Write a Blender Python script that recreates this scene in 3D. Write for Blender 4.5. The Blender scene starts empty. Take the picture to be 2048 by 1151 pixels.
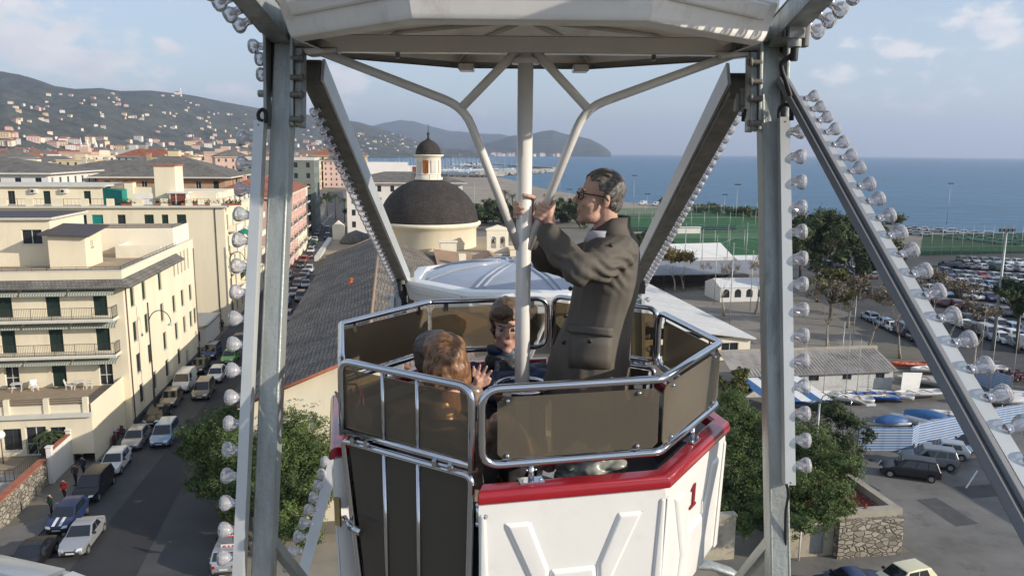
import bpy, bmesh, math, random
from mathutils import Vector, Matrix
R = math.radians
C = bpy.context.scene
COL = C.collection
random.seed(7)

# ---------------------------------------------------------------- camera
H = 26.0                       # height of the rider's eye above the town
F, PITCH, ROLL = 1550.0, R(9.9), R(0.52)
cam = bpy.data.cameras.new('camera')
cam.sensor_width = 36
cam.lens = F / 2048 * 36
cam.clip_start, cam.clip_end = 0.05, 60000
co = bpy.data.objects.new('camera', cam)
COL.objects.link(co)
co.location = (0, 0, H)
co.rotation_euler = (Matrix.Rotation(math.pi / 2 - PITCH, 3, 'X') @ Matrix.Rotation(ROLL, 3, 'Z')).to_euler()
C.camera = co

# ---------------------------------------------------------------- sun, sky, exposure
SUN_AZ, SUN_EL = R(110), R(20)          # azimuth clockwise from +Y
S = bpy.data.lights.new('sun', 'SUN')
S.energy, S.angle, S.color = 4.3, R(0.5), (1.0, 0.9, 0.76)
so = bpy.data.objects.new('sun', S)
COL.objects.link(so)
sd = Vector((math.sin(SUN_AZ) * math.cos(SUN_EL), math.cos(SUN_AZ) * math.cos(SUN_EL), math.sin(SUN_EL)))
so.rotation_euler = sd.to_track_quat('Z', 'Y').to_euler()

W = bpy.data.worlds.new('World')
C.world = W
W.use_nodes = True


def world_sky():
    nt = W.node_tree
    nt.nodes.clear()
    N, L = nt.nodes.new, nt.links.new

    def val(x, sock):
        if isinstance(x, (int, float)):
            sock.default_value = x
        else:
            L(x, sock)

    def m(op, a, b=0.0, c=None):
        n = N('ShaderNodeMath'); n.operation = op
        val(a, n.inputs[0]); val(b, n.inputs[1])
        if c is not None: val(c, n.inputs[2])
        return n.outputs[0]
    out = N('ShaderNodeOutputWorld')
    bg = N('ShaderNodeBackground')
    sky = N('ShaderNodeTexSky')
    sky.sky_type = 'NISHITA'
    sky.sun_disc = False
    sky.sun_elevation = SUN_EL
    sky.sun_rotation = SUN_AZ
    sky.altitude = 20
    sky.air_density = 1.0
    sky.dust_density = 1.0
    sky.ozone_density = 1.6
    tc = N('ShaderNodeTexCoord')
    sp = N('ShaderNodeSeparateXYZ'); L(tc.outputs['Generated'], sp.inputs[0])
    az = m('ARCTAN2', sp.outputs[0], sp.outputs[1])
    el = m('ARCSINE', sp.outputs[2])
    cb = N('ShaderNodeCombineXYZ')
    L(m('MULTIPLY', az, 1.0), cb.inputs[0]); L(m('MULTIPLY', el, 1.7), cb.inputs[1])
    n1 = N('ShaderNodeTexNoise'); n1.inputs['Scale'].default_value = 30; n1.inputs['Detail'].default_value = 6
    n1.inputs['Roughness'].default_value = .55
    L(cb.outputs[0], n1.inputs['Vector'])
    n2 = N('ShaderNodeTexNoise'); n2.inputs['Scale'].default_value = 3.0; n2.inputs['Detail'].default_value = 5
    L(cb.outputs[0], n2.inputs['Vector'])
    tot = None
    # cumulus banks: azimuth, elevation, half width, half height (degrees), strength
    for a, e, w, h, s in [(-31.0, 6.4, 3.2, 2.2, 1.2), (-28.0, 5.4, 3.8, 1.5, 1.15), (-33, 8, 2.8, 2.0, 1.1), (-23.2, 6.5, 1.4, .75, 1.05), (-26, 4.0, 4, .7, .6),
                          (-12.3, 4.7, 2.2, 1.3, 1.2), (-13.8, 3.3, 3.0, 1.0, 1.0), (-19, 3.9, 2.2, .7, .7), (25.5, 6.7, 2.4, .9, 1.0), (22.5, 5.4, 3, .8, .75), (30.2, 8.0, 2.2, 1.2, 1.05), (31, 6.4, 3.0, .9, .7), (18, 9.3, 3, .8, .5),
                          (27, 3.5, 7, 1.0, .5), (-3, 2.5, 5, .8, .4), (14, 14, 8, 3, .7), (-15, 15, 8, 3, .7), (60, 20, 14, 8, .8), (-70, 18, 15, 8, .9), (110, 25, 30, 10, .6), (180, 25, 40, 10, .6)]:
        dx = m('DIVIDE', m('SUBTRACT', az, R(a)), R(w))
        dy = m('DIVIDE', m('SUBTRACT', el, R(e)), R(h))
        d = m('ADD', m('MULTIPLY', dx, dx), m('MULTIPLY', dy, dy))
        g = m('MULTIPLY', m('EXPONENT', m('MULTIPLY', d, -0.8)), s)
        tot = g if tot is None else m('MAXIMUM', tot, g)
    dens = m('ADD', tot, m('MULTIPLY', m('SUBTRACT', n1.outputs[0], .5), 2.6))
    mr = N('ShaderNodeMapRange'); mr.interpolation_type = 'SMOOTHSTEP'
    L(dens, mr.inputs[0])
    mr.inputs[1].default_value, mr.inputs[2].default_value = .30, 1.05
    veil = N('ShaderNodeMapRange'); L(n2.outputs[0], veil.inputs[0])
    veil.inputs[1].default_value, veil.inputs[2].default_value = .35, .75
    veil.inputs[3].default_value, veil.inputs[4].default_value = .35, .7
    thin = N('ShaderNodeMix'); thin.data_type = 'RGBA'
    L(veil.outputs[0], thin.inputs[0]); L(sky.outputs[0], thin.inputs[6])
    thin.inputs[7].default_value = (3.7, 4.15, 4.9, 1)
    # cloud body: brighter where dense and towards the top
    shade = N('ShaderNodeMix'); shade.data_type = 'RGBA'
    n3 = N('ShaderNodeTexNoise'); n3.inputs['Scale'].default_value = 24; n3.inputs['Detail'].default_value = 4
    L(cb.outputs[0], n3.inputs['Vector'])
    L(n3.outputs[0], shade.inputs[0])
    shade.inputs[6].default_value = (4.0, 4.1, 4.5, 1)
    shade.inputs[7].default_value = (6.6, 6.35, 6.1, 1)
    mx = N('ShaderNodeMix'); mx.data_type = 'RGBA'
    L(m('MULTIPLY', mr.outputs[0], .92), mx.inputs[0])
    L(thin.outputs[2], mx.inputs[6]); L(shade.outputs[2], mx.inputs[7])
    L(mx.outputs[2], bg.inputs[0])
    bg.inputs[1].default_value = 0.14
    L(bg.outputs[0], out.inputs[0])


world_sky()
C.view_settings.view_transform = 'Standard'
C.view_settings.look = 'None'
C.view_settings.exposure = 0.36
C.view_settings.gamma = 1.0
C.render.engine = 'CYCLES'
C.cycles.use_denoising = True
C.cycles.max_bounces = 8
C.cycles.transparent_max_bounces = 24
C.cycles.volume_bounces = 0
C.cycles.sample_clamp_indirect = 4
C.cycles.caustics_reflective = False
C.cycles.caustics_refractive = False


# ---------------------------------------------------------------- surveying helpers
def ray(px, py):
    x, y = px - 1024, -(py - 575.5)
    c, s = math.cos(ROLL), math.sin(ROLL)
    x, y = x * c - y * s, x * s + y * c
    return (x, F * math.cos(PITCH) + y * math.sin(PITCH), -F * math.sin(PITCH) + y * math.cos(PITCH))


TH = R(9.0)                      # the street runs 9 degrees left of the view
VV, UU = (math.cos(TH), math.sin(TH)), (-math.sin(TH), math.cos(TH))


def XY(a, b): return (a * VV[0] + b * UU[0], a * VV[1] + b * UU[1])


def AB(x, y): return (x * VV[0] + y * VV[1], x * UU[0] + y * UU[1])


def gr(px, py, z=0.0):           # street coordinates (a across, b along) of a survey sight at height z
    r = ray(px, py); t = (z - H) / r[2]
    return AB(r[0] * t, r[1] * t)


def pa(px, py, a0):
    r = ray(px, py); a, b = AB(r[0], r[1]); t = a0 / a
    return b * t, H + r[2] * t


def pb(px, py, b0):
    r = ray(px, py); a, b = AB(r[0], r[1]); t = b0 / b
    return a * t, H + r[2] * t


def py_(px, py, Y):              # world point at depth Y
    r = ray(px, py); t = Y / r[1]
    return Vector((r[0] * t, Y, H + r[2] * t))


# ---------------------------------------------------------------- materials
MATS = {}


def M(name, col, rough=.65, metal=0.0, var=0.12, vs=1.5, bump=0.0, bs=30.0, spec=.4, coat=0.0, streak=0.0, trans=0.0, uvbump=None, flecks=None):
    if name in MATS: return MATS[name]
    m = bpy.data.materials.new(name)
    MATS[name] = m
    m.use_nodes = True
    nt = m.node_tree; N, L = nt.nodes.new, nt.links.new
    b = nt.nodes['Principled BSDF']
    b.inputs['Roughness'].default_value = rough
    b.inputs['Metallic'].default_value = metal
    b.inputs['Specular IOR Level'].default_value = spec
    if coat: b.inputs['Coat Weight'].default_value = coat; b.inputs['Coat Roughness'].default_value = .08
    tc = N('ShaderNodeTexCoord')
    c = N('ShaderNodeMix'); c.data_type = 'RGBA'
    c.inputs[6].default_value = (*[max(0, x * (1 - var)) for x in col], 1)
    c.inputs[7].default_value = (*[min(1, x * (1 + var)) for x in col], 1)
    n = N('ShaderNodeTexNoise'); n.inputs['Scale'].default_value = vs; n.inputs['Detail'].default_value = 6
    n.inputs['Roughness'].default_value = .65
    mp = N('ShaderNodeMapping')
    L(tc.outputs['Object'], mp.inputs[0])
    if streak: mp.inputs['Scale'].default_value = (1, 1, 1 / (1 + streak))
    L(mp.outputs[0], n.inputs['Vector'])
    r = N('ShaderNodeMapRange'); L(n.outputs[0], r.inputs[0]); r.inputs[1].default_value = .3; r.inputs[2].default_value = .7
    L(r.outputs[0], c.inputs[0])
    colout = c.outputs[2]
    if flecks:
        v = N('ShaderNodeTexNoise'); v.inputs['Scale'].default_value = flecks[1]; v.inputs['Detail'].default_value = 8
        v.inputs['Roughness'].default_value = .75
        L(mp.outputs[0], v.inputs['Vector'])
        rr = N('ShaderNodeMapRange'); L(v.outputs[0], rr.inputs[0]); rr.inputs[1].default_value = .53; rr.inputs[2].default_value = .66
        rr.inputs[4].default_value = flecks[2] if len(flecks) > 2 else 1
        k = N('ShaderNodeMix'); k.data_type = 'RGBA'
        L(rr.outputs[0], k.inputs[0]); L(colout, k.inputs[6]); k.inputs[7].default_value = (*flecks[0], 1)
        colout = k.outputs[2]
    L(colout, b.inputs['Base Color'])
    if bump:
        bn = N('ShaderNodeTexNoise'); bn.inputs['Scale'].default_value = bs; bn.inputs['Detail'].default_value = 5
        L(tc.outputs['Object'], bn.inputs['Vector'])
        bb = N('ShaderNodeBump'); bb.inputs['Strength'].default_value = bump; bb.inputs['Distance'].default_value = .02
        L(bn.outputs[0], bb.inputs['Height']); L(bb.outputs[0], b.inputs['Normal'])
    if trans:
        t = N('ShaderNodeBsdfTranslucent'); L(colout, t.inputs[0])
        ms = N('ShaderNodeMixShader'); ms.inputs[0].default_value = trans
        L(b.outputs[0], ms.inputs[1]); L(t.outputs[0], ms.inputs[2]); L(ms.outputs[0], nt.nodes['Material Output'].inputs[0])
    return m


def MB_(name, c1, c2, mortar, w=.3, h=.15, ms=.01, rough=.8, off=.5, bump=.6, noise=.35, nscale=.6, soft=.2):
    """coursed material (tiles, stones, planks) laid in metres on the face's own UV"""
    if name in MATS: return MATS[name]
    m = bpy.data.materials.new(name); MATS[name] = m; m.use_nodes = True
    nt = m.node_tree; N, L = nt.nodes.new, nt.links.new
    b = nt.nodes['Principled BSDF']; b.inputs['Roughness'].default_value = rough; b.inputs['Specular IOR Level'].default_value = .25
    tc = N('ShaderNodeTexCoord')
    t = N('ShaderNodeTexBrick'); t.offset = off
    t.inputs['Color1'].default_value = (*c1, 1); t.inputs['Color2'].default_value = (*c2, 1); t.inputs['Mortar'].default_value = (*mortar, 1)
    t.inputs['Scale'].default_value = 1; t.inputs['Mortar Size'].default_value = ms; t.inputs['Mortar Smooth'].default_value = soft
    t.inputs['Brick Width'].default_value = w; t.inputs['Row Height'].default_value = h
    dn = N('ShaderNodeTexNoise'); dn.inputs['Scale'].default_value = 2 / max(w, .2)
    L(tc.outputs['UV'], dn.inputs['Vector'])
    ad = N('ShaderNodeMix'); ad.data_type = 'RGBA'; ad.blend_type = 'LINEAR_LIGHT'; ad.inputs[0].default_value = h * .12
    L(tc.outputs['UV'], ad.inputs[6]); L(dn.outputs['Color'], ad.inputs[7])
    L(ad.outputs[2], t.inputs['Vector'])
    n = N('ShaderNodeTexNoise'); n.inputs['Scale'].default_value = nscale; n.inputs['Detail'].default_value = 7; n.inputs['Roughness'].default_value = .7
    L(tc.outputs['Object'], n.inputs['Vector'])
    r = N('ShaderNodeMapRange'); L(n.outputs[0], r.inputs[0]); r.inputs[1].default_value = .3; r.inputs[2].default_value = .7
    r.inputs[3].default_value = 1 - noise; r.inputs[4].default_value = 1 + noise
    k = N('ShaderNodeVectorMath'); k.operation = 'SCALE'; L(t.outputs['Color'], k.inputs[0]); L(r.outputs[0], k.inputs['Scale'])
    L(k.outputs[0], b.inputs['Base Color'])
    bb = N('ShaderNodeBump'); bb.inputs['Strength'].default_value = bump; bb.inputs['Distance'].default_value = .03; bb.invert = True
    L(t.outputs['Fac'], bb.inputs['Height']); L(bb.outputs[0], b.inputs['Normal'])
    return m


def MG(name, tint, opacity, rough=.08, diff=None, fres=1.35, refl=(1, 1, 1)):
    """see-through sheet: tinted clear + film of body colour + fresnel gloss"""
    if name in MATS: return MATS[name]
    m = bpy.data.materials.new(name); MATS[name] = m; m.use_nodes = True
    nt = m.node_tree; N, L = nt.nodes.new, nt.links.new
    nt.nodes.remove(nt.nodes['Principled BSDF'])
    t = N('ShaderNodeBsdfTransparent'); t.inputs[0].default_value = (*tint, 1)
    d = N('ShaderNodeBsdfDiffuse'); d.inputs[0].default_value = (*(diff or tint), 1)
    g = N('ShaderNodeBsdfGlossy'); g.inputs['Roughness'].default_value = rough; g.inputs[0].default_value = (*refl, 1)
    a = N('ShaderNodeMixShader'); a.inputs[0].default_value = opacity
    L(t.outputs[0], a.inputs[1]); L(d.outputs[0], a.inputs[2])
    f = N('ShaderNodeFresnel'); f.inputs[0].default_value = fres
    c = N('ShaderNodeMixShader'); L(f.outputs[0], c.inputs[0]); L(a.outputs[0], c.inputs[1]); L(g.outputs[0], c.inputs[2])
    L(c.outputs[0], nt.nodes['Material Output'].inputs[0])
    return m


# ---------------------------------------------------------------- mesh builder
class MB:
    def __init__(s): s.v, s.f, s.m, s.s = [], [], [], []

    def add(s, vs, fs, m=0, sm=False):
        o = len(s.v)
        s.v.extend(tuple(v) for v in vs)
        for f in fs:
            s.f.append([i + o for i in f]); s.m.append(m); s.s.append(sm)
        return s

    def quad(s, a, b, c, d, m=0): return s.add([a, b, c, d], [(0, 1, 2, 3)], m)

    def box(s, lo, hi, m=0):
        x0, y0, z0 = lo; x1, y1, z1 = hi
        if x0 > x1: x0, x1 = x1, x0
        if y0 > y1: y0, y1 = y1, y0
        if z0 > z1: z0, z1 = z1, z0
        v = [(x0, y0, z0), (x1, y0, z0), (x1, y1, z0), (x0, y1, z0), (x0, y0, z1), (x1, y0, z1), (x1, y1, z1), (x0, y1, z1)]
        return s.add(v, [(3, 2, 1, 0), (4, 5, 6, 7), (0, 1, 5, 4), (1, 2, 6, 5), (2, 3, 7, 6), (3, 0, 4, 7)], m)

    def beam(s, p0, p1, w, d, up=(0, 0, 1), m=0, w1=None, d1=None):
        """rectangular bar from p0 to p1: w across, d along 'up'"""
        p0, p1 = Vector(p0), Vector(p1)
        t = (p1 - p0).normalized(); x = t.cross(Vector(up)).normalized(); u = x.cross(t)
        w1 = w if w1 is None else w1; d1 = d if d1 is None else d1
        v = []
        for p, ww, dd in ((p0, w, d), (p1, w1, d1)):
            for a, b in ((-1, -1), (1, -1), (1, 1), (-1, 1)):
                v.append(p + x * a * ww / 2 + u * b * dd / 2)
        return s.add(v, [(3, 2, 1, 0), (4, 5, 6, 7), (0, 1, 5, 4), (1, 2, 6, 5), (2, 3, 7, 6), (3, 0, 4, 7)], m)

    def tube(s, pts, r, m=0, seg=10, closed=False, flat=1.0):
        pts = [Vector(p) for p in pts]; n = len(pts)
        rs = r if isinstance(r, (list, tuple)) else [r] * n
        tang = []
        for i in range(n):
            if closed: t = (pts[(i + 1) % n] - pts[i - 1])
            else: t = pts[min(i + 1, n - 1)] - pts[max(i - 1, 0)]
            tang.append(t.normalized() if t.length > 1e-9 else Vector((0, 0, 1)))
        t0 = tang[0]; ref = Vector((0, 0, 1)) if abs(t0.z) < .9 else Vector((1, 0, 0))
        x = t0.cross(ref).normalized(); vs = []
        for i in range(n):
            t = tang[i]; x = (x - t * x.dot(t))
            x = x.normalized() if x.length > 1e-6 else t.cross(Vector((0, 1, 0))).normalized()
            y = t.cross(x)
            for k in range(seg):
                a = 2 * math.pi * k / seg
                vs.append(pts[i] + (x * math.cos(a) + y * math.sin(a) * flat) * rs[i])
        fs = []
        for i in range(n if closed else n - 1):
            j = (i + 1) % n
            for k in range(seg):
                k2 = (k + 1) % seg
                fs.append((i * seg + k, j * seg + k, j * seg + k2, i * seg + k2))
        s.add(vs, fs, m, True)
        if not closed:
            o = len(s.v) - n * seg
            s.f.append([o + k for k in range(seg)]); s.m.append(m); s.s.append(False)
            s.f.append([o + (n - 1) * seg + k for k in reversed(range(seg))]); s.m.append(m); s.s.append(False)
        return s

    def cyl(s, p0, p1, r, m=0, seg=12, r1=None): return s.tube([p0, p1], [r, r if r1 is None else r1], m, seg)

    def lathe(s, prof, c=(0, 0, 0), axis=(0, 0, 1), seg=24, m=0, sm=True, phase=0.0):
        c = Vector(c); z = Vector(axis).normalized()
        x = z.cross(Vector((0, 0, 1)) if abs(z.z) < .9 else Vector((1, 0, 0))).normalized()
        if abs(z.z) > .999: x = Vector((1, 0, 0))
        y = z.cross(x); vs = []
        for r, h in prof:
            for k in range(seg):
                a = 2 * math.pi * k / seg + phase
                vs.append(c + z * h + (x * math.cos(a) + y * math.sin(a)) * r)
        fs = [(i * seg + k, i * seg + (k + 1) % seg, (i + 1) * seg + (k + 1) % seg, (i + 1) * seg + k) for i in range(len(prof) - 1) for k in range(seg)]
        return s.add(vs, fs, m, sm)

    def sph(s, c, r, m=0, nu=14, nv=9):
        rx, ry, rz = (r, r, r) if isinstance(r, (int, float)) else r
        vs = []
        for i in range(nv + 1):
            p = math.pi * i / nv
            for k in range(nu):
                a = 2 * math.pi * k / nu
                vs.append((c[0] + rx * math.sin(p) * math.cos(a), c[1] + ry * math.sin(p) * math.sin(a), c[2] - rz * math.cos(p)))
        fs = [(i * nu + k, i * nu + (k + 1) % nu, (i + 1) * nu + (k + 1) % nu, (i + 1) * nu + k) for i in range(nv) for k in range(nu)]
        return s.add(vs, fs, m, True)

    def prism(s, poly, o, ex, ey, h, m=0, inset=0.0):
        """polygon (u,v) on plane o+u*ex+v*ey raised by vector h; inset slopes the sides"""
        o, ex, ey, h = Vector(o), Vector(ex), Vector(ey), Vector(h)
        top = inset_poly(poly, inset) if inset else poly
        n = len(poly)
        v = [o + ex * a + ey * b for a, b in poly] + [o + ex * a + ey * b + h for a, b in top]
        fs = [tuple(reversed(range(n))), tuple(range(n, 2 * n))] + [(i, (i + 1) % n, n + (i + 1) % n, n + i) for i in range(n)]
        return s.add(v, fs, m)

    def build(s, name, mats, parent=None, loc=None, rot=0.0, bevel=0, weld=False, subsurf=0):
        me = bpy.data.meshes.new(name)
        me.from_pydata(s.v, [], s.f)
        if not isinstance(mats, (list, tuple)): mats = [mats]
        for m in mats: me.materials.append(m)
        me.polygons.foreach_set('material_index', s.m)
        me.polygons.foreach_set('use_smooth', s.s)
        bm = bmesh.new(); bm.from_mesh(me)
        if weld: bmesh.ops.remove_doubles(bm, verts=bm.verts, dist=1e-4)
        bmesh.ops.recalc_face_normals(bm, faces=bm.faces)
        if bevel:
            es = [e for e in bm.edges if len(e.link_faces) == 2 and e.calc_face_angle(0) > .5 and not (e.link_faces[0].smooth and e.link_faces[1].smooth)]
            bmesh.ops.bevel(bm, geom=es, offset=bevel, segments=2, affect='EDGES', clamp_overlap=True)
            for f in bm.faces: f.smooth = True
        uv = bm.loops.layers.uv.new('UVMap')
        Z = Vector((0, 0, 1))
        for f in bm.faces:
            n = f.normal
            u = Z.cross(n)
            u = u.normalized() if u.length > .05 else Vector((1, 0, 0))
            w = n.cross(u)
            for l in f.loops: l[uv].uv = (l.vert.co.dot(u), l.vert.co.dot(w))
        bm.to_mesh(me); bm.free()
        if bevel:
            try: me.shade_auto_smooth
            except Exception: pass
        o = bpy.data.objects.new(name, me)
        COL.objects.link(o)
        if parent: o.parent = parent
        if loc is not None: o.location = loc
        o.rotation_euler.z = rot
        if bevel:
            wn = o.modifiers.new('wn', 'WEIGHTED_NORMAL'); wn.keep_sharp = False
        return o


def inset_poly(p, d):
    n = len(p); area = sum(p[i][0] * p[(i + 1) % n][1] - p[(i + 1) % n][0] * p[i][1] for i in range(n))
    sg = 1 if area > 0 else -1; out = []
    for i in range(n):
        a, b, c = Vector(p[i - 1]), Vector(p[i]), Vector(p[(i + 1) % n])
        e1, e2 = (b - a).normalized(), (c - b).normalized()
        n1, n2 = Vector((-e1.y, e1.x)) * sg, Vector((-e2.y, e2.x)) * sg
        k = n1 + n2; k = k / max(.3, k.dot(n1)) if k.length > 1e-6 else n1
        q = b + k * d; out.append((q.x, q.y))
    return out


def tag(o, label=None, cat=None, group=None, kind=None):
    for k, v in (('label', label), ('category', cat), ('group', group), ('kind', kind)):
        if v: o[k] = v
    return o


def thing(name, label, cat, loc=(0, 0, 0), rot=0.0, group=None):
    o = bpy.data.objects.new(name, None); COL.objects.link(o)
    o.empty_display_size = .2
    o.location = loc; o.rotation_euler.z = rot
    return tag(o, label, cat, group)


def street_thing(name, label, cat, a, b, z=0.0, rot=0.0, group=None):
    x, y = XY(a, b)
    return thing(name, label, cat, (x, y, z), TH + rot, group)


def dup(o, loc=None, rot=None, label=None, group=None, scale=None, parent=None, kids=True):
    c = o.copy(); COL.objects.link(c)
    if parent is not None: c.parent = parent
    if loc is not None: c.location = loc
    if rot is not None: c.rotation_euler.z = rot
    if scale is not None: c.scale = scale if isinstance(scale, (tuple, list)) else (scale,) * 3
    if label: c['label'] = label
    if group: c['group'] = group
    if kids:
        for ch in o.children:
            d = ch.copy(); COL.objects.link(d); d.parent = c
            for g in ch.children:
                e = g.copy(); COL.objects.link(e); e.parent = d
    return c


def rnd(a, b): return a + (b - a) * random.random()


# shared materials
galv = M('galvanised_steel', (.36, .385, .37), .5, .5, .34, 7, bump=.15, bs=60, streak=9, flecks=((.20, .215, .205), 9, .7))
galv_dark = M('weathered_steel', (.20, .19, .17), .6, .3, .3, 12, streak=5)
white_gloss = M('white_gel_coat', (.78, .775, .75), .28, 0, .03, 4, coat=.4, flecks=((.66, .64, .60), 6, .35))
white_old = M('weathered_white_paint', (.84, .82, .78), .4, 0, .08, 3, flecks=((.5, .44, .36), 7, .35))
white_tube = M('white_enamel', (.74, .72, .68), .28, 0, .04, 6, coat=.4)
chrome = M('polished_stainless', (.62, .63, .66), .12, 1.0, .05, 5)
red_gloss = M('red_gel_coat', (.30, .008, .016), .2, 0, .06, 6, coat=.8)
black = M('black_rubber', (.015, .015, .017), .55, 0, .2, 10)
led_strip = M('painted_aluminium', (.56, .58, .58), .35, .3, .06, 5)
# ================================================================ ferris wheel
def Wp(x, y, h): return Vector((x, y, H + h))


GC = (0.05, 3.45)
wheel = thing('ferris_wheel', 'galvanised steel ferris wheel frame with rows of clear bulbs around the gondola', 'ferris wheel', Wp(0.05, 3.45, .44))
WO = Vector(wheel.location)


def wpart(mb, name, mats, bevel=0):
    mb.v = [tuple(Vector(v) - WO) for v in mb.v]
    return mb.build(name, mats, wheel, bevel=bevel)


XL, XR = -.985, 1.088
NL, NR = Wp(XL, 3.45, .40), Wp(XR, 3.45, .40)
FL, FR_ = Wp(XL, 6.75, -1.2), Wp(XR, 6.75, -1.2)
SP = 0.231                                       # spoke lean towards the hub
# bulb: lathe shared by every copy
bulb_mat = MG('clear_cabochon', (.96, .95, .97), .34, .06, (.85, .84, .86), 1.5)
core_mat = M('bulb_reflector', (.75, .74, .78), .2, .7, .1, 40)


def bulb_mesh():
    mb = MB()
    prof = [(.014, 0), (.016, .006), (.0165, .018), (.022, .026), (.0295, .036), (.0325, .048), (.031, .058), (.024, .066), (.012, .070), (.0, .071)]
    mb.lathe(prof, seg=16, sm=False)
    mb.lathe([(.004, 0), (.006, .02), (.011, .03), (.009, .044), (0, .05)], seg=8, m=1, sm=False)
    mb.lathe([(.017, -.002), (.018, .004), (.013, .008)], seg=12, m=1)
    return mb


_bulb = None
bulb_count = [0]


def add_bulb(strip, p, axis, sc=1.0):
    global _bulb
    if _bulb and rnd(0, 1) < .015: return None
    q = (Vector(axis) + Vector((rnd(-.07, .07), rnd(-.07, .07), rnd(-.07, .07)))).to_track_quat('Z', 'Y')
    if _bulb is None:
        _bulb = bulb_mesh().build('bulb', [bulb_mat, core_mat], strip); o = _bulb
    else:
        o = _bulb.copy(); COL.objects.link(o); o.parent = strip
    o.location = Vector(p) - WO
    o.rotation_euler = (q @ Matrix.Rotation(rnd(0, 1), 3, 'Z').to_quaternion()).to_euler()
    o.scale = (sc,) * 3
    bulb_count[0] += 1
    return o


# --- spokes (near pair)
def spoke(x0, top, length, dirx, x1):
    mb = MB()
    p0 = Vector((x0, top.y, top.z)); k = length
    p1 = Vector((x1, top.y - SP * k, top.z - k))
    t = (p1 - p0).normalized()
    up = Vector((0, 1, SP)).normalized()
    mb.beam(p0, p1, .082, .082, up)
    # lips of the folded profile and the seam cover down the front
    for sx in (-1, 1):
        off = Vector((sx * .035, 0, 0)) - up * .043
        mb.beam(p0 + off, p1 + off, .012, .008, up)
    o = -up * .0425 + Vector((dirx * .012, 0, 0))
    mb.beam(p0 + o + t * .06, p0 + o + t * .42, .022, .006, up)
    return wpart(mb, 'spoke', [galv], bevel=.003)


spoke(XL + .01, Wp(0, 3.47, .52), 3.1, 1, XL - .045)
spoke(XR - .002, Wp(0, 3.47, .52), 3.1, -1, XR + .03)
# far pair of spokes
for x in (XL, XR):
    mb = MB(); a = Vector((x, FL.y, FL.z + .12)); mb.beam(a, a + Vector((0, -1.2, -4.2)), .09, .09, (0, 1, 0))
    wpart(mb, 'spoke', [galv])


# --- rim chords: towards us (up) and away (down)
def chord(p0, p1, mat=galv):
    mb = MB()
    up = Vector((0, .35, 1)).normalized()
    mb.beam(p0, p1, .075, .095, up)
    t = (p1 - p0).normalized()
    for sz in (-1, 1):
        o = Vector((0, 0, sz * .05))
        mb.beam(p0 + o, p1 + o, .085, .008, up)
    return wpart(mb, 'rim_beam', [mat], bevel=.003)


NEARL, NEARR = Wp(XL - .03, 0.1, 1.22), Wp(XR + .03, 0.1, 1.22)
chord(NL + Vector((0, -.05, .1)), NEARL)
chord(NR + Vector((0.02, -.05, .1)), NEARR)
chord(NL + Vector((.10, .06, -.06)), FL + Vector((.06, 0, 0)), galv_dark)
chord(NR + Vector((-.10, .06, -.10)), FR_ + Vector((-.06, 0, 0)), galv_dark)
# pale plate on the dark far chords: lit and shaded faces put into colour
for n, f, s in ((NL, FL, 1), (NR, FR_, -1)):
    mb = MB(); a = n + Vector((s * (.10 + .047), .06, -.05)); b = f + Vector((s * (.06 + .047), 0, .01))
    mb.beam(a, b, .014, .104, (0, .35, 1)); wpart(mb, 'lit_face_plate', [led_strip])


# --- strips of bulbs
def strip(p0, p1, w, d, up, bulbs, axis, off, mat=led_strip, sc=1.0, name='light_strip'):
    mb = MB(); mb.beam(p0, p1, w, d, up)
    t = (p1 - p0).normalized()
    for q in (p0 + t * .015, p1 - t * .015):
        mb.cyl(q - Vector((0, .5 * d + .002, 0)), q - Vector((0, .5 * d - .002, 0)), .004, 1, 8)
    st = wpart(mb, name, [mat, galv_dark])
    for q in bulbs: add_bulb(st, q + off, axis, sc)
    return st


def along(p0, p1, step, first=.03):
    L_ = (p1 - p0).length; t = (p1 - p0).normalized(); k = first; out = []
    while k < L_: out.append(p0 + t * k); k += step
    return out


# left vertical strip
t_dir = Vector((0, -SP, -1)).normalized()
up_s = Vector((0, 1, -SP)).normalized()
a = py_(521, 243, 3.30) + Vector((0, 0, 0))
b = a + t_dir * 2.6 + Vector((-.05, 0, 0))
strip(a, b, .042, .05, (0, 1, 0), along(a, b, .1065, .075), (-1, -.25, .1), Vector((-.020, -.005, 0)))
# right vertical strip ends part way down
a = py_(1566, 237, 3.33); b = py_(1577, 967, 2.98)
strip(a, b, .042, .05, (0, 1, 0), along(a, b, .1062, .055), (1, -.3, .06), Vector((.020, -.005, 0)))
# diagonal brace that comes down towards us on the right, with its strip
mb = MB()
p0, p1 = py_(1560, 160, 3.36), py_(2035, 1030, 1.50)
p1 = p0 + (p1 - p0) * 1.12
upd = Vector((.45, -.1, .9)).normalized()
mb.beam(p0, p1, .03, .024, upd); mb.beam(p0 + Vector((.022, .01, .018)), p1 + Vector((.022, .01, .018)), .026, .014, upd)
mb.beam(p0 + Vector((.011, .02, .009)), p1 + Vector((.011, .02, .009)), .02, .02, upd, 1)
wpart(mb, 'brace', [M('dark_grey_steel', (.17, .175, .185), .5, .3), black], bevel=.002)
q0, q1 = py_(1596, 196, 3.30), py_(2066, 985, 1.58)
q1 = q0 + (q1 - q0) * 1.05
strip(q0, q1, .040, .02, (0, -1, .45), along(q0, q1, .098, .03), (.9, -.1, .35), Vector((.020, -.004, .008)), sc=.78)
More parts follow.
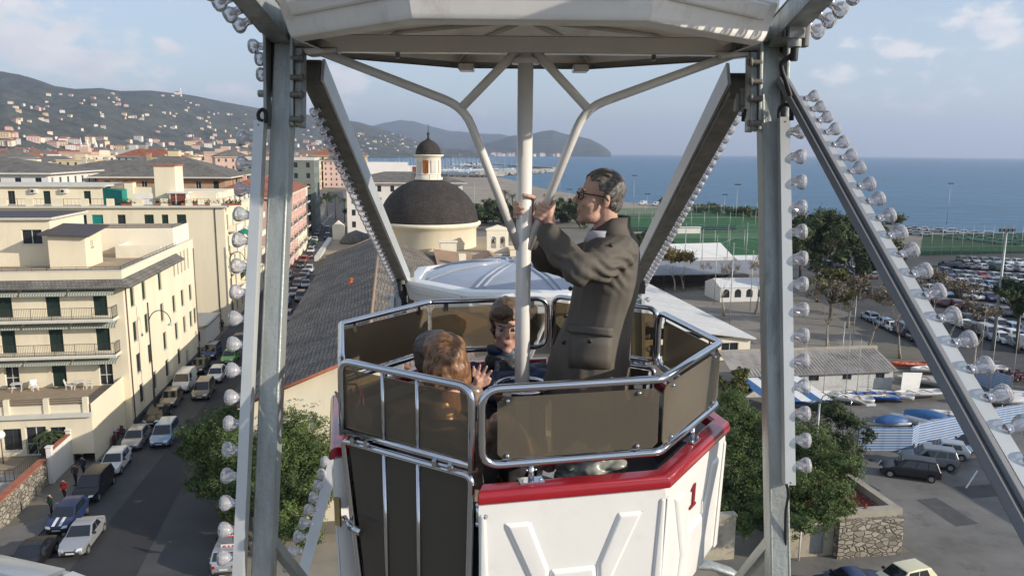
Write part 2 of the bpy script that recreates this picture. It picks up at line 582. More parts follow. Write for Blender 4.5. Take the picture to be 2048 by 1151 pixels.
# underside of the near left / right chords
a, b = NL + Vector((-.045, -.12, .10)), NEARL + Vector((-.045, 0, .03))
strip(a, b, .035, .05, (0, .3, 1), along(a, b, .105, .12)[:14], (-1, 0, -.5), Vector((-.02, 0, -.02)), galv)
a, b = NR + Vector((.06, -.12, .10)), NEARR + Vector((.045, 0, .03))
strip(a, b, .035, .05, (0, .3, 1), along(a, b, .105, .12)[:14], (1, 0, -.5), Vector((.02, 0, -.02)), galv)
# bulbs by the brackets
for sx, base, pts in ((-1, NL, [(520, 93, 3.4), (533, 118, 3.42), (536, 150, 3.44)]), (1, NR, [(1551, 118, 3.42), (1553, 148, 3.44)])):
    mb = MB(); mb.box(base + Vector((sx * .03, -.03, -.16)), base + Vector((sx * .075, .03, .08)))
    st = wpart(mb, 'lamp_box', [black])
    for x, y, Y in pts: add_bulb(st, py_(x - sx * 8, y, Y), (sx, -.1, 0), .95)


# dense rows under the far chords: one row per beam, seen end-on, each bulb a few pixels
def far_row(p0, p1, axis, off, n):
    base = _bulb.data
    mb = MB(); L_ = p1 - p0
    q = Vector(axis).to_track_quat('Z', 'Y').to_matrix()
    for i in range(n):
        c = p0 + L_ * (i / n) + off
        mb.add([q @ (v.co * .72) + c for v in base.vertices], [tuple(p.vertices) for p in base.polygons])
    mb.m = [base.polygons[i % len(base.polygons)].material_index for i in range(len(mb.f))]
    o = wpart(mb, 'bulb_row', [bulb_mat, core_mat])
    o['kind'] = 'stuff'
    return o


far_row(NL + Vector((.06, .25, -.22)), FL + Vector((.0, 0, -.06)), (-.9, -.1, -.5), Vector((.022, 0, .012)), 36)
far_row(NR + Vector((-.05, .2, -.20)), FR_ + Vector((.02, 0, -.06)), (.9, -.1, -.5), Vector((-.022, 0, .012)), 36)
for x, s in ((XL, -1), (XR, 1)):
    a = Vector((x + s * .055, FL.y - .1, FL.z - .05)); b = a + Vector((0, -.34, -1.25))
    mb = MB(); mb.beam(a, b, .03, .05, (0, 1, 0)); wpart(mb, 'light_strip', [led_strip])
    far_row(a, b, (s, -.2, 0), Vector((s * .012, 0, 0)), 12)


# lower left: brace coming from behind the gondola, with its bulbs
mb = MB(); p0, p1 = py_(672, 905, 5.0), py_(598, 1175, 4.5); mb.beam(p0, p1, .07, .05, (0, 1, .3)); wpart(mb, 'brace', [led_strip])
st = None
for i, (x, y) in enumerate([(664, 925), (658, 948), (650, 972), (641, 996), (632, 1020), (622, 1046), (611, 1073), (600, 1102), (590, 1132)]):
    if st is None:
        mb = MB(); mb.beam(py_(668, 915, 4.97), py_(592, 1170, 4.5), .02, .03, (0, 1, .3)); st = wpart(mb, 'light_strip', [led_strip])
    add_bulb(st, py_(x + 3, y, 4.97 - i * .05), (-1, -.3, .2), 1.25)
# cross braces low between the spokes, the curved guard and the strip below the door
for pts in ([(543, 1080, 3.0), (610, 1165, 3.2)], [(1544, 1078, 3.0), (1470, 1170, 3.2)]):
    mb = MB(); mb.beam(py_(*pts[0]), py_(*pts[1]), .035, .05, (0, 1, .3)); wpart(mb, 'brace', [galv], bevel=.002)
mb = MB(); mb.tube([py_(x, y, 4.2) for x, y in ((1330, 1150), (1350, 1135), (1385, 1127), (1420, 1129), (1460, 1142), (1500, 1170))], .045, 0, 10, flat=.5)
wpart(mb, 'curved_guard', [galv])
mb = MB(); mb.beam(py_(772, 1128, 4.2), py_(778, 1180, 4.0), .07, .04, (0, 1, 0)); st = wpart(mb, 'light_strip', [led_strip]); add_bulb(st, py_(757, 1138, 4.1), (-1, -.2, 0), 1.0)


# --- node brackets
for s, n in ((1, NL), (-1, NR)):
    mb = MB()
    for dx in (-.056, .056):
        mb.beam(n + Vector((dx, -.05, .13)), n + Vector((dx, -.10, -.30)), .014, .07, (0, 1, .2))
    mb.beam(n + Vector((s * .078, -.03, .02)), n + Vector((s * .080, -.09, -.30)), .030, .075, (0, 1, .2))
    mb.cyl(n + Vector((-.07, -.055, .10)), n + Vector((.07, -.055, .10)), .033, 0, 16)
    mb.cyl(n + Vector((s * .055, -.06, .055)), n + Vector((s * .165, -.06, .055)), .026, 0, 16)
    for z in (-.02, -.10, -.17, -.27):
        mb.cyl(n + Vector((s * .05, -.09 + z * .2, z)), n + Vector((s * .112, -.09 + z * .2, z)), .012, 1, 8)
        mb.cyl(n + Vector((s * .093, -.09 + z * .2, z)), n + Vector((s * .105, -.09 + z * .2, z)), .020, 1, 6)
    mb.cyl(n + Vector((-s * .05, -.02, -.16)), n + Vector((-s * .115, -.02, -.16)), .016, 0, 10)
    mb.cyl(n + Vector((-s * .05, -.02, -.29)), n + Vector((-s * .085, -.02, -.29)), .02, 0, 10)
    wpart(mb, 'node_bracket', [galv, galv_dark], bevel=.002)
    mb = MB(); mb.beam(n + Vector((-s * .01, -.02, .10)), n + Vector((-s * .02, -.06, .9)), .022, .03, (0, 1, 0)); wpart(mb, 'tie_plate', [galv])
# plug sockets and cables
def plug(c, sc=1.0, s=1):
    mb = MB()
    c = Vector(c)
    mb.box(c + Vector((-.032, -.03, -.045)) * sc, c + Vector((.032, .03, .05)) * sc)
    mb.box(c + Vector((s * .034, -.025, -.075)) * sc, c + Vector((s * .054, .025, .02)) * sc)
    mb.box(c + Vector((-s * .045, -.02, -.04)) * sc, c + Vector((-s * .033, .02, -.01)) * sc, 1)
    mb.cyl(c + Vector((0, -.01, -.045)) * sc, c + Vector((0, -.01, -.078)) * sc, .026 * sc, 0, 12)
    mb.cyl(c + Vector((0, -.01, -.078)) * sc, c + Vector((0, -.01, -.13)) * sc, .016 * sc, 1, 12)
    mb.cyl(c + Vector((.0, -.035, .03)) * sc, c + Vector((.0, -.03, .03)) * sc, .012 * sc, 1, 12)
    wpart(mb, 'plug_socket', [M('grey_plastic', (.36, .37, .36), .5), black], bevel=.003)


def cable(pts, r=.008):
    P = [Vector(p) for p in pts]; out = []
    for i in range(len(P) - 1):
        p0, p1, p2, p3 = P[max(i - 1, 0)], P[i], P[i + 1], P[min(i + 2, len(P) - 1)]
        for k in range(6):
            t = k / 6
            out.append(.5 * ((2 * p1) + (p2 - p0) * t + (2 * p0 - 5 * p1 + 4 * p2 - p3) * t * t + (3 * p1 - p0 - 3 * p2 + p3) * t ** 3))
    out.append(P[-1]); mb = MB(); mb.tube(out, r, 0, 8); wpart(mb, 'cable', [black])


plug(py_(1590, 55, 3.2)); plug(py_(1490, 195, 3.5), .8, -1)
cable([py_(x, y, Y) for x, y, Y in ((1589, 88, 3.2), (1585, 108, 3.2), (1563, 130, 3.2), (1572, 165, 3.2), (1582, 200, 3.2), (1583, 240, 3.22))], .010)
cable([py_(x, y, 3.2) for x, y in ((1557, 236), (1560, 216), (1572, 209), (1582, 214))], .007)
cable([py_(x, y, 3.4) for x, y in ((1490, 218), (1495, 240), (1510, 256))], .008)
cable([py_(x, y, 2.95) for x, y in ((1573, 968), (1577, 985), (1574, 1005), (1571, 1030), (1571, 1100), (1571, 1170))], .006)
cable([py_(x, y, 3.28) for x, y in ((527, 243), (518, 238), (517, 226), (525, 219), (532, 227), (531, 246))], .008)
mb = MB()
for i, (x, y) in enumerate([(795, 530), (790, 545), (800, 556)]): mb.box(py_(x, y, 6.3), py_(x + 10, y + 10, 6.35), 0)
mb.tube([py_(x, y, 6.3) for x, y in ((798, 560), (803, 590), (812, 610))], .02, 1)
mb.beam(py_(822, 535, 6.55), py_(822, 610, 6.5), .05, .05, (0, 1, 0), 2); mb.beam(py_(808, 555, 6.45), py_(808, 625, 6.4), .04, .04, (0, 1, 0), 1)
wpart(mb, 'node_bracket', [galv, black, galv_dark])
mb = MB()
mb.beam(py_(1262, 545, 6.5), py_(1262, 600, 6.5), .05, .05, (0, 1, 0), 2); mb.box(py_(1275, 552, 6.3), py_(1288, 585, 6.36), 1)
wpart(mb, 'node_bracket', [galv, black, galv_dark])
# ================================================================ gondolas
smoke_in = MG('smoked_acrylic', (.80, .69, .50), .48, .2, (.185, .162, .13), 1.35)
vinyl = M('dark_seat_vinyl', (.05, .045, .05), .5, 0, .2, 6)
tan_lining = M('tan_laminate_lining', (.78, .72, .62), .28, 0, .25, 2.2, flecks=((.62, .55, .42), 3, .6))
ANG = [R(-145), R(-100), R(-55), R(-10), R(35), R(80), R(125), R(170)]


def canopy(root, tilt=0.0):
    """octagonal roof: fascia with pressed panels, sloping rim, ribbed dome, lining, carrying beam"""
    def ring(r, z): return [(r * math.cos(R(22.5 + 45 * k)), r * math.sin(R(22.5 + 45 * k)), z) for k in range(8)]
    mb = MB()
    prof = [(.93, -.03), (.975, -.02), (.985, .0), (1.02, .115), (1.0, .145), (.90, .155), (.875, .10)]
    rs = [ring(r, z) for r, z in prof]
    vs = [p for q in rs for p in q]
    fs = [(i * 8 + k, i * 8 + (k + 1) % 8, (i + 1) * 8 + (k + 1) % 8, (i + 1) * 8 + k) for i in range(len(prof) - 1) for k in range(8)]
    mb.add(vs, fs)
    # pressed panels on each fascia
    for k in range(8):
        a0, a1 = R(22.5 + 45 * k), R(22.5 + 45 * (k + 1))
        p0 = Vector((.986 * math.cos(a0), .986 * math.sin(a0), .0)); p1 = Vector((.986 * math.cos(a1), .986 * math.sin(a1), .0))
        ex = (p1 - p0).normalized(); n = Vector((math.cos((a0 + a1) / 2), math.sin((a0 + a1) / 2), 0))
        ey = (Vector((0, 0, 1)) + n * .29).normalized(); w = (p1 - p0).length
        nn = ex.cross(ey); nn = nn if nn.dot(n) > 0 else -nn
        mb.prism([(.07, .05), (w - .07, .05), (w - .045, .115), (.045, .115)], p0 + nn * .001, ex, ey, nn * .009, 0, .008)
    mb.build('canopy_fascia', [white_old if tilt else white_gloss], root, bevel=.004)
    # dome
    mb = MB(); R0 = .885
    pr = [(R0, .10), (.80, .150), (.62, .205), (.40, .240), (.18, .258), (.001, .262)]
    mb.lathe(pr, seg=32, sm=True, phase=R(22.5))
    mb.lathe([(.085, .255), (.08, .275), (.001, .28)], seg=16, m=0)
    for k in range(8):
        a = R(22.5 + 45 * k)
        for off in (-.028, .028):
            d = Vector((math.cos(a), math.sin(a), 0)); s_ = Vector((-math.sin(a), math.cos(a), 0)) * off
            mb.tube([d * r + s_ + Vector((0, 0, z + .003)) for r, z in pr[:-1]], .012, 0, 6)
    mb.build('canopy_dome', [M('faded_white_laminate', (.34, .37, .43), .25, 0, .14, 3, coat=.6)], root)
    mb = MB(); mb.lathe([(.90, .0), (.84, .055), (.62, .085), (.3, .10), (.001, .105)], seg=8, m=0, sm=False, phase=R(22.5))
    for k in range(8):
        a = R(22.5 + 45 * k); d = Vector((math.cos(a), math.sin(a), 0))
        mb.tube([d * .88 + Vector((0, 0, .01)), d * .6 + Vector((0, 0, .08)), d * .1 + Vector((0, 0, .10))], .012, 1, 6)
    mb.build('canopy_lining', [tan_lining, white_tube], root)
    mb = MB(); mb.box((-.965, -.04, -.035), (.965, .04, .035))
    for s in (-1, 1):
        mb.prism([(0, 0), (.16, 0), (.16, -.02), (.03, -.035)], (s * .80 if s > 0 else -.96, -.05, -.02), (1, 0, 0), (0, 0, 1), (0, .1, 0))
        mb.cyl((s * .55, 0, .02), (s * .55, 0, -.06), .01, 1, 8)
        mb.box((s * .30 - .04, .70, -.05), (s * .30 + .04, .86, -.015))
    mb.build('carrying_beam', [white_tube, galv_dark], root, bevel=.004)


def round_path(pts, rad, n=6, closed=True):
    """polyline with rounded corners"""
    P = [Vector(p) for p in pts]; out = []
    m_ = len(P)
    for i in range(m_):
        if not closed and i in (0, m_ - 1): out.append(P[i]); continue
        a, b, c = P[i - 1], P[i], P[(i + 1) % m_]
        r = min(rad, (a - b).length * .45, (c - b).length * .45)
        if r < 1e-4: out.append(b); continue
        s, e = b + (a - b).normalized() * r, b + (c - b).normalized() * r
        for k in range(n + 1):
            t = k / n; out.append(s * (1 - t) ** 2 + b * 2 * t * (1 - t) + e * t * t)
    return out


def V8(i, r, z):
    a = ANG[i % 8]
    return Vector((r * math.cos(a), r * math.sin(a), z))


G0 = Vector((GC[0], GC[1], H))             # local z = height relative to the eye
RT, RB = -.81, -1.09                       # guard rail top and bottom
gondola = thing('gondola', 'white octagonal ferris wheel gondola with red rim, smoked panels, number 1 and riders aboard', 'gondola', G0)
cano = bpy.data.objects.new('canopy', None); COL.objects.link(cano); cano.parent = gondola; cano.location = (0, 0, .452); cano.rotation_euler.x = R(1.4)
canopy(cano, 1.0)
# pole and forked arms
mb = MB(); mb.cyl((0, 0, .42), (0, 0, -1.80), .034, 0, 24); mb.lathe([(.034, 0), (.055, -.01), (.06, -.03), (.034, -.03)], (0, 0, .405), seg=20)
mb.build('centre_pole', [white_tube], gondola)
for s, jx in ((-1, -.262), (1, .258)):
    j = Vector((jx, -.03, .19))
    e = Vector((s * .98, 0, .455)); t = Vector((s * .022, -.01, .445)); lo = Vector((s * .02, -.01, -.42))
    mb = MB()
    mb.tube(round_path([e, j, lo], .09, 5, False), .0195, 0, 14)
    mb.tube([t, j + Vector((s * .01, 0, .0))], .0195, 0, 14)
    mb.build('forked_arm', [white_tube], gondola)
    mb = MB(); mb.cyl((s * .95, 0, -.0), (s * 1.03, 0, 0), .03, 0, 14); mb.build('pivot', [galv], gondola, loc=(0, 0, .44))

# hand wheel on the pole
mb = MB(); mb.tube([Vector((.125 * math.cos(R(15 * k)), .125 * math.sin(R(15 * k)), -1.06)) for k in range(24)], .011, 0, 8, True)
for k in range(4): mb.cyl((.03 * math.cos(R(90 * k + 20)), .03 * math.sin(R(90 * k + 20)), -1.075), (.12 * math.cos(R(90 * k + 20)), .12 * math.sin(R(90 * k + 20)), -1.062), .007)
mb.lathe([(.036, -1.12), (.06, -1.10), (.06, -1.07), (.036, -1.06)], seg=18)
mb.build('hand_wheel', [chrome], gondola)

RR = .875


def rail_section(idx, name='guard_rail'):
    """closed rounded loop through the given corners, smoked sheet inside, clips, feet"""
    top = [V8(i, RR, RT) for i in idx]; bot = [V8(i, RR, RB) for i in reversed(idx)]
    n = len(idx)
    P = top + bot
    out = []
    m_ = len(P)
    for i in range(m_):
        a, b, c = P[i - 1], P[i], P[(i + 1) % m_]
        rad = .07 if i in (0, n - 1, n, 2 * n - 1) else .03
        s, e = b + (a - b).normalized() * rad, b + (c - b).normalized() * rad
        for k in range(7):
            t = k / 6; out.append(s * (1 - t) ** 2 + b * 2 * t * (1 - t) + e * t * t)
    mb = MB(); mb.tube(out, .0155, 0, 12, True)
    rail = mb.build(name, [chrome], gondola)
    for k in range(n - 1):
        i, j = idx[k], idx[k + 1]
        p, q = V8(i, RR - .002, 0), V8(j, RR - .002, 0)
        d = (q - p).normalized(); nrm = Vector((d.y, -d.x, 0)); nrm = nrm if nrm.dot(p) > 0 else -nrm
        L_ = (q - p).length
        s0 = .055 if k == 0 else .01; s1 = L_ - (.055 if k == n - 2 else .01)
        mb = MB()
        o = p + Vector((0, 0, 0))
        z0, z1 = RB + .022, RT - .032
        c = .02
        poly = [(s0 + c, z0), (s1 - c, z0), (s1, z0 + c), (s1, z1 - c), (s1 - c, z1), (s0 + c, z1), (s0, z1 - c), (s0, z0 + c)]
        mb.prism(poly, o + nrm * .004, d, (0, 0, 1), nrm * .004)
        mb.build('smoked_panel', [smoke_in], rail)
        cl = MB()
        for ss in ((.09, L_ - .09)):
            for z, dz in ((z1, 1), (z0, -1)):
                b = o + d * ss
                cl.box(b + nrm * -.004 + Vector((-.001, -.001, 0)) + d * -.014 + Vector((0, 0, z - .02 * dz)), b + nrm * .0 + d * .014 + Vector((0.001, 0.001, z + .035 * dz)))
                cl.sph(b + nrm * .012 + Vector((0, 0, z - .012 * dz)), .0085, 0, 10, 6)
        cl.build('clips', [chrome], rail)
        f = MB()
        b = o + d * (L_ * .27 if k == 0 else L_ * .55)
        f.cyl(b + Vector((0, 0, RB - .012)), b + Vector((0, 0, -1.160)), .011, 0, 10)
        f.prism([(-.045, -.024), (.045, -.024), (.045, .024), (-.045, .024)], b + Vector((0, 0, -1.163)), d, nrm, (0, 0, .006))
        for e in (-.032, .032):
            f.sph(b + d * e + nrm * .012 + Vector((0, 0, -1.155)), .006, 0, 8, 5); f.sph(b + d * e * .5 + Vector((0, 0, -1.12)), .006, 0, 8, 5)
        f.build('rail_foot', [chrome], rail)
    return rail


rail_section([1, 2, 3, 4])
rail_section([8, 7, 6, 5][::-1] and [5, 6, 7, 8])


def tub(idx, num=False):
    """half body: outer skin, inner skin, red cap, pressed reliefs"""
    ro, ri = .925, .86
    prof = [(.86, -1.20), (.915, -1.20), (.922, -1.24), (.905, -1.74), (.885, -1.785), (.60, -2.06), (.50, -2.08)]
    mb = MB(); n = len(idx)
    vs = [V8(i, r, z) for r, z in prof for i in idx]
    fs = [(q * n + k, q * n + k + 1, (q + 1) * n + k + 1, (q + 1) * n + k) for q in range(len(prof) - 1) for k in range(n - 1)]
    mb.add(vs, fs)
    # inner skin and jambs
    vi = [V8(i, r, z) for r, z in ((.86, -1.20), (.82, -1.80), (.45, -1.95)) for i in idx]
    mb.add(vi, [(q * n + k, q * n + k + 1, (q + 1) * n + k + 1, (q + 1) * n + k) for q in range(2) for k in range(n - 1)])
    for e in (0, n - 1):
        i = idx[e]
        mb.add([V8(i, .86, -1.20), V8(i, .915, -1.20), V8(i, .922, -1.24), V8(i, .905, -1.74), V8(i, .885, -1.785), V8(i, .60, -2.06), V8(i, .45, -1.95), V8(i, .82, -1.80)], [tuple(range(8))])
    for k in range(n - 1):
        p, q = V8(idx[k], .922, -1.24), V8(idx[k + 1], .922, -1.24)
        p2 = V8(idx[k], .905, -1.74)
        d = (q - p).normalized(); L_ = (q - p).length
        ey = ((p2 - p) - d * (p2 - p).dot(d)).normalized()
        nn = d.cross(ey); nn = nn if nn.dot((p + q) / 2 - Vector((0, 0, -1.24))) > 0 else -nn
        o = p - nn * .0015
        hh = .014
        # two diagonal ribs, lower boss and corner posts, raised from the skin
        m0 = L_ / 2
        mb.prism([(.085, .05), (.19, .05), (m0 - .088, .25), (m0 - .10, .52), (m0 - .17, .52), (m0 - .145, .34)][::1], o, d, ey, nn * hh, 0, .016)
        mb.prism([(L_ - .085, .05), (L_ - .19, .05), (m0 + .088, .25), (m0 + .10, .52), (m0 + .17, .52), (m0 + .145, .34)][::-1], o, d, ey, nn * hh, 0, .016)
        mb.prism([(m0 - .088, .25), (m0 + .088, .25), (m0 + .12, .52), (m0 - .12, .52)], o, d, ey, nn * (hh + .001), 0, .018)
        mb.prism([(-.0, .01), (.028, .01), (.05, .52), (-.0, .52)], o, d, ey, nn * .010, 0, .007)
        mb.prism([(L_, .01), (L_ - .028, .01), (L_ - .05, .52), (L_, .52)][::-1], o, d, ey, nn * .010, 0, .007)
        if num and k == 1:
            s = .1; w = MB()
            pol = [(.30, 1.0), (.72, 1.0), (.72, .92), (.60, .88), (.60, 0), (.42, 0), (.42, .72), (.26, .62), (.2, .7), (.38, .84)]
            pol = [(.62, 0), (.40, .06), (.40, .78), (.22, .72), (.22, .80), (.5, 1.0), (.62, 1.0)]
            pol = [(.15, 0), (.85, 0), (.85, .1), (.66, .14), (.66, 1), (.5, 1), (.2, .84), (.2, .76), (.42, .8), (.42, .14), (.15, .1)]
            sg = 1
            w.prism([(u * s, -v * s) for u, v in pol], p + d * (L_ * .36) + ey * .17 + nn * .003, d * sg, ey, nn * .004)
            w.build('number_one', [M('dark_red_vinyl', (.22, .01, .015), .4)], gondola)
    body = mb.build('tub_shell', [white_gloss], gondola, bevel=.004, weld=False)
    cap = MB()
    pr = [(.938, -1.208), (.941, -1.198), (.935, -1.172), (.924, -1.164), (.868, -1.160), (.855, -1.172), (.855, -1.208)]
    cv = [V8(i, r, z) for r, z in pr for i in idx]
    cap.add(cv, [(q * n + k, q * n + k + 1, (q + 1) * n + k + 1, (q + 1) * n + k) for q in range(len(pr) - 1) for k in range(n - 1)])
    for e in (0, n - 1): cap.add([V8(idx[e], r, z) for r, z in pr], [tuple(range(len(pr)))])
    for k in (0, n - 2):
        pass
    cap.build('red_rim', [red_gloss], gondola, bevel=.004, weld=True)
    return body


tub([1, 2, 3, 4], True)
tub([5, 6, 7, 8])


def door(i, j):
    dr = bpy.data.objects.new('door', None); COL.objects.link(dr); dr.parent = gondola
    p, q = V8(i, .905, 0), V8(j, .905, 0)
    d = (q - p).normalized(); nrm = Vector((d.y, -d.x, 0)); nrm = nrm if nrm.dot(p) > 0 else -nrm
    L_ = (q - p).length; g = .035
    def P(s, z, off=0): return p + d * s + Vector((0, 0, z)) + nrm * off
    mb = MB()
    top = round_path([P(g, -1.10), P(g, -.80), P(L_ - g, -.80), P(L_ - g, -1.10)], .055, 6, False)
    mb.tube(top, .0145, 0, 12)
    mb.cyl(P(g, -1.085), P(L_ - g, -1.085), .0135, 0, 12)
    for s in (.36, .60): mb.cyl(P(L_ * s, -.81), P(L_ * s, -1.085), .008, 0, 10)
    f1 = mb.build('upper_frame', [chrome], dr)
    mb = MB()
    lo = round_path([P(g, -1.125), P(L_ - g, -1.125), P(L_ - g - .02, -1.80), P(g + .085, -1.80)], .03, 4, True)
    mb.tube(lo, .013, 0, 12, True)
    for s in (.36, .60): mb.cyl(P(L_ * s, -1.12), P(L_ * (s * .96 + .02), -1.79), .0085, 0, 10)
    f2 = mb.build('lower_frame', [chrome], dr)
    mb = MB(); mb.prism([(g + .012, -1.07), (L_ - g - .012, -1.07), (L_ - g - .012, -.83), (g + .012, -.83)], p - nrm * .006, d, (0, 0, 1), nrm * .004); mb.build('smoked_panel', [smoke_in], f1)
    mb = MB(); mb.prism([(g + .105, -1.77), (L_ - g - .03, -1.77), (L_ - g - .012, -1.14), (g + .03, -1.14)], p - nrm * .008, d, (0, 0, 1), nrm * .004)
    mb.build('smoked_panel', [MG('dark_smoked_acrylic', (.24, .19, .12), .66, .22, (.125, .108, .088), 1.35)], f2)
    hg = MB()
    for s in (.2, .78):
        for e in (-.035, .035): hg.box(P(L_ * s + e - .014, -1.118, .010), P(L_ * s + e + .014, -1.092, .026))
        hg.cyl(P(L_ * s - .05, -1.105, .014), P(L_ * s + .05, -1.105, .014), .007)
    hg.build('hinge', [chrome], dr)
    hn = MB(); hn.cyl(P(g + .01, -1.44, .012), P(g + .075, -1.45, .05), .009); hn.cyl(P(g + .07, -1.449, .046), P(g + .135, -1.455, .052), .015)
    hn.build('handle', [chrome], dr)
    hn = MB(); hn.prism([(-.012, -1.49), (.018, -1.49), (.018, -1.37), (-.012, -1.37)], p + nrm * .006, d, (0, 0, 1), nrm * .008); hn.build('latch_plate', [M('brass', (.45, .36, .18), .3, .8)], dr)
    for z in (-1.26, -1.70):
        hn = MB(); hn.cyl(P(L_ - .005, z - .04, .0), P(L_ - .005, z + .04, 0), .009); hn.cyl(P(L_ - .005, z, .0), P(L_ + .03, z, .0), .008)
        for e in (-.035, .035): hn.sph(P(L_ - .005, z + e), .012, 0, 8, 6)
        hn.build('hinge', [chrome], dr)


door(0, 1)
door(4, 5)
# floor and benches
mb = MB(); mb.add([V8(i, .78, -1.83) for i in range(8)] + [V8(i, .6, -1.90) for i in range(8)], [tuple(range(8)), tuple(range(15, 7, -1))] + [(k, (k + 1) % 8, 8 + (k + 1) % 8, 8 + k) for k in range(8)])
mb.build('floor_plate', [M('chequer_plate', (.2, .2, .2), .5, .5)], gondola)
for idx in ([1, 2, 3, 4], [5, 6, 7, 8]):
    mb = MB(); n = 4; pr = [(.80, -1.25), (.74, -1.28), (.68, -1.43), (.45, -1.44), (.43, -1.48), (.45, -1.83)]
    cv = [V8(i, r, z) for r, z in pr for i in idx]
    mb.add(cv, [(q * n + k, q * n + k + 1, (q + 1) * n + k + 1, (q + 1) * n + k) for q in range(len(pr) - 1) for k in range(n - 1)])
    mb.build('bench', [vinyl], gondola)

# the next gondola further down the rim, seen from above
g2 = thing('gondola', 'pale gondola roof with ribbed blue-grey dome, hanging lower down behind the riders', 'gondola', (GC[0], FL.y, FL.z + 0.0))
c2 = bpy.data.objects.new('canopy', None); COL.objects.link(c2); c2.parent = g2
canopy(c2)
mb = MB(); mb.cyl((0, 0, 0), (0, 0, -2.2), .034, 0, 16)
mb.build('centre_pole', [white_tube], g2)
mb = MB(); mb.lathe([(.80, -1.6), (.945, -1.6), (.945, -1.65), (.92, -1.68), (.9, -2.2), (.6, -2.5), (.01, -2.5)], seg=8, m=0, sm=False, phase=R(35)); mb.build('tub_shell', [white_gloss], g2)
for s in (-1, 1):
    mb = MB(); mb.tube([(s * .98, 0, .0), (s * .26, 0, -.25), (s * .02, 0, -.86)], .02); mb.build('forked_arm', [white_tube], g2)
# rim of the photographer's own gondola, lower left
g3 = thing('gondola', 'white rim of the nearest gondola, cut by the lower left corner', 'gondola', (.05, .1, H + .85))
mb = MB()
pts = [(-1.1, .2), (-.62, .68), (-.02, .72)]
a0, a1 = py_(-60, 1132, .95), py_(110, 1176, .80)
G3 = Vector(g3.location)
mb.beam(a0 - G3, a1 - G3, .05, .03, (0, 0, 1)); mb.beam(a1 - G3, a1 - G3 + Vector((.4, -.2, 0)), .05, .03, (0, 0, 1)); mb.beam(a0 - G3, a0 - G3 + Vector((-.15, -.4, 0)), .05, .03, (0, 0, 1))
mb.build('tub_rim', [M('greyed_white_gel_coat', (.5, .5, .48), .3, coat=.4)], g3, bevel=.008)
# ================================================================ the land, sea, hills, air
def struct(mb, name, mats, **k):
    o = mb.build(name, mats, None, (0, 0, 0), TH, **k); o['kind'] = 'structure'; return o


def sheet(name, poly, z, mat, thick=0):
    """flat polygon in street coordinates"""
    bm = bmesh.new(); vs = [bm.verts.new((a, b, z)) for a, b in poly]
    bm.faces.new(vs); bmesh.ops.triangulate(bm, faces=bm.faces)
    mb = MB(); bm.verts.index_update()
    mb.add([v.co[:] for v in bm.verts], [[v.index for v in f.verts] for f in bm.faces]); bm.free()
    for i, f in enumerate(mb.f):
        a, b, c = (Vector(mb.v[k]) for k in f)
        if (b - a).cross(c - a).z < 0: mb.f[i] = f[::-1]
    return struct(mb, name, mat)


m_ground = M('town_ground', (.17, .155, .13), .9, 0, .3, .02, flecks=((.09, .10, .05), .05, .6))
m_asphalt = M('asphalt', (.066, .066, .068), .85, 0, .3, .18, bump=.1, bs=40, flecks=((.085, .083, .08), 1.2, .5))
m_pave = M('pavement_slabs', (.155, .15, .14), .85, 0, .2, .6)
m_lot = M('car_park_asphalt', (.155, .15, .14), .9, 0, .3, .2, bump=.3, bs=8, flecks=((.095, .095, .093), .35, .85))
m_plaza = M('plaza_tarmac', (.22, .195, .165), .9, 0, .22, .1, flecks=((.14, .13, .11), .25, .8))
m_sand = M('beach_sand', (.30, .255, .20), .95, 0, .25, .02, flecks=((.19, .16, .13), .03, .7))
m_rock = M('breakwater_rock', (.42, .40, .36), .9, 0, .4, .3)
m_turf = M('artificial_turf', (.055, .135, .05), .8, 0, .12, .05)
m_paint = M('road_paint', (.55, .55, .52), .7, 0, .15, 3)
m_grass = M('lawn', (.05, .10, .02), .9, 0, .35, 1)

coast_px = [(990, 352), (1050, 367), (1080, 376), (1130, 385), (1260, 405), (1340, 409), (1450, 412), (1600, 428), (1700, 438), (1800, 450), (1900, 458), (2048, 472)]
coast = [gr(x, y, 0) for x, y in coast_px]
quay = [gr(x, y, 0) for x, y in [(990, 352), (960, 349), (930, 349), (870, 351), (760, 353), (640, 352), (632, 345), (700, 330), (708, 318), (730, 314)]]
land = coast + [(260, 190), (420, 90), (700, -250), (700, -1500), (-9000, -1500), (-9000, 9000), (-1500, 9000)] + list(reversed(quay[1:]))
sheet('ground', land, 0.0, m_ground)
# sea: disc to the horizon
mb = MB(); n = 96; rad = [0, 300, 900, 2500, 7000, 18500]
for i, r in enumerate(rad[1:]):
    for k in range(n):
        a0, a1 = 2 * math.pi * k / n, 2 * math.pi * (k + 1) / n
        p = lambda r_, a_: (r_ * math.cos(a_), r_ * math.sin(a_), -1.2)
        if i == 0: mb.add([p(0, 0), p(r, a0), p(r, a1)], [(0, 1, 2)])
        else: mb.add([p(rad[i], a0), p(r, a0), p(r, a1), p(rad[i], a1)], [(0, 1, 2, 3)])


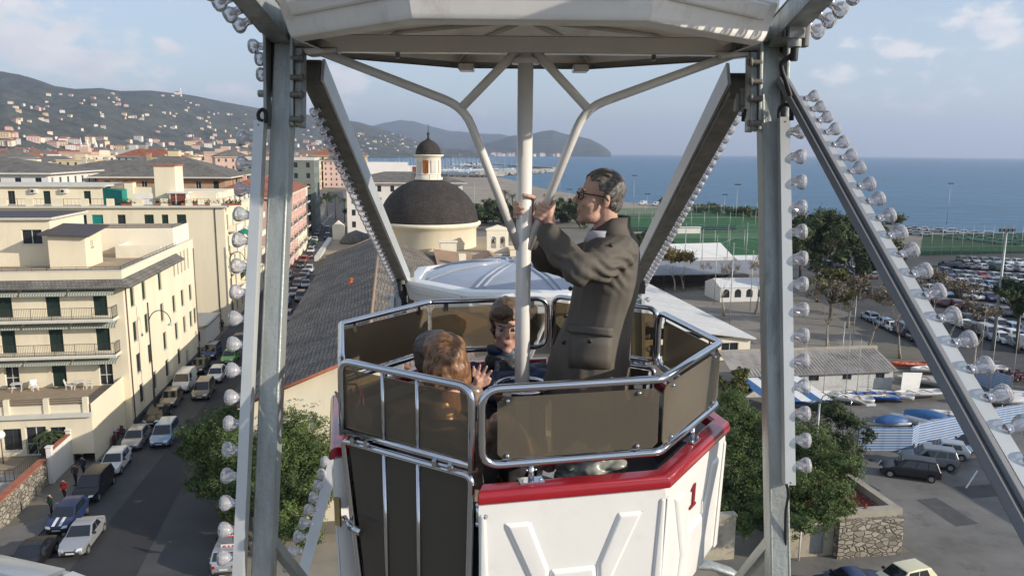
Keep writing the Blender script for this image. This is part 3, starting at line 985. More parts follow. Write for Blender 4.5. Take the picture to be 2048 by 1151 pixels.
def sea_mat():
    m = M('sea_water', (.012, .098, .190), .32, 0, .12, .004, spec=.25)
    nt = m.node_tree; N, L = nt.nodes.new, nt.links.new; b = nt.nodes['Principled BSDF']
    tc = N('ShaderNodeTexCoord'); mp = N('ShaderNodeMapping'); mp.inputs['Scale'].default_value = (.35, 1, 1); mp.inputs['Rotation'].default_value = (0, 0, R(-25))
    L(tc.outputs['Object'], mp.inputs[0])
    n1 = N('ShaderNodeTexNoise'); n1.inputs['Scale'].default_value = .12; n1.inputs['Detail'].default_value = 9; n1.inputs['Roughness'].default_value = .62
    n2 = N('ShaderNodeTexNoise'); n2.inputs['Scale'].default_value = .018; n2.inputs['Detail'].default_value = 5
    L(mp.outputs[0], n1.inputs['Vector']); L(mp.outputs[0], n2.inputs['Vector'])
    ad = N('ShaderNodeMath'); ad.operation = 'ADD'; L(n1.outputs[0], ad.inputs[0]); L(n2.outputs[0], ad.inputs[1])
    bp = N('ShaderNodeBump'); bp.inputs['Strength'].default_value = 1; bp.inputs['Distance'].default_value = 2.4
    L(ad.outputs[0], bp.inputs['Height']); L(bp.outputs[0], b.inputs['Normal'])
    # swell shows as darker and lighter water
    mr = N('ShaderNodeMapRange'); L(n1.outputs[0], mr.inputs[0]); mr.inputs[1].default_value = .35; mr.inputs[2].default_value = .65; mr.inputs[3].default_value = .72; mr.inputs[4].default_value = 1.3
    sc = N('ShaderNodeVectorMath'); sc.operation = 'SCALE'
    src = b.inputs['Base Color'].links[0].from_socket
    L(src, sc.inputs[0]); L(mr.outputs[0], sc.inputs['Scale']); L(sc.outputs[0], b.inputs['Base Color'])
    return m


struct(mb, 'sea', sea_mat())
# beach from the pitch round to the harbour arm
beach = [gr(x, y) for x, y in coast_px[:7]] + [gr(1340, 428), gr(1250, 428), gr(1140, 430), gr(1060, 420), gr(940, 412), gr(860, 400), gr(740, 395), gr(700, 380), gr(640, 372), gr(630, 355)] + [gr(760, 354), gr(870, 352)]
sheet('beach', beach, .05, m_sand)
# pale line of surf along the shore
mb = MB()
cc = [Vector((*p, 0)) for p in coast]
for i in range(1, len(cc) - 1):
    for k in range(6):
        a = cc[i].lerp(cc[i + 1], k / 6); b = cc[i].lerp(cc[i + 1], (k + 1) / 6)
        w0, w1 = rnd(.6, 3), rnd(.6, 3)
        o = Vector((1, .25, 0))
        mb.quad(a + Vector((0, 0, .06)) - o, b + Vector((0, 0, .06)) - o, b + o * w1 + Vector((0, 0, -1.17)), a + o * w0 + Vector((0, 0, -1.17)))
o = struct(mb, 'surf', M('sea_foam', (.5, .52, .52), .6, 0, .3, .1)); o['kind'] = 'stuff'


# streets
def kerb_box(name, a0, a1, b0, b1, z, mat):
    mb = MB(); mb.box((a0, b0, -.02), (a1, b1, z)); return struct(mb, name, mat)


sheet('road', [(-24.0, -10), (-11.5, -10), (-11.5, 50), (-13.0, 60), (-13.2, 150), (-14, 200), (-18, 330), (-30, 520), (-38, 520), (-27, 330), (-23.6, 200), (-23.8, 130)], .008, m_asphalt)
sheet('road_patch', [(-20.2, -10), (-15.6, -10), (-15.6, 40), (-17.2, 78), (-17.4, 130), (-19.3, 130), (-19.4, 78), (-20.2, 50)], .013, M('newer_asphalt', (.038, .038, .041), .85, 0, .2, .4))
mb = MB(); mb.box((-26.9, -10, -.02), (-24.0, 55, .13)); mb.box((-24.9, 55, -.02), (-24.0, 74.3, .13)); mb.box((-24.18, 74.3, -.02), (-23.95, 118, .13)); mb.box((-24.2, 118, -.02), (-23.6, 330, .13))
struct(mb, 'pavement', m_pave)
kerb_box('pavement', -13.0, -10.3, 56, 128, .13, m_pave)
# paved strip and forecourt at the foot of the wheel
sheet('forecourt', [(-11.4, 20), (20, 20), (20, 44), (7, 50), (-10, 51.5)], .012, M('forecourt_paving', (.25, .225, .185), .9, 0, .15, .5))
# pavement / yard on the right, towards the parked cars
sheet('yard', [(20, 20), (120, 20), (120, 60), (66, 72), (60, 92), (36, 90), (36, 56), (34, 46), (34, 43.2), (20, 44)], .010, m_lot)
mb = MB()
for (x0, y0, x1, y1) in [(1955, 940, 1932, 975)]:
    a, b = gr(x0, y0, .016); c, d = gr(x1, y1, .016); mb.beam((a, b, .016), (c, d, .016), .12, .002)
for t in (0, .5): pass
struct(mb, 'parking_lines', m_paint)
# plaza with bare plane trees, and the big seaside car park
plz = [gr(x, y) for x, y in [(1300, 548), (1440, 560), (1560, 575), (1640, 600), (1760, 660), (1850, 700), (1900, 760), (1500, 790), (1455, 760)]]
sheet('plaza', [(44, 160), (62, 160), (75, 152), (70, 120), (66, 96), (62, 84), (60, 77), (37, 77), (37, 90), (47, 91)], .02, m_plaza)
for i_, (x_, y_, w_, h_) in enumerate([(44, 50, 5, 2.2), (39.5, 46, 2.0, 4.5), (52, 52, 6, 1.6), (36.5, 52, 1.4, 1.4), (48, 58.5, 3, .8)]): sheet('asphalt_patch', [(x_, y_), (x_ + w_, y_ + .2), (x_ + w_ - .1, y_ + h_), (x_ + .1, y_ + h_ - .1)], .016, M('patched_asphalt', (.075, .075, .075), .9, 0, .25, .8))
for x_, y_ in ((-17.8, 47), (-19.0, 58), (-17.5, 71), (46, 54.6), (41, 58)):
    mb = MB(); mb.lathe([(.001, .022), (.36, .022), (.36, .012)], (x_, y_, 0), seg=18); struct(mb, 'manhole_cover', M('cast_iron', (.05, .047, .045), .6))
sheet('car_park', [(76, 152), (76, 118), (72, 96), (66, 74), (120, 58), (260, 20), (260, 150), (226, 186), (130, 196), (110, 186)], .014, m_asphalt)
sheet('shore_road', [gr(1700, 447), gr(1790, 462), gr(1900, 476), gr(2048, 490), (330, 120), (330, 150), gr(2048, 474), gr(1900, 460), gr(1800, 452), gr(1700, 441)], .03, m_lot)
mb = MB(); mb.box((130, 196.3, 0), (235, 197.1, .9)); o = mb.build('low_wall', M('pale_render', (.45, .42, .36), .85, 0, .2, .5), None, (0, 0, 0), TH)
tag(o, 'long low pale wall between the seaside car park and the green netting', 'wall')

# sports pitches
P1 = [(60, 186), (124, 184), (134, 236), (66, 240)]
P2 = [(64, 248), (150, 243), (176, 300), (88, 306)]
sheet('sports_pitch', [gr(1290, 512), gr(1560, 512), gr(1560, 463), gr(1245, 466)], .03, m_turf)
sheet('sports_pitch', [gr(1235, 459), gr(1560, 458), gr(1560, 424), gr(1225, 434)], .03, m_turf)
mb = MB()
for (x0, y0, x1, y1) in [(1440, 488, 1470, 475), (1470, 475, 1560, 492), (1340, 470, 1440, 469), (1440, 488, 1500, 500), (1345, 440, 1440, 456), (1440, 456, 1540, 446)]:
    a, b = gr(x0, y0, .05); c, d = gr(x1, y1, .05); mb.beam((a, b, .05), (c, d, .05), .22, .004)
struct(mb, 'pitch_lines', m_paint)
# garden level behind the stone wall
sheet('garden_lawn', [(-60, 40), (-26.9, 40), (-26.9, 56), (-60, 56)], .9, m_grass)

# ------------------------------------------------ hills
from mathutils import noise as mn


def hill(name, table, D0, D1, mat, seed, amp, nr=46, step=6, back=.35, lowz=0.0):
    """terrain between a base line D0 and a ridge D1 (functions of bearing); table: sight line of the ridge"""
    xs = list(range(int(table[0][0]), int(table[-1][0]) + 1, step))
    cols = []
    for x in xs:
        for i in range(len(table) - 1):
            if table[i][0] <= x <= table[i + 1][0]:
                t = (x - table[i][0]) / (table[i + 1][0] - table[i][0]); t2 = t
                y = table[i][1] * (1 - t2) + table[i + 1][1] * t2; break
        r = ray(x, y); az = math.atan2(r[0], r[1]); el = math.atan2(r[2], math.hypot(r[0], r[1]))
        cols.append((az, el, D0(x), D1(x)))
    mb = MB(); n = len(cols); rows = nr + 10; vs = []
    for az, el, d0, d1 in cols:
        hr = H + d1 * math.tan(el)
        for j in range(rows):
            t = j / nr
            d = d0 + (d1 - d0) * t
            X, Y = d * math.sin(az), d * math.cos(az)
            if t <= 1:
                s = t ** 1.05
                base = lowz + (hr - lowz) * (s * .8 + .2 * (3 * s * s - 2 * s ** 3))
                env = min(1, 4 * t) * (1 - t) ** .5
            else:
                base = hr - (hr - lowz) * (t - 1) * 1.6; env = (t - 1) * 2
            nz = 0; f = 1 / 700; A = 1
            for o_ in range(5):
                nz += A * (1 - abs(mn.noise(Vector((X * f + seed, Y * f, o_ * 3.1)))) * 2.4); f *= 2.1; A *= .5
            vs.append((X, Y, max(lowz - 3, base + (nz - .6) * amp * env)))
    fs = [(i * rows + j, (i + 1) * rows + j, (i + 1) * rows + j + 1, i * rows + j + 1) for i in range(n - 1) for j in range(rows - 1)]
    mb.add(vs, fs, 0, True)
    o = mb.build(name, mat); o['kind'] = 'structure'
    return o, cols, vs, rows


m_hill = M('hillside_scrub', (.060, .066, .048), .95, 0, .6, .012, bump=1, bs=.05, flecks=((.095, .085, .060), .016, .8))
for n_ in m_hill.node_tree.nodes:
    if n_.type == 'BUMP': n_.inputs['Distance'].default_value = 14
m_far = M('distant_hillside', (.05, .06, .045), .95, 0, .3, .002)
T1 = [(-700, 215), (-400, 170), (-200, 150), (-90, 140), (0, 143), (40, 150), (75, 160), (110, 172), (150, 178), (200, 176), (240, 182), (300, 181), (345, 186), (400, 194), (450, 204), (520, 217), (600, 228), (660, 234), (720, 246), (780, 264), (840, 284), (890, 299), (925, 305), (960, 309)]
hill_main = hill('hills', T1, lambda x: 1750 + max(0, x) * 2.2, lambda x: 3300 + max(0, x) * 3.2 if x > 150 else 3780 + (150 - x) * 5, m_hill, 3.1, 42, step=5)
T2 = [(560, 262), (680, 256), (740, 252), (770, 246), (800, 240), (830, 243), (860, 252), (900, 262), (960, 267), (1000, 268), (1040, 277), (1090, 290), (1120, 303), (1135, 310)]
hill('far_hills', T2, lambda x: 7600, lambda x: 10500, m_far, 9.2, 60, nr=26, lowz=-1.3)
T3 = [(890, 308), (930, 300), (960, 290), (1000, 279), (1025, 271), (1060, 269), (1085, 262), (1105, 260), (1130, 268), (1150, 271), (1180, 278), (1200, 288), (1212, 297), (1222, 308)]
hill_cape = hill('headland', T3, lambda x: 6000, lambda x: 7000, m_far, 5.7, 36, nr=26, step=4, lowz=-1.3)
# low far shore with the white town under the hills
sheet('far_shore', [AB(*[d * f for f in (math.sin(a), math.cos(a))]) for a, d in [(R(-12), 4000), (R(-8), 4400), (R(-3), 5200), (R(0), 5900), (R(3), 6100), (R(3), 8000), (R(-12), 8000)]], .3, m_ground)

# ------------------------------------------------ air
mb = MB(); mb.box((-20500, -6000, -25), (21000, 20500, 760))
haze = bpy.data.materials.new('pale_air'); haze.use_nodes = True
nt = haze.node_tree; nt.nodes.remove(nt.nodes['Principled BSDF'])
pv = nt.nodes.new('ShaderNodeVolumePrincipled'); pv.inputs['Color'].default_value = (.62, .74, 1.0, 1); pv.inputs['Density'].default_value = 9.0e-5; pv.inputs['Anisotropy'].default_value = .2
nt.links.new(pv.outputs[0], nt.nodes['Material Output'].inputs['Volume'])
o = mb.build('haze', haze); o['kind'] = 'stuff'
# ================================================================ buildings
cream = M('cream_render', (.76, .68, .51), .85, 0, .07, .35, streak=3, flecks=((.66, .58, .43), .4, .5), bump=.05, bs=20)
cream_l = M('light_cream_render', (.80, .74, .60), .85, 0, .05, .35, flecks=((.72, .65, .52), .5, .5))
pinkw = M('pink_render', (.66, .42, .36), .85, 0, .08, .3, flecks=((.58, .38, .33), .4, .5))
sage = M('grey_green_render', (.17, .20, .18), .85, 0, .1, .3)
greyw = M('pale_grey_render', (.50, .49, .46), .85, 0, .08, .3)
whitew = M('white_render', (.70, .68, .64), .8, 0, .06, .3)
concrete = M('bare_concrete', (.36, .33, .27), .9, 0, .2, .6, flecks=((.25, .23, .19), .7, .7))
g_shut = M('dark_green_shutter', (.014, .032, .026), .55, 0, .2, 8)
teal = M('teal_awning_cloth', (.01, .20, .17), .7, 0, .1, 1)
frame_w = M('white_frame', (.68, .67, .64), .5, 0, .05, 3)
pane = M('dark_window_glass', (.025, .03, .035), .08, 0, .4, .6, spec=.6)
iron = M('dark_railing', (.05, .045, .04), .6, .2, .1, 8)
trimw = M('pale_stone_trim', (.58, .56, .50), .8, 0, .08, 1)
terracotta = MB_('terracotta_tiles', (.36, .13, .07), (.28, .10, .06), (.16, .07, .05), .3, .35, .02, bump=.5)
coping = M('terracotta_coping', (.34, .12, .07), .8, 0, .2, 2)
greytile = MB_('grey_concrete_tiles', (.20, .185, .16), (.15, .14, .125), (.08, .075, .07), .33, .38, .03, bump=.7)
slate = MB_('nave_roof_slates', (.25, .215, .175), (.16, .14, .118), (.07, .062, .055), .62, .36, .045, bump=.8, noise=.5, nscale=.35)
slate_sun = slate
scale_t = MB_('dome_slates', (.06, .052, .048), (.042, .037, .034), (.018, .016, .015), .5, .3, .03, bump=.6, noise=.25)
flatroof = M('flat_roof_screed', (.36, .29, .20), .9, 0, .15, .4, flecks=((.28, .19, .11), .3, .8))


def rubble(name, c1, c2, mortar, sc):
    m = bpy.data.materials.new(name); MATS[name] = m; m.use_nodes = True; nt = m.node_tree; N, L = nt.nodes.new, nt.links.new; b = nt.nodes['Principled BSDF']; b.inputs['Roughness'].default_value = .9
    tc = N('ShaderNodeTexCoord'); mp = N('ShaderNodeMapping'); mp.inputs['Scale'].default_value = (.62, 1.15, 1); L(tc.outputs['UV'], mp.inputs[0])
    v = N('ShaderNodeTexVoronoi'); v.inputs['Scale'].default_value = sc; L(mp.outputs[0], v.inputs['Vector']); e = N('ShaderNodeTexVoronoi'); e.feature = 'DISTANCE_TO_EDGE'; e.inputs['Scale'].default_value = sc; L(mp.outputs[0], e.inputs['Vector'])
    sp = N('ShaderNodeSeparateColor'); L(v.outputs['Color'], sp.inputs[0]); k = N('ShaderNodeMix'); k.data_type = 'RGBA'; L(sp.outputs[0], k.inputs[0]); k.inputs[6].default_value = (*c1, 1); k.inputs[7].default_value = (*c2, 1)
    r = N('ShaderNodeMapRange'); L(e.outputs['Distance'], r.inputs[0]); r.inputs[1].default_value = .02; r.inputs[2].default_value = .10; q = N('ShaderNodeMix'); q.data_type = 'RGBA'; L(r.outputs[0], q.inputs[0]); q.inputs[6].default_value = (*mortar, 1); L(k.outputs[2], q.inputs[7]); L(q.outputs[2], b.inputs['Base Color'])
    bp = N('ShaderNodeBump'); bp.inputs['Distance'].default_value = .06; L(r.outputs[0], bp.inputs['Height']); L(bp.outputs[0], b.inputs['Normal']); return m


stone = rubble('rubble_stone', (.40, .36, .29), (.20, .175, .14), (.12, .105, .085), 3.2)
stripes_cloth = None


def striped(name, c1, c2, w, vertical=True):
    m = bpy.data.materials.new(name); MATS[name] = m; m.use_nodes = True
    nt = m.node_tree; N, L = nt.nodes.new, nt.links.new; b = nt.nodes['Principled BSDF']; b.inputs['Roughness'].default_value = .8
    tc = N('ShaderNodeTexCoord'); sp = N('ShaderNodeSeparateXYZ'); L(tc.outputs['UV'], sp.inputs[0])
    mu = N('ShaderNodeMath'); mu.operation = 'MULTIPLY'; L(sp.outputs[0 if vertical else 1], mu.inputs[0]); mu.inputs[1].default_value = 1 / w
    fr = N('ShaderNodeMath'); fr.operation = 'FRACT'; L(mu.outputs[0], fr.inputs[0])
    gt = N('ShaderNodeMath'); gt.operation = 'GREATER_THAN'; L(fr.outputs[0], gt.inputs[0]); gt.inputs[1].default_value = .5
    mx = N('ShaderNodeMix'); mx.data_type = 'RGBA'; L(gt.outputs[0], mx.inputs[0]); mx.inputs[6].default_value = (*c1, 1); mx.inputs[7].default_value = (*c2, 1)
    L(mx.outputs[2], b.inputs['Base Color']); return m


awn = striped('striped_awning_cloth', (.50, .50, .43), (.20, .25, .21), .22)
_wc = {}


def window(root, o, ex, w, h, kind='shutter', depth=.14):
    """a shared window mesh hung in an opening whose lower left outer corner is o"""
    key = (round(w, 2), round(h, 2), kind)
    ex = Vector((ex[0], ex[1], 0)).normalized()
    ang = math.atan2(ex.y, ex.x)
    nm = {'shutter': 'shutter', 'glass': 'window', 'french': 'french_window', 'dark': 'window', 'door': 'door', 'teal': 'blind'}[kind]
    if key not in _wc:
        mb = MB(); d = depth; t = .06
        if kind == 'shutter':
            mb.box((0, d - .03, 0), (w / 2 - .01, d + .02, h)); mb.box((w / 2 + .01, d - .03, 0), (w, d + .02, h)); mb.box((0, d + .021, 0), (w, d + .05, h))
            k = .12
            while k < h - .1: mb.box((.05, d - .042, k), (w / 2 - .05, d - .028, k + .03)); mb.box((w / 2 + .05, d - .042, k), (w - .05, d - .028, k + .03)); k += .16
            mats = [g_shut]
        elif kind == 'teal':
            mb.box((0, d - .03, 0), (w, d + .02, h)); mats = [teal]
        elif kind == 'door':
            mb.box((0, d, 0), (w, d + .05, h)); mb.box((.1, d - .02, .1), (w - .1, d + .0, h - .1)); mb.cyl((w - .08, d - .05, 1.05), (w - .08, d, 1.05), .03); mats = [M('grey_door_paint', (.3, .31, .31), .6)]
        else:
            fm = 0
            mb.box((0, d - .02, 0), (w, d + .04, t)); mb.box((0, d - .02, h - t), (w, d + .04, h)); mb.box((0, d - .02, t), (t, d + .04, h - t)); mb.box((w - t, d - .02, t), (w, d + .04, h - t))
            if w > .8: mb.box((w / 2 - t / 2, d - .015, t), (w / 2 + t / 2, d + .035, h - t))
            if kind == 'french' or h > 2.0: mb.box((t, d - .01, h * .38), (w - t, d + .03, h * .38 + t))
            mb.box((t, d + .01, t), (w - t, d + .03, h - t), 1)
            mats = [frame_w if kind != 'dark' else M('dark_frame', (.06, .07, .07), .5), pane]
        ob = mb.build(nm, mats, root); _wc[key] = ob
    else:
        ob = _wc[key].copy(); COL.objects.link(ob); ob.parent = root
    ob.location = (o[0], o[1], o[2]); ob.rotation_euler.z = ang
    return ob


def wall(mb, root, o, ex, W_, Hh, ops=(), depth=.16, m=0, sill=True, pad=None):
    """wall plane from o along ex (2D), height Hh, openings [(x0,x1,z0,z1,kind)] cut through with reveals.
    Outward side is to the right of ex."""
    ex = Vector((ex[0], ex[1], 0)).normalized(); inn = Vector((-ex.y, ex.x, 0)); o = Vector(o); Z = Vector((0, 0, 1))
    ops = [q for q in ops if q[0] > .02 and q[1] < W_ - .02]
    xs = sorted({0, W_} | {q[0] for q in ops} | {q[1] for q in ops}); zs = sorted({0, Hh} | {q[2] for q in ops} | {q[3] for q in ops})
    zs = [z for z in zs if 0 <= z <= Hh]
    for i in range(len(xs) - 1):
        for j in range(len(zs) - 1):
            cx, cz = (xs[i] + xs[i + 1]) / 2, (zs[j] + zs[j + 1]) / 2
            if any(q[0] < cx < q[1] and q[2] < cz < q[3] for q in ops): continue
            mb.quad(o + ex * xs[i] + Z * zs[j], o + ex * xs[i + 1] + Z * zs[j], o + ex * xs[i + 1] + Z * zs[j + 1], o + ex * xs[i] + Z * zs[j + 1], m)
    for q in ops:
        a, b, c, d = o + ex * q[0] + Z * q[2], o + ex * q[1] + Z * q[2], o + ex * q[1] + Z * q[3], o + ex * q[0] + Z * q[3]
        k = inn * (depth + .06)
        for s, e in ((a, b), (b, c), (c, d), (d, a)): mb.quad(s, e, e + k, s + k, m)
        if q[4] != 'hole': window(root, a + inn * .0, ex, q[1] - q[0], q[3] - q[2], q[4], depth)
        if sill and q[4] in ('shutter', 'glass', 'dark') and q[3] - q[2] < 2.0:
            mb.add([a - ex * .06 - inn * .06 + Z * -.06, b + ex * .06 - inn * .06 + Z * -.06, b + ex * .06 + Z * -.06, a - ex * .06 + Z * -.06,
                    a - ex * .06 - inn * .06 - Z * .003, b + ex * .06 - inn * .06 - Z * .003, b + ex * .06 - Z * .003, a - ex * .06 - Z * .003], [(3, 2, 1, 0), (4, 5, 6, 7), (0, 1, 5, 4), (1, 2, 6, 5), (2, 3, 7, 6), (3, 0, 4, 7)], 1)


def railing(root, pts, z, h=1.0, gap=.14, name='railing'):
    mb = MB()
    for i in range(len(pts) - 1):
        a, b = Vector((*pts[i], z)), Vector((*pts[i + 1], z)); L_ = (b - a).length; n = max(1, int(L_ / gap))
        for hh in (h, .08): mb.beam(a + Vector((0, 0, hh)), b + Vector((0, 0, hh)), .04, .04)
        for k in range(n + 1):
            p = a.lerp(b, k / n); mb.beam(p, p + Vector((0, 0, h)), .018, .018, (0, 1, 0))
            if k % 12 == 0: mb.beam(p, p + Vector((0, 0, h)), .045, .045, (0, 1, 0))
    return mb.build(name, [iron], root)


def tiled_skirt(root, pts, w, z0, z1, name='eave_roof', mat=None):
    mb = MB()
    for i in range(len(pts) - 1):
        (a, n0), (b, n1) = pts[i], pts[i + 1]
        a, b = Vector((*a, 0)), Vector((*b, 0)); n0, n1 = Vector((*n0, 0)), Vector((*n1, 0))
        p = [a + n0 * w + Vector((0, 0, z0)), b + n1 * w + Vector((0, 0, z0)), b + Vector((0, 0, z1)), a + Vector((0, 0, z1))]
        q = [v - Vector((0, 0, .12)) for v in p[:2]]
        mb.add(p + q + [a + Vector((0, 0, z0 - .12)), b + Vector((0, 0, z0 - .12))], [(0, 1, 2, 3), (4, 5, 1, 0), (6, 7, 5, 4)])
    return mb.build(name, [mat or greytile], root)


# ------------------------------------------------ the hotel on the left
hx, hb = -24.2, 74.3
hot = street_thing('apartment_hotel', 'cream four-storey hotel with striped awnings, beside the stone wall', 'building', hx, hb)
LX = -36.0
mb = MB()
# facade towards us
ops = []
for k in range(8):
    for z in (11.0, 7.7, 4.42):
        ax = -1.4 - 1.22 - k * 4.0
        kd = 'shutter' if z > 5 or k % 2 else 'french'
        ops.append((ax + 36, ax + 1.2 + 36, z, z + 2.45, kd))
wall(mb, hot, (LX, 0, 0), (1, 0), 36, 15.1, ops)
# street side wall, openings surveyed on the photograph
raw = [(264, 583, 1), (287, 572, 1), (319, 555, 1), (270, 652, 1), (293, 638, 1), (324, 618, 1), (347, 590, 1), (364, 581, 1), (380, 571, 1),
       (277, 719, 1), (300, 703, 1), (330, 678, 1), (353, 657, 1), (369, 644, 1), (382, 635, 1), (390, 628, 1), (283, 773, 1), (310, 762, 1), (335, 740, 1), (359, 717, 1)]
rows = {}
ops = []
for x, y, _ in raw:
    b, z = pa(x, y, hx); s = b - hb
    zc = min((12.3, 8.9, 5.7, 2.6), key=lambda q: abs(q - z))
    ops.append((round(s - .6, 2), round(s + .6, 2), round(zc - .95, 2), round(zc + .95, 2), 'dark' if zc < 9 and len(ops) % 4 == 1 else 'shutter'))
for k in range(5): ops.append((round(17.0 + k * 1.55, 2), round(17.0 + k * 1.55 + .62, 2), 11.8, 14.3, 'shutter'))
s0 = pa(375, 715, hx)[0] - hb
ops.append((round(s0 - .5, 2), round(s0 + .5, 2), .15, 2.5, 'door'))
ops2 = []
for q in sorted(ops):
    if all(q[1] < p[0] - .05 or q[0] > p[1] + .05 or q[3] < p[2] or q[2] > p[3] for p in ops2): ops2.append(q)
wall(mb, hot, (0, 0, 0), (0, 1), 26.3, 15.1, ops2)
wall(mb, hot, (0, 26.3, 0), (-1, 0), 36, 15.1)
# terrace roof slab and parapet inner faces
mb.box((LX, .25, 14.0), (-.25, 26.1, 14.25), 2)
mb.quad((LX, .25, 15.1), (-.25, .25, 15.1), (-.25, .25, 14.25), (LX, .25, 14.25)); mb.quad((-.25, .25, 15.1), (-.25, 26.1, 15.1), (-.25, 26.1, 14.25), (-.25, .25, 14.25))
mb.box((LX, -.03, 15.1), (.03, .28, 15.18), 1); mb.box((-.28, .28, 15.1), (.03, 26.3, 15.18), 1)
mb.build('wall', [cream, trimw, flatroof], hot)
# darker plinth, corner pilaster and downpipes
mb = MB(); mb.box((.0, 0, 0), (.05, 26.3, .9)); mb.build('plinth', [M('grey_plinth', (.12, .12, .125), .8)], hot)
mb = MB()
for y in (.5, 26.0): mb.cyl((.08, y, .1), (.08, y, 14), .05, 0, 8)
mb.cyl((.08, .5, 14), (.4, -.3, 14.2), .05, 0, 8)
mb.build('downpipe', [M('copper_pipe', (.12, .06, .045), .5)], hot)
tiled_skirt(hot, [((LX, 0), (0, -1)), ((0, 0), (1, -1)), ((0, 18.3), (1, 0))], .95, 13.75, 14.35)
# balconies, railings and awnings
for z in (10.95, 7.65):
    mb = MB(); mb.box((LX, -1.45, z - .22), (-.55, .0, z)); mb.box((LX, -1.5, z - .26), (-.5, -1.40, z - .05), 1)
    mb.build('balcony', [cream_l, trimw], hot)
    railing(hot, [(LX, -1.38), (-.62, -1.38), (-.62, -.02)], z, 1.05)
for z in (13.55, 10.55, 7.25):
    for k in range(8):
        a1 = -1.25 - k * 4.0 + .6; w = 3.75
        mb = MB(); dz = .75 if z > 8 else .65; dp = .8 if z > 8 else 1.3
        mb.add([(a1 - w, 0, z), (a1, 0, z), (a1, -dp, z - dz * .45), (a1 - w, -dp, z - dz * .45), (a1, -dp, z - dz * .75), (a1 - w, -dp, z - dz * .75),
                (a1 - w, .0, z - .03), (a1, .0, z - .03), (a1, -dp + .02, z - dz * .75), (a1 - w, -dp + .02, z - dz * .75)], [(0, 1, 2, 3), (3, 2, 4, 5), (7, 6, 9, 8), (5, 4, 8, 9), (1, 7, 8, 2), (0, 3, 9, 6)])
        mb.build('awning', [awn], hot)
# roof-top volumes
mb = MB()
wall(mb, hot, (-14.0, 10, 14.25), (1, 0), 4.3, 4.7, [(1.6, 3.5, 2.2, 3.7, 'glass')])   # left penthouse front
wall(mb, hot, (-9.7, 10, 14.25), (0, 1), 9, 4.7)
wall(mb, hot, (LX, 10, 14.25), (1, 0), 22, 4.7)
mb.box((LX, 9.6, 18.95), (-9.3, 19.4, 19.15), 1); mb.box((LX, 9.8, 19.15), (-9.5, 19.2, 19.2), 2)
mb.build('penthouse', [cream, trimw, M('bitumen_roof', (.07, .065, .07), .8)], hot)
mb = MB()
wall(mb, hot, (-9.2, 8.0, 14.25), (1, 0), 3.4, 3.2)
wall(mb, hot, (-5.8, 8.0, 14.25), (0, 1), 4.5, 3.3, [(1.5, 2.1, 1.9, 2.6, 'glass')])
wall(mb, hot, (-9.2, 12.5, 14.25), (0, -1), 4.5, 3.3)
mb.add([(-9.9, 7.4, 17.75), (-5.2, 7.4, 17.55), (-5.2, 13.4, 18.1), (-9.9, 13.4, 18.3), (-9.9, 7.4, 17.6), (-5.2, 7.4, 17.4), (-5.2, 13.4, 17.95), (-9.9, 13.4, 18.15)], [(0, 1, 2, 3), (7, 6, 5, 4), (0, 4, 5, 1), (1, 5, 6, 2), (2, 6, 7, 3), (3, 7, 4, 0)], 1)
mb.build('stair_tower', [cream, M('bitumen_roof', (.07, .065, .07), .8)], hot)
mb = MB()
wall(mb, hot, (-24, 19.2, 14.25), (1, 0), 23.6, 2.9)
wall(mb, hot, (-.4, 19.2, 14.25), (0, 1), 7.1, 2.9)
mb.box((-24, 19.4, 17.0), (-.6, 26.3, 17.05), 1)
mb.box((-5.5, 15.5, 14.25), (-.8, 15.7, 15.6)); mb.box((-5.5, 15.7, 14.25), (-5.3, 19.2, 15.6))
mb.build('roof_terrace_wall', [cream_l, flatroof], hot)
railing(hot, [(-24, 19.4), (-.5, 19.4), (-.5, 26.0)], 17.1, .35, 1.2, 'roof_railing')
railing(hot, [(LX, .1), (-.1, .1), (-.1, 19)], 15.18, .3, 1.2, 'roof_railing')
# projecting terrace wing
mb = MB()
ops = [(3.6 + 4.4 * k, 3.6 + 4.4 * k + 1.7, 1.2, 3.0, 'dark') for k in range(7)] + [(5.35 + 4.4 * k, 5.35 + 4.4 * k + 1.7, 1.2, 3.0, 'dark') for k in range(6)]
wall(mb, hot, (LX, -8.0, .9), (1, 0), 35.4, 3.35, [(x, x + 2.1, .55, 2.4, 'dark') for x in (1, 3.3, 6.6, 8.9, 12.2, 14.5, 17.8, 20.1, 23.4, 25.7)] + [(28.5, 29.9, .55, 2.4, 'dark'), (30.2, 31.8, .05, 2.5, 'french'), (32.1, 33.3, .55, 2.4, 'dark')])
wall(mb, hot, (-.6, -8.0, 0), (0, 1), 8.0, 5.2)
mb.box((LX, -7.8, 4.15), (-.8, 0, 4.40), 2)
mb.box((LX, -8.3, 4.15), (-.5, -7.99, 4.5), 1)
for k in range(12):
    x = -1.0 - k * 3.0
    mb.box((x - .2, -8.1, 4.5), (x + .2, -7.75, 5.75), 0)
    mb.box((x - 2.8, -7.98, 4.5), (x - .2, -7.86, 5.15), 0)
mb.build('terrace_wing', [cream, trimw, M('terrace_tiles', (.32, .25, .17), .8)], hot)
mb = MB()
for k in range(12):
    x = -1.0 - k * 3.0
    for z in (5.3, 5.5, 5.68): mb.beam((x - 2.8, -7.92, z), (x - .2, -7.92, z), .06, .07)
mb.build('timber_rail', [M('weathered_timber', (.16, .12, .09), .8)], hot)


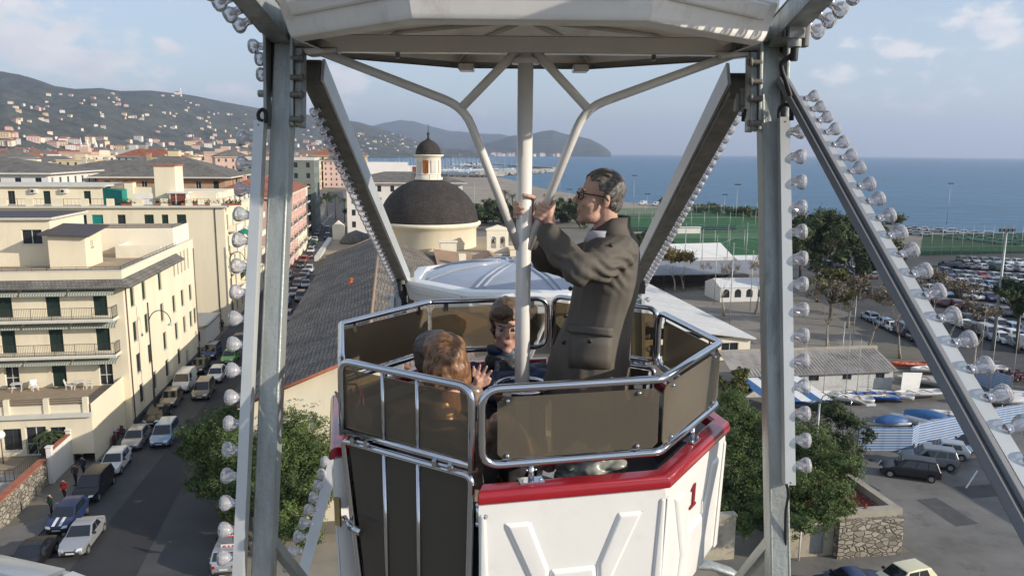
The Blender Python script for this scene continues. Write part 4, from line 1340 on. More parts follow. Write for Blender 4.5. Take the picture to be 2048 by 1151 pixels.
# white garden furniture on the terrace
def plastic_chair(a, b, z, rot, label, parent=None):
    t = street_thing('garden_chair', label, 'chair', a, b, z, rot, 'white garden furniture on the hotel terrace')
    pm = M('white_plastic', (.7, .7, .68), .4)
    mb = MB(); mb.box((-.24, -.24, .42), (.24, .24, .46)); mb.build('seat', [pm], t)
    mb = MB(); mb.add([(-.24, .22, .46), (.24, .22, .46), (.26, .36, .95), (-.26, .36, .95), (-.24, .26, .46), (.24, .26, .46), (.26, .40, .95), (-.26, .40, .95)], [(0, 1, 2, 3), (7, 6, 5, 4), (0, 4, 5, 1), (1, 5, 6, 2), (2, 6, 7, 3), (3, 7, 4, 0)]); mb.build('backrest', [pm], t)
    for x, y in ((-.22, -.22), (.22, -.22), (-.22, .22), (.22, .22)): mb = MB(); mb.beam((x, y, 0), (x * .95, y * .95, .42), .04, .04, (0, 1, 0)); mb.build('leg', [pm], t)
    for s in (-1, 1): mb = MB(); mb.box((s * .26 - .02, -.22, .64), (s * .26 + .02, .3, .67)); mb.build('armrest', [pm], t)


def plastic_table(a, b, z, label):
    t = street_thing('garden_table', label, 'table', a, b, z, .2, 'white garden furniture on the hotel terrace'); pm = M('white_plastic', (.7, .7, .68), .4)
    mb = MB(); mb.box((-.45, -.4, .70), (.45, .4, .74)); mb.build('tabletop', [pm], t)
    for s in (-1, 1):
        mb = MB(); mb.beam((s * .36, -.35, 0), (s * .36, .35, .70), .04, .04, (1, 0, 0)); mb.beam((s * .36, .35, 0), (s * .36, -.35, .70), .035, .035, (1, 0, 0)); mb.build('trestle', [pm], t)


for x, y, k, l in [(33, 765, 't', 'white folding table at the left end of the hotel terrace'), (69, 764, 'c', 'single white plastic chair by the dark doorway on the terrace'),
                   (158, 762, 't', 'white folding table in front of the glazed terrace door'), (137, 762, 'c', 'white reclining chair left of the terrace table'), (178, 762, 'c', 'white plastic chair right of the terrace table')]:
    a, b = gr(x, y, 4.8); b = min(b, 73.4)
    a = pb(x, y, b)[0]
    (plastic_table(a, b, 4.40, l) if k == 't' else plastic_chair(a, b, 4.40, rnd(-2.5, 2.5), l))

# stone garden wall with terracotta coping, white gate piers
t = street_thing('garden_wall', 'rubble stone retaining wall with terracotta coping, running down the pavement', 'wall', -26.9, 40)
mb = MB(); mb.box((-.45, 0, 0), (0, 22.3, 2.0)); mb.build('stonework', [stone], t)
mb = MB(); mb.box((-.55, 0, 2.0), (.10, 22.3, 2.12)); mb.build('coping', [coping], t)
t = street_thing('entrance_wall', 'white rendered entrance wall with capped piers, beside the hotel gate', 'wall', -26.6, 62.4)
mb = MB(); mb.box((-.25, .35, 0), (0, 3.8, 2.6)); mb.box((-.25, 6.3, 0), (0, 11.6, 2.7)); mb.build('panel', [whitew], t)
mb = MB(); mb.box((-.33, .35, 2.6), (.08, 3.8, 2.7)); mb.box((-.33, 6.3, 2.7), (.08, 11.6, 2.8)); mb.build('coping', [coping], t)
for y in (0, 3.8, 5.9):
    mb = MB(); mb.box((-.32, y - .0, 0), (.08, y + .38, 2.95)); mb.box((-.38, y - .06, 2.95), (.14, y + .44, 3.05)); mb.build('pier', [whitew], t, bevel=.02)
mb = MB()
for k in range(11): mb.box((-.14, 4.25 + k * .15, .1), (-.11, 4.29 + k * .15, 2.3))
mb.box((-.15, 4.2, 2.2), (-.1, 5.88, 2.26)); mb.build('gate', [M('rusty_gate', (.2, .11, .06), .7)], t)
# garden steps and walls behind
t = street_thing('garden_terraces', 'grey stepped garden terrace with planters and railings below the hotel windows', 'terrace', -27.4, 56)
mb = MB(); mb.box((-12, 0, 0), (-.2, 3.0, 1.7)); mb.box((-12, 3.0, 0), (-.2, 6.0, 1.1)); mb.box((-9, 6, 0), (-.2, 10.2, .9), 1); mb.box((-12, .2, 1.7), (-3.6, .4, 2.5)); mb.box((-3.6, .2, 1.7), (-.3, .4, 2.2))
mb.box((-3.8, .2, 1.7), (-3.4, 3, 2.7)); mb.build('terrace', [concrete, M('terrace_tiles', (.32, .25, .17), .8)], t)
railing(t, [(-12, 3.1), (-.4, 3.1), (-.4, 9)], 1.7, .9, .3)

# ------------------------------------------------ the long yellow block behind
yb = street_thing('apartment_block', 'long cream apartment block with planted roof terrace, behind the hotel', 'building', -24.0, 119)
LX = -70.0; ZC = 17.7
mb = MB()
ops = []
for x, w, kd in [(298, 1.3, 'shutter'), (330, .9, 'shutter'), (363, 1.3, 'shutter'), (195, 1.5, 'teal'), (243, 1.1, 'dark'), (165, 1.1, 'shutter'), (110, 1.1, 'shutter'), (60, 1.1, 'shutter'), (15, 1.1, 'shutter')]:
    a = pb(x, 437, 119)[0] + 24.0 + 70
    ops.append((a - w / 2, a + w / 2, 15.0, 16.7, kd))
wall(mb, yb, (LX, 0, 0), (1, 0), 70, ZC, [(round(q[0], 2), round(q[1], 2), *q[2:]) for q in ops])
sops = []
for k in range(7):
    for z in (14.2, 11.0, 7.8, 4.6, 1.2):
        sops.append((1.6 + k * 4.2, 1.6 + k * 4.2 + 1.1, z, z + 2.3, 'shutter' if (k + int(z)) % 3 else 'teal'))
wall(mb, yb, (0, 0, 0), (0, 1), 32, ZC, sops)
mb.box((LX, .0, ZC), (0, 32, ZC + .0))
mb.box((LX, -.45, ZC), (.45, 32.3, ZC + .28), 1)
mb.cyl((-1.3, -.06, 0), (-1.3, -.06, ZC), .06, 2, 8)
mb.build('wall', [cream, trimw, iron, flatroof], yb)
# terrace balustrade: posts with planters between
mb = MB()
k = 0; x = -.4
while x > -68:
    w = 1.5 if k % 3 == 0 else 1.0
    mb.box((x - w, -.1, ZC + .28), (x, .15, ZC + 1.3)); mb.build('balustrade_post', [cream], yb); mb = MB(); x -= w + 2.4; k += 1
for q in range(8): mb = MB(); mb.box((-.12, 2 + q * 4, ZC + .28), (.1, 3.4 + q * 4, ZC + 1.3)); mb.build('balustrade_post', [cream], yb)
railing(yb, [(LX, .02), (-.1, .02), (-.1, 31)], ZC + .28, 1.0, .5)
m_fol = M('balcony_plants', (.05, .06, .02), .9, 0, .6, 3, flecks=((.16, .06, .04), 5, .7))
for k, x in enumerate([(258, 400), (326, 402), (378, 402), (425, 400), (466, 398)]):
    a = pb(x[0], x[1], 119)[0] + 24.0
    mb = MB(); mb.box((a - 1.1, -.05, ZC + .3), (a + 1.1, .3, ZC + .65), 1)
    for q in range(130):
        c = Vector((a + rnd(-1.1, 1.1), rnd(-.15, .5), ZC + .65 + rnd(0, .55) * abs(math.sin(q))))
        u = Vector((rnd(-1, 1), rnd(-1, 1), rnd(-1, 1))).normalized() * .14; v = u.cross(Vector((rnd(-1, 1), rnd(-1, 1), 1))).normalized() * .1
        mb.add([c - u, c - v, c + u, c + v], [(0, 1, 2, 3)])
    mb.build('planter', [m_fol, coping], yb)
# top recessed storey, green awning, chimneys, conservatory
mb = MB()
tops = [(a, a + .95, .1, 2.0, kd) for a, kd in [(pb(22, 395, 121)[0] + 94 - .5, 'dark'), (pb(93, 393, 121)[0] + 94 - .5, 'shutter'), (pb(174, 393, 121)[0] + 94 - .5, 'shutter')]]
ax = pb(205, 390, 121)[0] + 24.0
wall(mb, yb, (LX, 2.2, ZC + .28), (1, 0), 70 + ax, 2.6, [(round(q[0], 2), round(q[1], 2), *q[2:]) for q in tops])
mb.box((LX, 1.7, ZC + 2.88), (ax + .5, 12, ZC + 3.15), 1)
mb.box((ax + 6.8, 2.5, ZC + .28), (-1.5, 16, ZC + 2.0))
c0 = pb(308, 350, 121)[0] + 24; c1 = pb(350, 350, 121)[0] + 24
mb.box((c0, 2.0, ZC + .28), (c1, 6.5, ZC + 5.9)); mb.box((c0 - .15, 1.8, ZC + 5.9), (c1 + .15, 6.7, ZC + 6.1), 2)
c2, c3 = pb(249, 380, 121)[0] + 24, pb(266, 380, 121)[0] + 24
mb.box((c2, 2.0, ZC + .28), (c3, 3.6, ZC + 3.5)); mb.box((c3, 2.3, ZC + .28), (c0, 4, ZC + 2.8)); mb.box((c2 - .1, 1.9, ZC + 3.5), (c3 + .1, 3.7, ZC + 3.6), 2)
mb.box((c2 - 1.5, 1.95, ZC + .3), (c2, 2.0, ZC + 1.6), 3); mb.box((c3, 2.0, ZC + .3), (c3 + 2.3, 2.1, ZC + 1.9), 3); mb.box((c0 - 1.2, 2.2, ZC + .3), (c0 - .4, 2.28, ZC + 1.9), 3)
mb.build('rooftop_storey', [cream, trimw, coping, whitew], yb)
mb = MB(); mb.add([(ax, 2.2, ZC + 2.7), (ax + 3.1, .6, ZC + 2.4), (ax + 3.1, .6, ZC + .5), (ax, 2.2, ZC + .4), (ax + 3.4, 2.2, ZC + 2.6), (ax + 3.4, 2.2, ZC + .4)], [(0, 1, 2, 3), (1, 4, 5, 2), (0, 4, 1)]); mb.build('green_awning', [teal], yb)
mb = MB(); c4, c5 = pb(338, 392, 119.4)[0] + 24, pb(372, 392, 119.4)[0] + 24
mb.box((c4, .6, ZC + .3), (c4 + .12, 2.4, ZC + 2.0)); mb.box((c5 - .12, .6, ZC + .3), (c5, 2.4, ZC + 2.0)); mb.box((c4 + (c5 - c4) * .35, .6, ZC + .3), (c4 + (c5 - c4) * .35 + .12, .7, ZC + 2.0)); mb.box((c4 - .3, .4, ZC + 2.0), (c5 + .3, 2.6, ZC + 2.2)); mb.box((c4 + .12, .68, ZC + .8), (c5 - .12, .72, ZC + 2), 1)
mb.build('conservatory', [frame_w, M('red_brown_curtain', (.20, .06, .04), .8)], yb)
mb = MB(); x0 = pb(384, 390, 122)[0] + 24
for q in range(9): mb.box((x0 + q * .62, 3, ZC + .3), (x0 + q * .62 + .06, 3.05, ZC + 2.1))
mb.box((x0, 3, ZC + 2.1), (x0 + 5, 3.06, ZC + 2.2)); mb.box((x0, 3, ZC + .3), (x0 + 5, 3.06, ZC + .4)); mb.box((x0, 3, ZC + 1.2), (x0 + 5, 3.05, ZC + 1.26)); mb.build('trellis', [frame_w], yb)
for x in (68, 128):
    a = pb(x, 382, 121)[0] + 24; mb = MB(); mb.box((a - .45, 1.75, ZC + 1.95), (a + .45, 2.15, ZC + 2.6)); mb.cyl((a - .12, 1.74, ZC + 2.27), (a - .12, 1.70, ZC + 2.27), .24, 1, 14); mb.build('air_conditioner', [frame_w, iron], yb, bevel=.02)
for z in (13.9, 10.7, 7.5, 4.3):
    for k in range(4):
        y = 2.0 + k * 7.4
        mb = MB(); mb.box((0, y, z), (1.3, y + 5.2, z + .18), 1); mb.box((1.18, y, z + .18), (1.3, y + 5.2, z + 1.0)); mb.box((0, y, z + .18), (1.3, y + .1, z + 1.0)); mb.box((0, y + 5.1, z + .18), (1.3, y + 5.2, z + 1.0)); mb.build('balcony', [cream_l, trimw], yb)
    if z != 7.5:
        mb = MB(); y = 9.4; mb.add([(0, y, z + 2.7), (0, y + 5, z + 2.7), (1.4, y + 5, z + 2.0), (1.4, y, z + 2.0), (1.4, y + 5, z + 1.7), (1.4, y, z + 1.7)], [(0, 1, 2, 3), (3, 2, 4, 5)]); mb.build('green_awning', [teal], yb)

# low kiosk between the two blocks
t = street_thing('gatehouse', 'small white gatehouse with flat grey roof, at the foot of the yellow block', 'building', -27.5, 106)
mb = MB(); wall(mb, t, (-4, 0, 0), (1, 0), 7, 2.8, [(2.0, 3.2, .1, 2.2, 'dark'), (4.0, 6.2, .8, 2.2, 'dark')]); wall(mb, t, (3, 0, 0), (0, 1), 8, 2.8); mb.build('wall', [whitew, trimw], t)
mb = MB(); mb.box((-4.3, -.4, 2.8), (3.3, 8.2, 3.05)); mb.build('roof', [M('sheet_roof', (.28, .29, .29), .6)], t)


# ------------------------------------------------ generic blocks
def hip_roof(mb, x0, x1, y0, y1, z, h, over, m, m2, ridge=None):
    x0 -= over; x1 += over; y0 -= over; y1 += over
    w, d = x1 - x0, y1 - y0; s = min(w, d) / 2 * .98
    if w >= d: r0, r1 = ((x0 + s, (y0 + y1) / 2), (x1 - s, (y0 + y1) / 2))
    else: r0, r1 = (((x0 + x1) / 2, y0 + s), ((x0 + x1) / 2, y1 - s))
    v = [(x0, y0, z), (x1, y0, z), (x1, y1, z), (x0, y1, z), (*r0, z + h), (*r1, z + h), (x0, y0, z - .3), (x1, y0, z - .3), (x1, y1, z - .3), (x0, y1, z - .3)]
    f = [(0, 1, 5, 4), (1, 2, 5), (2, 3, 4, 5), (3, 0, 4)] if w >= d else [(0, 1, 4), (1, 2, 5, 4), (2, 3, 5), (3, 0, 4, 5)]
    mb.add(v, f, m); o = len(mb.v) - 10
    for a, b in ((0, 1), (1, 2), (2, 3), (3, 0)): mb.f.append([o + a + 6, o + b + 6, o + b, o + a]); mb.m.append(m2); mb.s.append(False)
    mb.f.append([o + 9, o + 8, o + 7, o + 6]); mb.m.append(m2); mb.s.append(False)


def block(name, label, a, b, w, d, h, wm, rm, rh=3.0, over=.6, rot=0.0, cat='building', group=None, floors=None, side=True, chim=2, kinds=('shutter', 'dark'), wins=True):
    t = street_thing(name, label, cat, a, b, 0, rot, group)
    floors = floors or max(1, int(h / 3.2)); fh = h / floors
    mb = MB(); rr = random.Random(int(a * 7 + b * 3))

    def ops(W_):
        if not wins: return []
        n = max(1, int(W_ / 3.4)); g = W_ / n; out = []
        for i in range(n):
            for f in range(floors):
                x = round(g * (i + .5), 2); out.append((x - .55, x + .55, round(f * fh + fh * .32, 2), round(f * fh + fh * .82, 2), kinds[0] if rr.random() < .6 else kinds[1]))
        return out
    wall(mb, t, (0, 0, 0), (1, 0), w, h, ops(w)); wall(mb, t, (w, 0, 0), (0, 1), d, h, ops(d) if side else []); wall(mb, t, (w, d, 0), (-1, 0), w, h); wall(mb, t, (0, d, 0), (0, -1), d, h)
    mb.build('wall', [wm, trimw], t)
    mb = MB()
    if rh > 0:
        hip_roof(mb, 0, w, 0, d, h + .3, rh, over, 0, 1)
    else:
        mb.box((-.2, -.2, h), (w + .2, d + .2, h + .25), 1); mb.box((.3, .3, h + .25), (w - .3, d - .3, h + .3), 0)
        for e in ((-.2, -.2, w + .2, .1), (-.2, d - .1, w + .2, d + .2), (-.2, .1, .1, d - .1), (w - .1, .1, w + .2, d - .1)): mb.box((e[0], e[1], h + .25), (e[2], e[3], h + .85), 1)
    rf = mb.build('roof', [rm, trimw], t)
    for k in range(chim):
        cx, cy = rr.uniform(.2, .8) * w, rr.uniform(.25, .75) * d
        mb = MB(); mb.box((cx, cy, h), (cx + .9, cy + .7, h + max(rh, 1) + .8)); mb.box((cx - .1, cy - .1, h + max(rh, 1) + .8), (cx + 1, cy + .8, h + max(rh, 1) + .95)); mb.build('chimney', [wm], rf)
    return t


# pink block down the street: balconies on the street side
pk = block('pink_house', 'tall pink house with stacked balconies on the left side of the street', -38.0, 166, 15.5, 52, 16.2, pinkw, terracotta, 3.2, .7, chim=3, kinds=('glass', 'shutter'))
for z in (12.6, 9.4, 6.2, 3.0):
    for k in range(5):
        y = 3 + k * 10
        mb = MB(); mb.box((15.5, y, z), (17.0, y + 5.5, z + .16), 1); mb.box((16.85, y, z + .16), (16.95, y + 5.5, z + .35), 1); mb.build('balcony', [cream_l, trimw], pk)
        railing(pk, [(15.6, y + .05), (16.9, y + .05), (16.9, y + 5.45), (15.6, y + 5.45)], z + .16, .95, .35)
mb = MB(); mb.box((15.5, 30, 0), (15.56, 51.9, 5.5)); mb.build('cream_ground_storey', [cream], pk)
block('cream_house', 'cream house with red tiled roof, just beyond the pink balconied house', -40, 222, 15, 26, 15, cream_l, terracotta, 3)
# grey hip-roofed blocks behind the yellow one, as they stack up on the left
block('hip_roofed_block', 'grey hip-roofed block with orange curtained attic, right behind the rooftop chimney', -60.5, 176, 25.5, 22, 20.0, M('ochre_panel', (.42, .27, .17), .8, 0, .2, .5), greytile, 4.2, 1.6, kinds=('glass', 'shutter'))
block('hip_roofed_block', 'low broad dark-roofed block in the middle of the left rooftops', -82, 200, 30, 24, 20, greyw, greytile, 3.0, 1.2)
block('hip_roofed_block', 'wide brown-roofed block with white attic storey at the left edge', -112, 158, 49, 26, 21.2, whitew, greytile, 2.7, .9, kinds=('dark', 'glass'))
block('grey_block', 'grey-green rendered block with white cornice, left of the big wheel spoke', -45, 250, 22, 18, 23.0, sage, flatroof, 0, .3, chim=1)
block('white_villa', 'broad white building with brown hipped roof, directly behind the church dome', -12, 226, 33, 22, 17.0, whitew, greytile, 2.8, 1.2, chim=0, kinds=('shutter', 'dark'))
t = street_thing('roof_pavilion', 'white rooftop pavilion with sloping sides, beyond the church dome', 'building', -10, 252)
mb = MB(); mb.add([(0, 0, 0), (16, 0, 0), (16, 8, 0), (0, 8, 0), (3.5, 1, 22.6), (16, 1, 22.6), (16, 8, 22.6), (3.5, 8, 22.6), (0, 0, 18.8), (16, 0, 18.8), (16, 8, 18.8), (0, 8, 18.8)], [(0, 1, 9, 8), (1, 2, 10, 9), (2, 3, 11, 10), (3, 0, 8, 11), (8, 9, 5, 4), (9, 10, 6, 5), (10, 11, 7, 6), (11, 8, 4, 7), (4, 5, 6, 7)])
mb.box((16, 1, 0), (26, 8, 21.5)); mb.build('wall', [whitew], t)
mb = MB(); mb.box((17.5, .9, 19.5), (20, 1.02, 21.3)); mb.box((22.4, .9, 19.5), (24.2, 1.02, 21.3)); mb.build('red_blind', [M('red_brown_curtain', (.20, .06, .04), .8)], t)

# ------------------------------------------------ the church
ch = street_thing('church', 'long slate-roofed church with dark scaled dome and lantern, in the middle of the view', 'church', 0, 0)
EA, RA, EZ, RZ = -10.4, -1.7, 8.9, 12.3
B0, B1 = 52.5, 129.0
mb = MB()
mb.add([(EA + .5, B0 + .5, 0), (6.7, B0 + .5, 0), (6.7, B0 + .5, EZ - .1), (RA, B0 + .5, RZ - .2), (EA + .5, B0 + .5, EZ - .1)], [(0, 1, 2, 3, 4)])
wall(mb, ch, (EA + .5, B1, 0), (0, -1), B1 - B0 - .5, EZ - .1, [(6 + 9 * k, 7.4 + 9 * k, 3.5, 6.5, 'glass') for k in range(8)])
wall(mb, ch, (6.7, B0 + .5, 0), (0, 1), B1 - B0 - .5, EZ - .1)
mb.build('nave_wall', [cream, trimw], ch)
mb = MB()
for s, e in ((EA, 1), (7.0, -1)):
    n = 38
    for k in range(n):      # slightly uneven courses down the length
        y0, y1 = B0 + (B1 - B0) * k / n, B0 + (B1 - B0) * (k + 1) / n
        z0, z1 = .03 * math.sin(k * 1.7), .03 * math.sin((k + 1) * 1.7)
        mb.quad((s, y0, EZ + z0), (s, y1, EZ + z1), (RA, y1, RZ + z1 * .5), (RA, y0, RZ + z0 * .5), 0)
        mb.quad((s, y0, EZ + z0 - .18), (s, y1, EZ + z1 - .18), (s, y1, EZ + z1), (s, y0, EZ + z0), 1)
mb.quad((EA, B0, EZ - .18), (EA + .6, B0, EZ - .18), (EA + .6, B1, EZ - .18), (EA, B1, EZ - .18), 1)
mb.build('nave_roof', [slate, trimw], ch, weld=True)
mb = MB(); mb.tube([(RA, B0 - .1, RZ + .02), (RA, B1, RZ + .02)], .15, 1, 8)
mb.tube([(EA, B0 - .05, EZ + .02), (RA, B0 - .05, RZ + .05)], .13, 0, 6); mb.tube([(7.0, B0 - .05, EZ + .02), (RA, B0 - .05, RZ + .05)], .13, 0, 6)
mb.tube([(EA, B1, EZ + .05), (RA, B1, RZ + .1)], .16, 1, 6)
mb.build('ridge_tiles', [coping, M('dusty_ridge', (.30, .21, .15), .9)], ch)
mb = MB(); mb.lathe([(.34, 0), (.34, .3), (.2, .3), (.18, .7), (.27, .74), (.27, .8), (.01, .85)], (-4.5, 88.5, 11.0), seg=10); mb.build('vent', [M('orange_clay', (.52, .13, .05), .8)], ch)
# crossing, drum, dome, lantern
DC = Vector((7.0, 141.0, 0)); q = Vector((DC.x, DC.y, 0))
mb = MB(); mb.lathe([(8.55, 8.0), (8.55, 12.5), (8.85, 12.7), (9.05, 13.0), (9.35, 13.2), (9.35, 13.6), (9.0, 13.75)], DC, seg=72); mb.build('drum', [cream], ch)
mb = MB(); pr = []
for k in range(19):
    a = R(90 * k / 18 * .93); pr.append((8.85 * math.cos(a), 13.6 + 7.7 * math.sin(a)))
mb.lathe(pr, DC, seg=72); dm = mb.build('dome', [scale_t], ch)
mb = MB(); mb.lathe([(2.5, 21.1), (2.5, 21.5), (2.2, 21.5), (2.2, 25.0), (2.45, 25.15), (2.75, 25.35), (2.75, 25.5), (1.9, 25.5)], DC, seg=32)
for k in range(12): mb.cyl(DC + Vector((2.95 * math.cos(R(30 * k)), 2.95 * math.sin(R(30 * k)), 21.0)), DC + Vector((2.95 * math.cos(R(30 * k)), 2.95 * math.sin(R(30 * k)), 22.0)), .03, 1, 5)
mb.tube([DC + Vector((2.95 * math.cos(R(15 * k)), 2.95 * math.sin(R(15 * k)), 22.0)) for k in range(24)], .03, 1, 5, True)
ln = mb.build('lantern', [cream_l, iron], ch)
for k, c in enumerate([(-106, 0), (-68, 1), (-145, 1), (-30, 1)]):
    a = R(c[0]); n = Vector((math.cos(a), math.sin(a), 0)); s_ = Vector((-n.y, n.x, 0)); o = DC + n * 2.19
    mb = MB(); mb.prism([(-.5, 22.3), (.5, 22.3), (.5, 24.5), (-.5, 24.5)], o, s_, (0, 0, 1), n * .08)
    mb.build('lantern_window', [M('stained_orange_glass', (.42, .15, .03), .3, 0, .5, 3) if c[1] == 0 else trimw], ln)
    if c[1] == 0:
        mb = MB()
        for u in (-.5, -.02, .46): mb.prism([(u, 22.3), (u + .05, 22.3), (u + .05, 24.5), (u, 24.5)], o + n * .08, s_, (0, 0, 1), n * .04)
        for z in (22.3, 22.9, 23.5, 24.1, 24.45): mb.prism([(-.5, z), (.5, z), (.5, z + .06), (-.5, z + .06)], o + n * .08, s_, (0, 0, 1), n * .035)
        mb.build('window_bars', [M('red_paint', (.3, .05, .03), .6)], ln)
mb = MB(); mb.lathe([(2.72, 25.5), (2.3, 25.55), (2.25, 25.9), (2.05, 26.7), (1.6, 27.4), (1.0, 27.85), (.45, 28.1), (.2, 28.4), (.15, 28.9), (.3, 29.1), (.15, 29.35), (.06, 29.5), (.04, 30.8)], DC, seg=32); mb.build('lantern_dome', [scale_t], ch)
# transept and chapel roofs round the drum
mb = MB()
mb.add([(-11.6, 129, 0), (-3.0, 129, 0), (-3.0, 129, 9.0), (-11.6, 129, 8.6), (-11.6, 158, 0), (-3, 158, 0), (-3, 158, 9.0), (-11.6, 158, 8.6)], [(0, 1, 2, 3), (4, 0, 3, 7), (3, 2, 6, 7), (5, 4, 7, 6)], 1)
mb.box((-12.3, 129, 8.2), (-11.4, 158, 9.0), 2)
mb.box((-3, 129.02, 0), (20, 156, 8.9), 0); mb.box((-3.2, 128.7, 8.9), (20.2, 156.2, 9.15), 2); mb.box((-2.8, 129.4, 9.15), (19.8, 155.8, 9.2), 1)
mb.box((20, 128, 0), (24, 150, 8.6), 0); mb.box((19.8, 127.8, 8.6), (24.2, 150, 8.8), 1)
mb.build('transept', [cream, flatroof, trimw], ch)
mb = MB(); mb.lathe([(3.0, 0), (3.0, 8.8), (3.2, 9.0), (2.2, 10.4), (.1, 11.2)], (-6.4, 150, 0), seg=20); mb.build('side_chapel', [greytile], ch)
mb = MB(); mb.box((-11.3, 157, 8.6), (-9.0, 158.4, 11.4)); mb.prism([(-11.3, 11.4), (-9.0, 11.4), (-10.15, 12.4)], (0, 157, 0), (1, 0, 0), (0, 0, 1), (0, 1.4, 0)); mb.build('small_gable', [cream_l], ch)
# brick-brown lean-to roofs right of the nave
mb = MB()
mb.add([(7.0, 108, 8.0), (19.5, 108, 7.2), (19.5, 128, 8.4), (7.0, 128, 10.2), (7, 108, 0), (19.5, 108, 0), (19.5, 128, 0)], [(0, 1, 2, 3), (4, 5, 1, 0), (5, 6, 2, 1)], 0)
mb.add([(11.5, 112, 7.8), (16, 112, 9.6), (22, 112, 7.4), (22, 127, 7.4), (16, 127, 10.0), (11.5, 127, 8.6)], [(0, 1, 4, 5), (1, 2, 3, 4), (0, 2, 1)], 0)
mb.box((22, 110, 0), (22.4, 126, 8.2), 1)
mb.build('lean_to_roof', [M('dusty_clay_roof', (.33, .22, .14), .9, 0, .15, .3, flecks=((.18, .16, .09), .35, .7)), cream], ch)
mb = MB(); mb.box((8.2, 128.2, 9.0), (10.9, 130, 11.2)); mb.box((8.0, 128.0, 11.2), (11.1, 130.2, 11.35)); mb.box((10.4, 118, 8.4), (11.5, 119.4, 10.5)); mb.build('roof_dormer', [cream_l], ch)
# bell gable with two arched openings
mb = MB(); X0, X1, Z0, Z1, Y0 = 16.2, 19.9, 8.6, 13.0, 130
def arch_wall(mb, x0, x1, z0, z1, arches, y0, y1, m=0):
    cuts = sorted({x0, x1} | {a - r for a, r, zb, zs in arches} | {a + r for a, r, zb, zs in arches})
    for i in range(len(cuts) - 1):
        c = (cuts[i] + cuts[i + 1]) / 2; ar = [q for q in arches if abs(c - q[0]) < q[1]]
        if not ar: mb.box((cuts[i], y0, z0), (cuts[i + 1], y1, z1), m); continue
        a, r, zb, zs = ar[0]; mb.box((cuts[i], y0, z0), (cuts[i + 1], y1, zb), m); n = 10
        for k in range(n):
            t0, t1 = math.pi * (1 - k / n), math.pi * (1 - (k + 1) / n)
            p0, p1 = (a + r * math.cos(t0), zs + r * math.sin(t0)), (a + r * math.cos(t1), zs + r * math.sin(t1))
            mb.add([(p0[0], y0, p0[1]), (p1[0], y0, p1[1]), (p1[0], y0, z1), (p0[0], y0, z1), (p0[0], y1, p0[1]), (p1[0], y1, p1[1]), (p1[0], y1, z1), (p0[0], y1, z1)], [(0, 1, 2, 3), (7, 6, 5, 4), (0, 4, 5, 1), (3, 2, 6, 7)], m)
arch_wall(mb, X0, X1, Z0, Z1, [(17.35, .45, 9.9, 11.5), (18.9, .45, 9.9, 11.5)], Y0, Y0 + .8)
mb.box((X0 - .15, Y0 - .1, Z1), (X1 + .15, Y0 + .9, Z1 + .25)); mb.prism([(X0 - .1, Z1 + .25), (X1 + .1, Z1 + .25), (X0 / 2 + X1 / 2, Z1 + .9)], (0, Y0, 0), (1, 0, 0), (0, 0, 1), (0, .8, 0)); bg = mb.build('bell_gable', [cream_l], ch)
for x in (17.35, 18.9): mb = MB(); mb.lathe([(.01, 0), (.14, -.03), (.18, -.3), (.3, -.6), (.33, -.7), (.3, -.7)], (x, Y0 + .4, 11.5), seg=12); mb.build('bell', [M('bronze', (.06, .05, .035), .4, .8)], bg)
mb = MB(); mb.box((19.9, 128, 0), (22.6, 131, 10.0)); mb.box((19.7, 127.8, 10.0), (22.8, 131.2, 10.2)); mb.build('belfry_base', [cream], ch)
# ================================================================ vehicles
glassy = M('car_window_glass', (.012, .015, .02), .06, 0, .2, 3, spec=.8)
tyre_m = M('tyre_rubber', (.02, .02, .02), .8)
hub_m = M('alloy_wheel', (.42, .42, .43), .35, .7)
lamp_m = M('headlamp_glass', (.65, .66, .68), .1, .2, spec=.8)
tail_m = M('tail_lamp_plastic', (.35, .01, .01), .2)
plate_m = M('number_plate', (.6, .6, .58), .5)
trim_m = M('black_trim', (.03, .03, .03), .6)


def paint(name, col, metal=.0):
    m = M('paint_' + name, col, .28, metal, .04, 2, spec=.45, coat=.12 if sum(col) < .06 else .35 if sum(col) < .2 else .7); return m


PAINTS = {'silver': paint('silver', (.36, .37, .39), .35), 'white': paint('white', (.70, .70, .69)), 'black': paint('black', (.012, .012, .014)), 'blue': paint('dark_blue', (.015, .03, .09)),
          'grey': paint('grey', (.14, .15, .16), .3), 'red': paint('red', (.35, .015, .012)), 'green': paint('lime_green', (.12, .38, .05)), 'light blue': paint('light_blue', (.22, .33, .48), .2),
          'cream': paint('cream', (.62, .58, .38)), 'dark green': paint('dark_green', (.02, .06, .04)), 'maroon': paint('maroon', (.12, .02, .03)), 'bronze': paint('bronze', (.20, .17, .13), .3)}
KINDS = {  # length, width, belt height, roof height, cowl y, roof front y, roof back y, tail y
    'hatchback': (4.0, 1.70, .92, 1.46, .95, .25, -1.50, -1.92), 'estate car': (4.5, 1.76, .92, 1.47, 1.05, .30, -1.85, -2.15),
    'saloon': (4.5, 1.76, .90, 1.42, .85, .10, -.95, -1.65), 'people carrier': (4.45, 1.80, 1.0, 1.68, 1.25, .50, -1.85, -2.12), 'van': (4.6, 1.85, 1.15, 1.95, 1.5, .95, -2.1, -2.25)}
_cp = {}


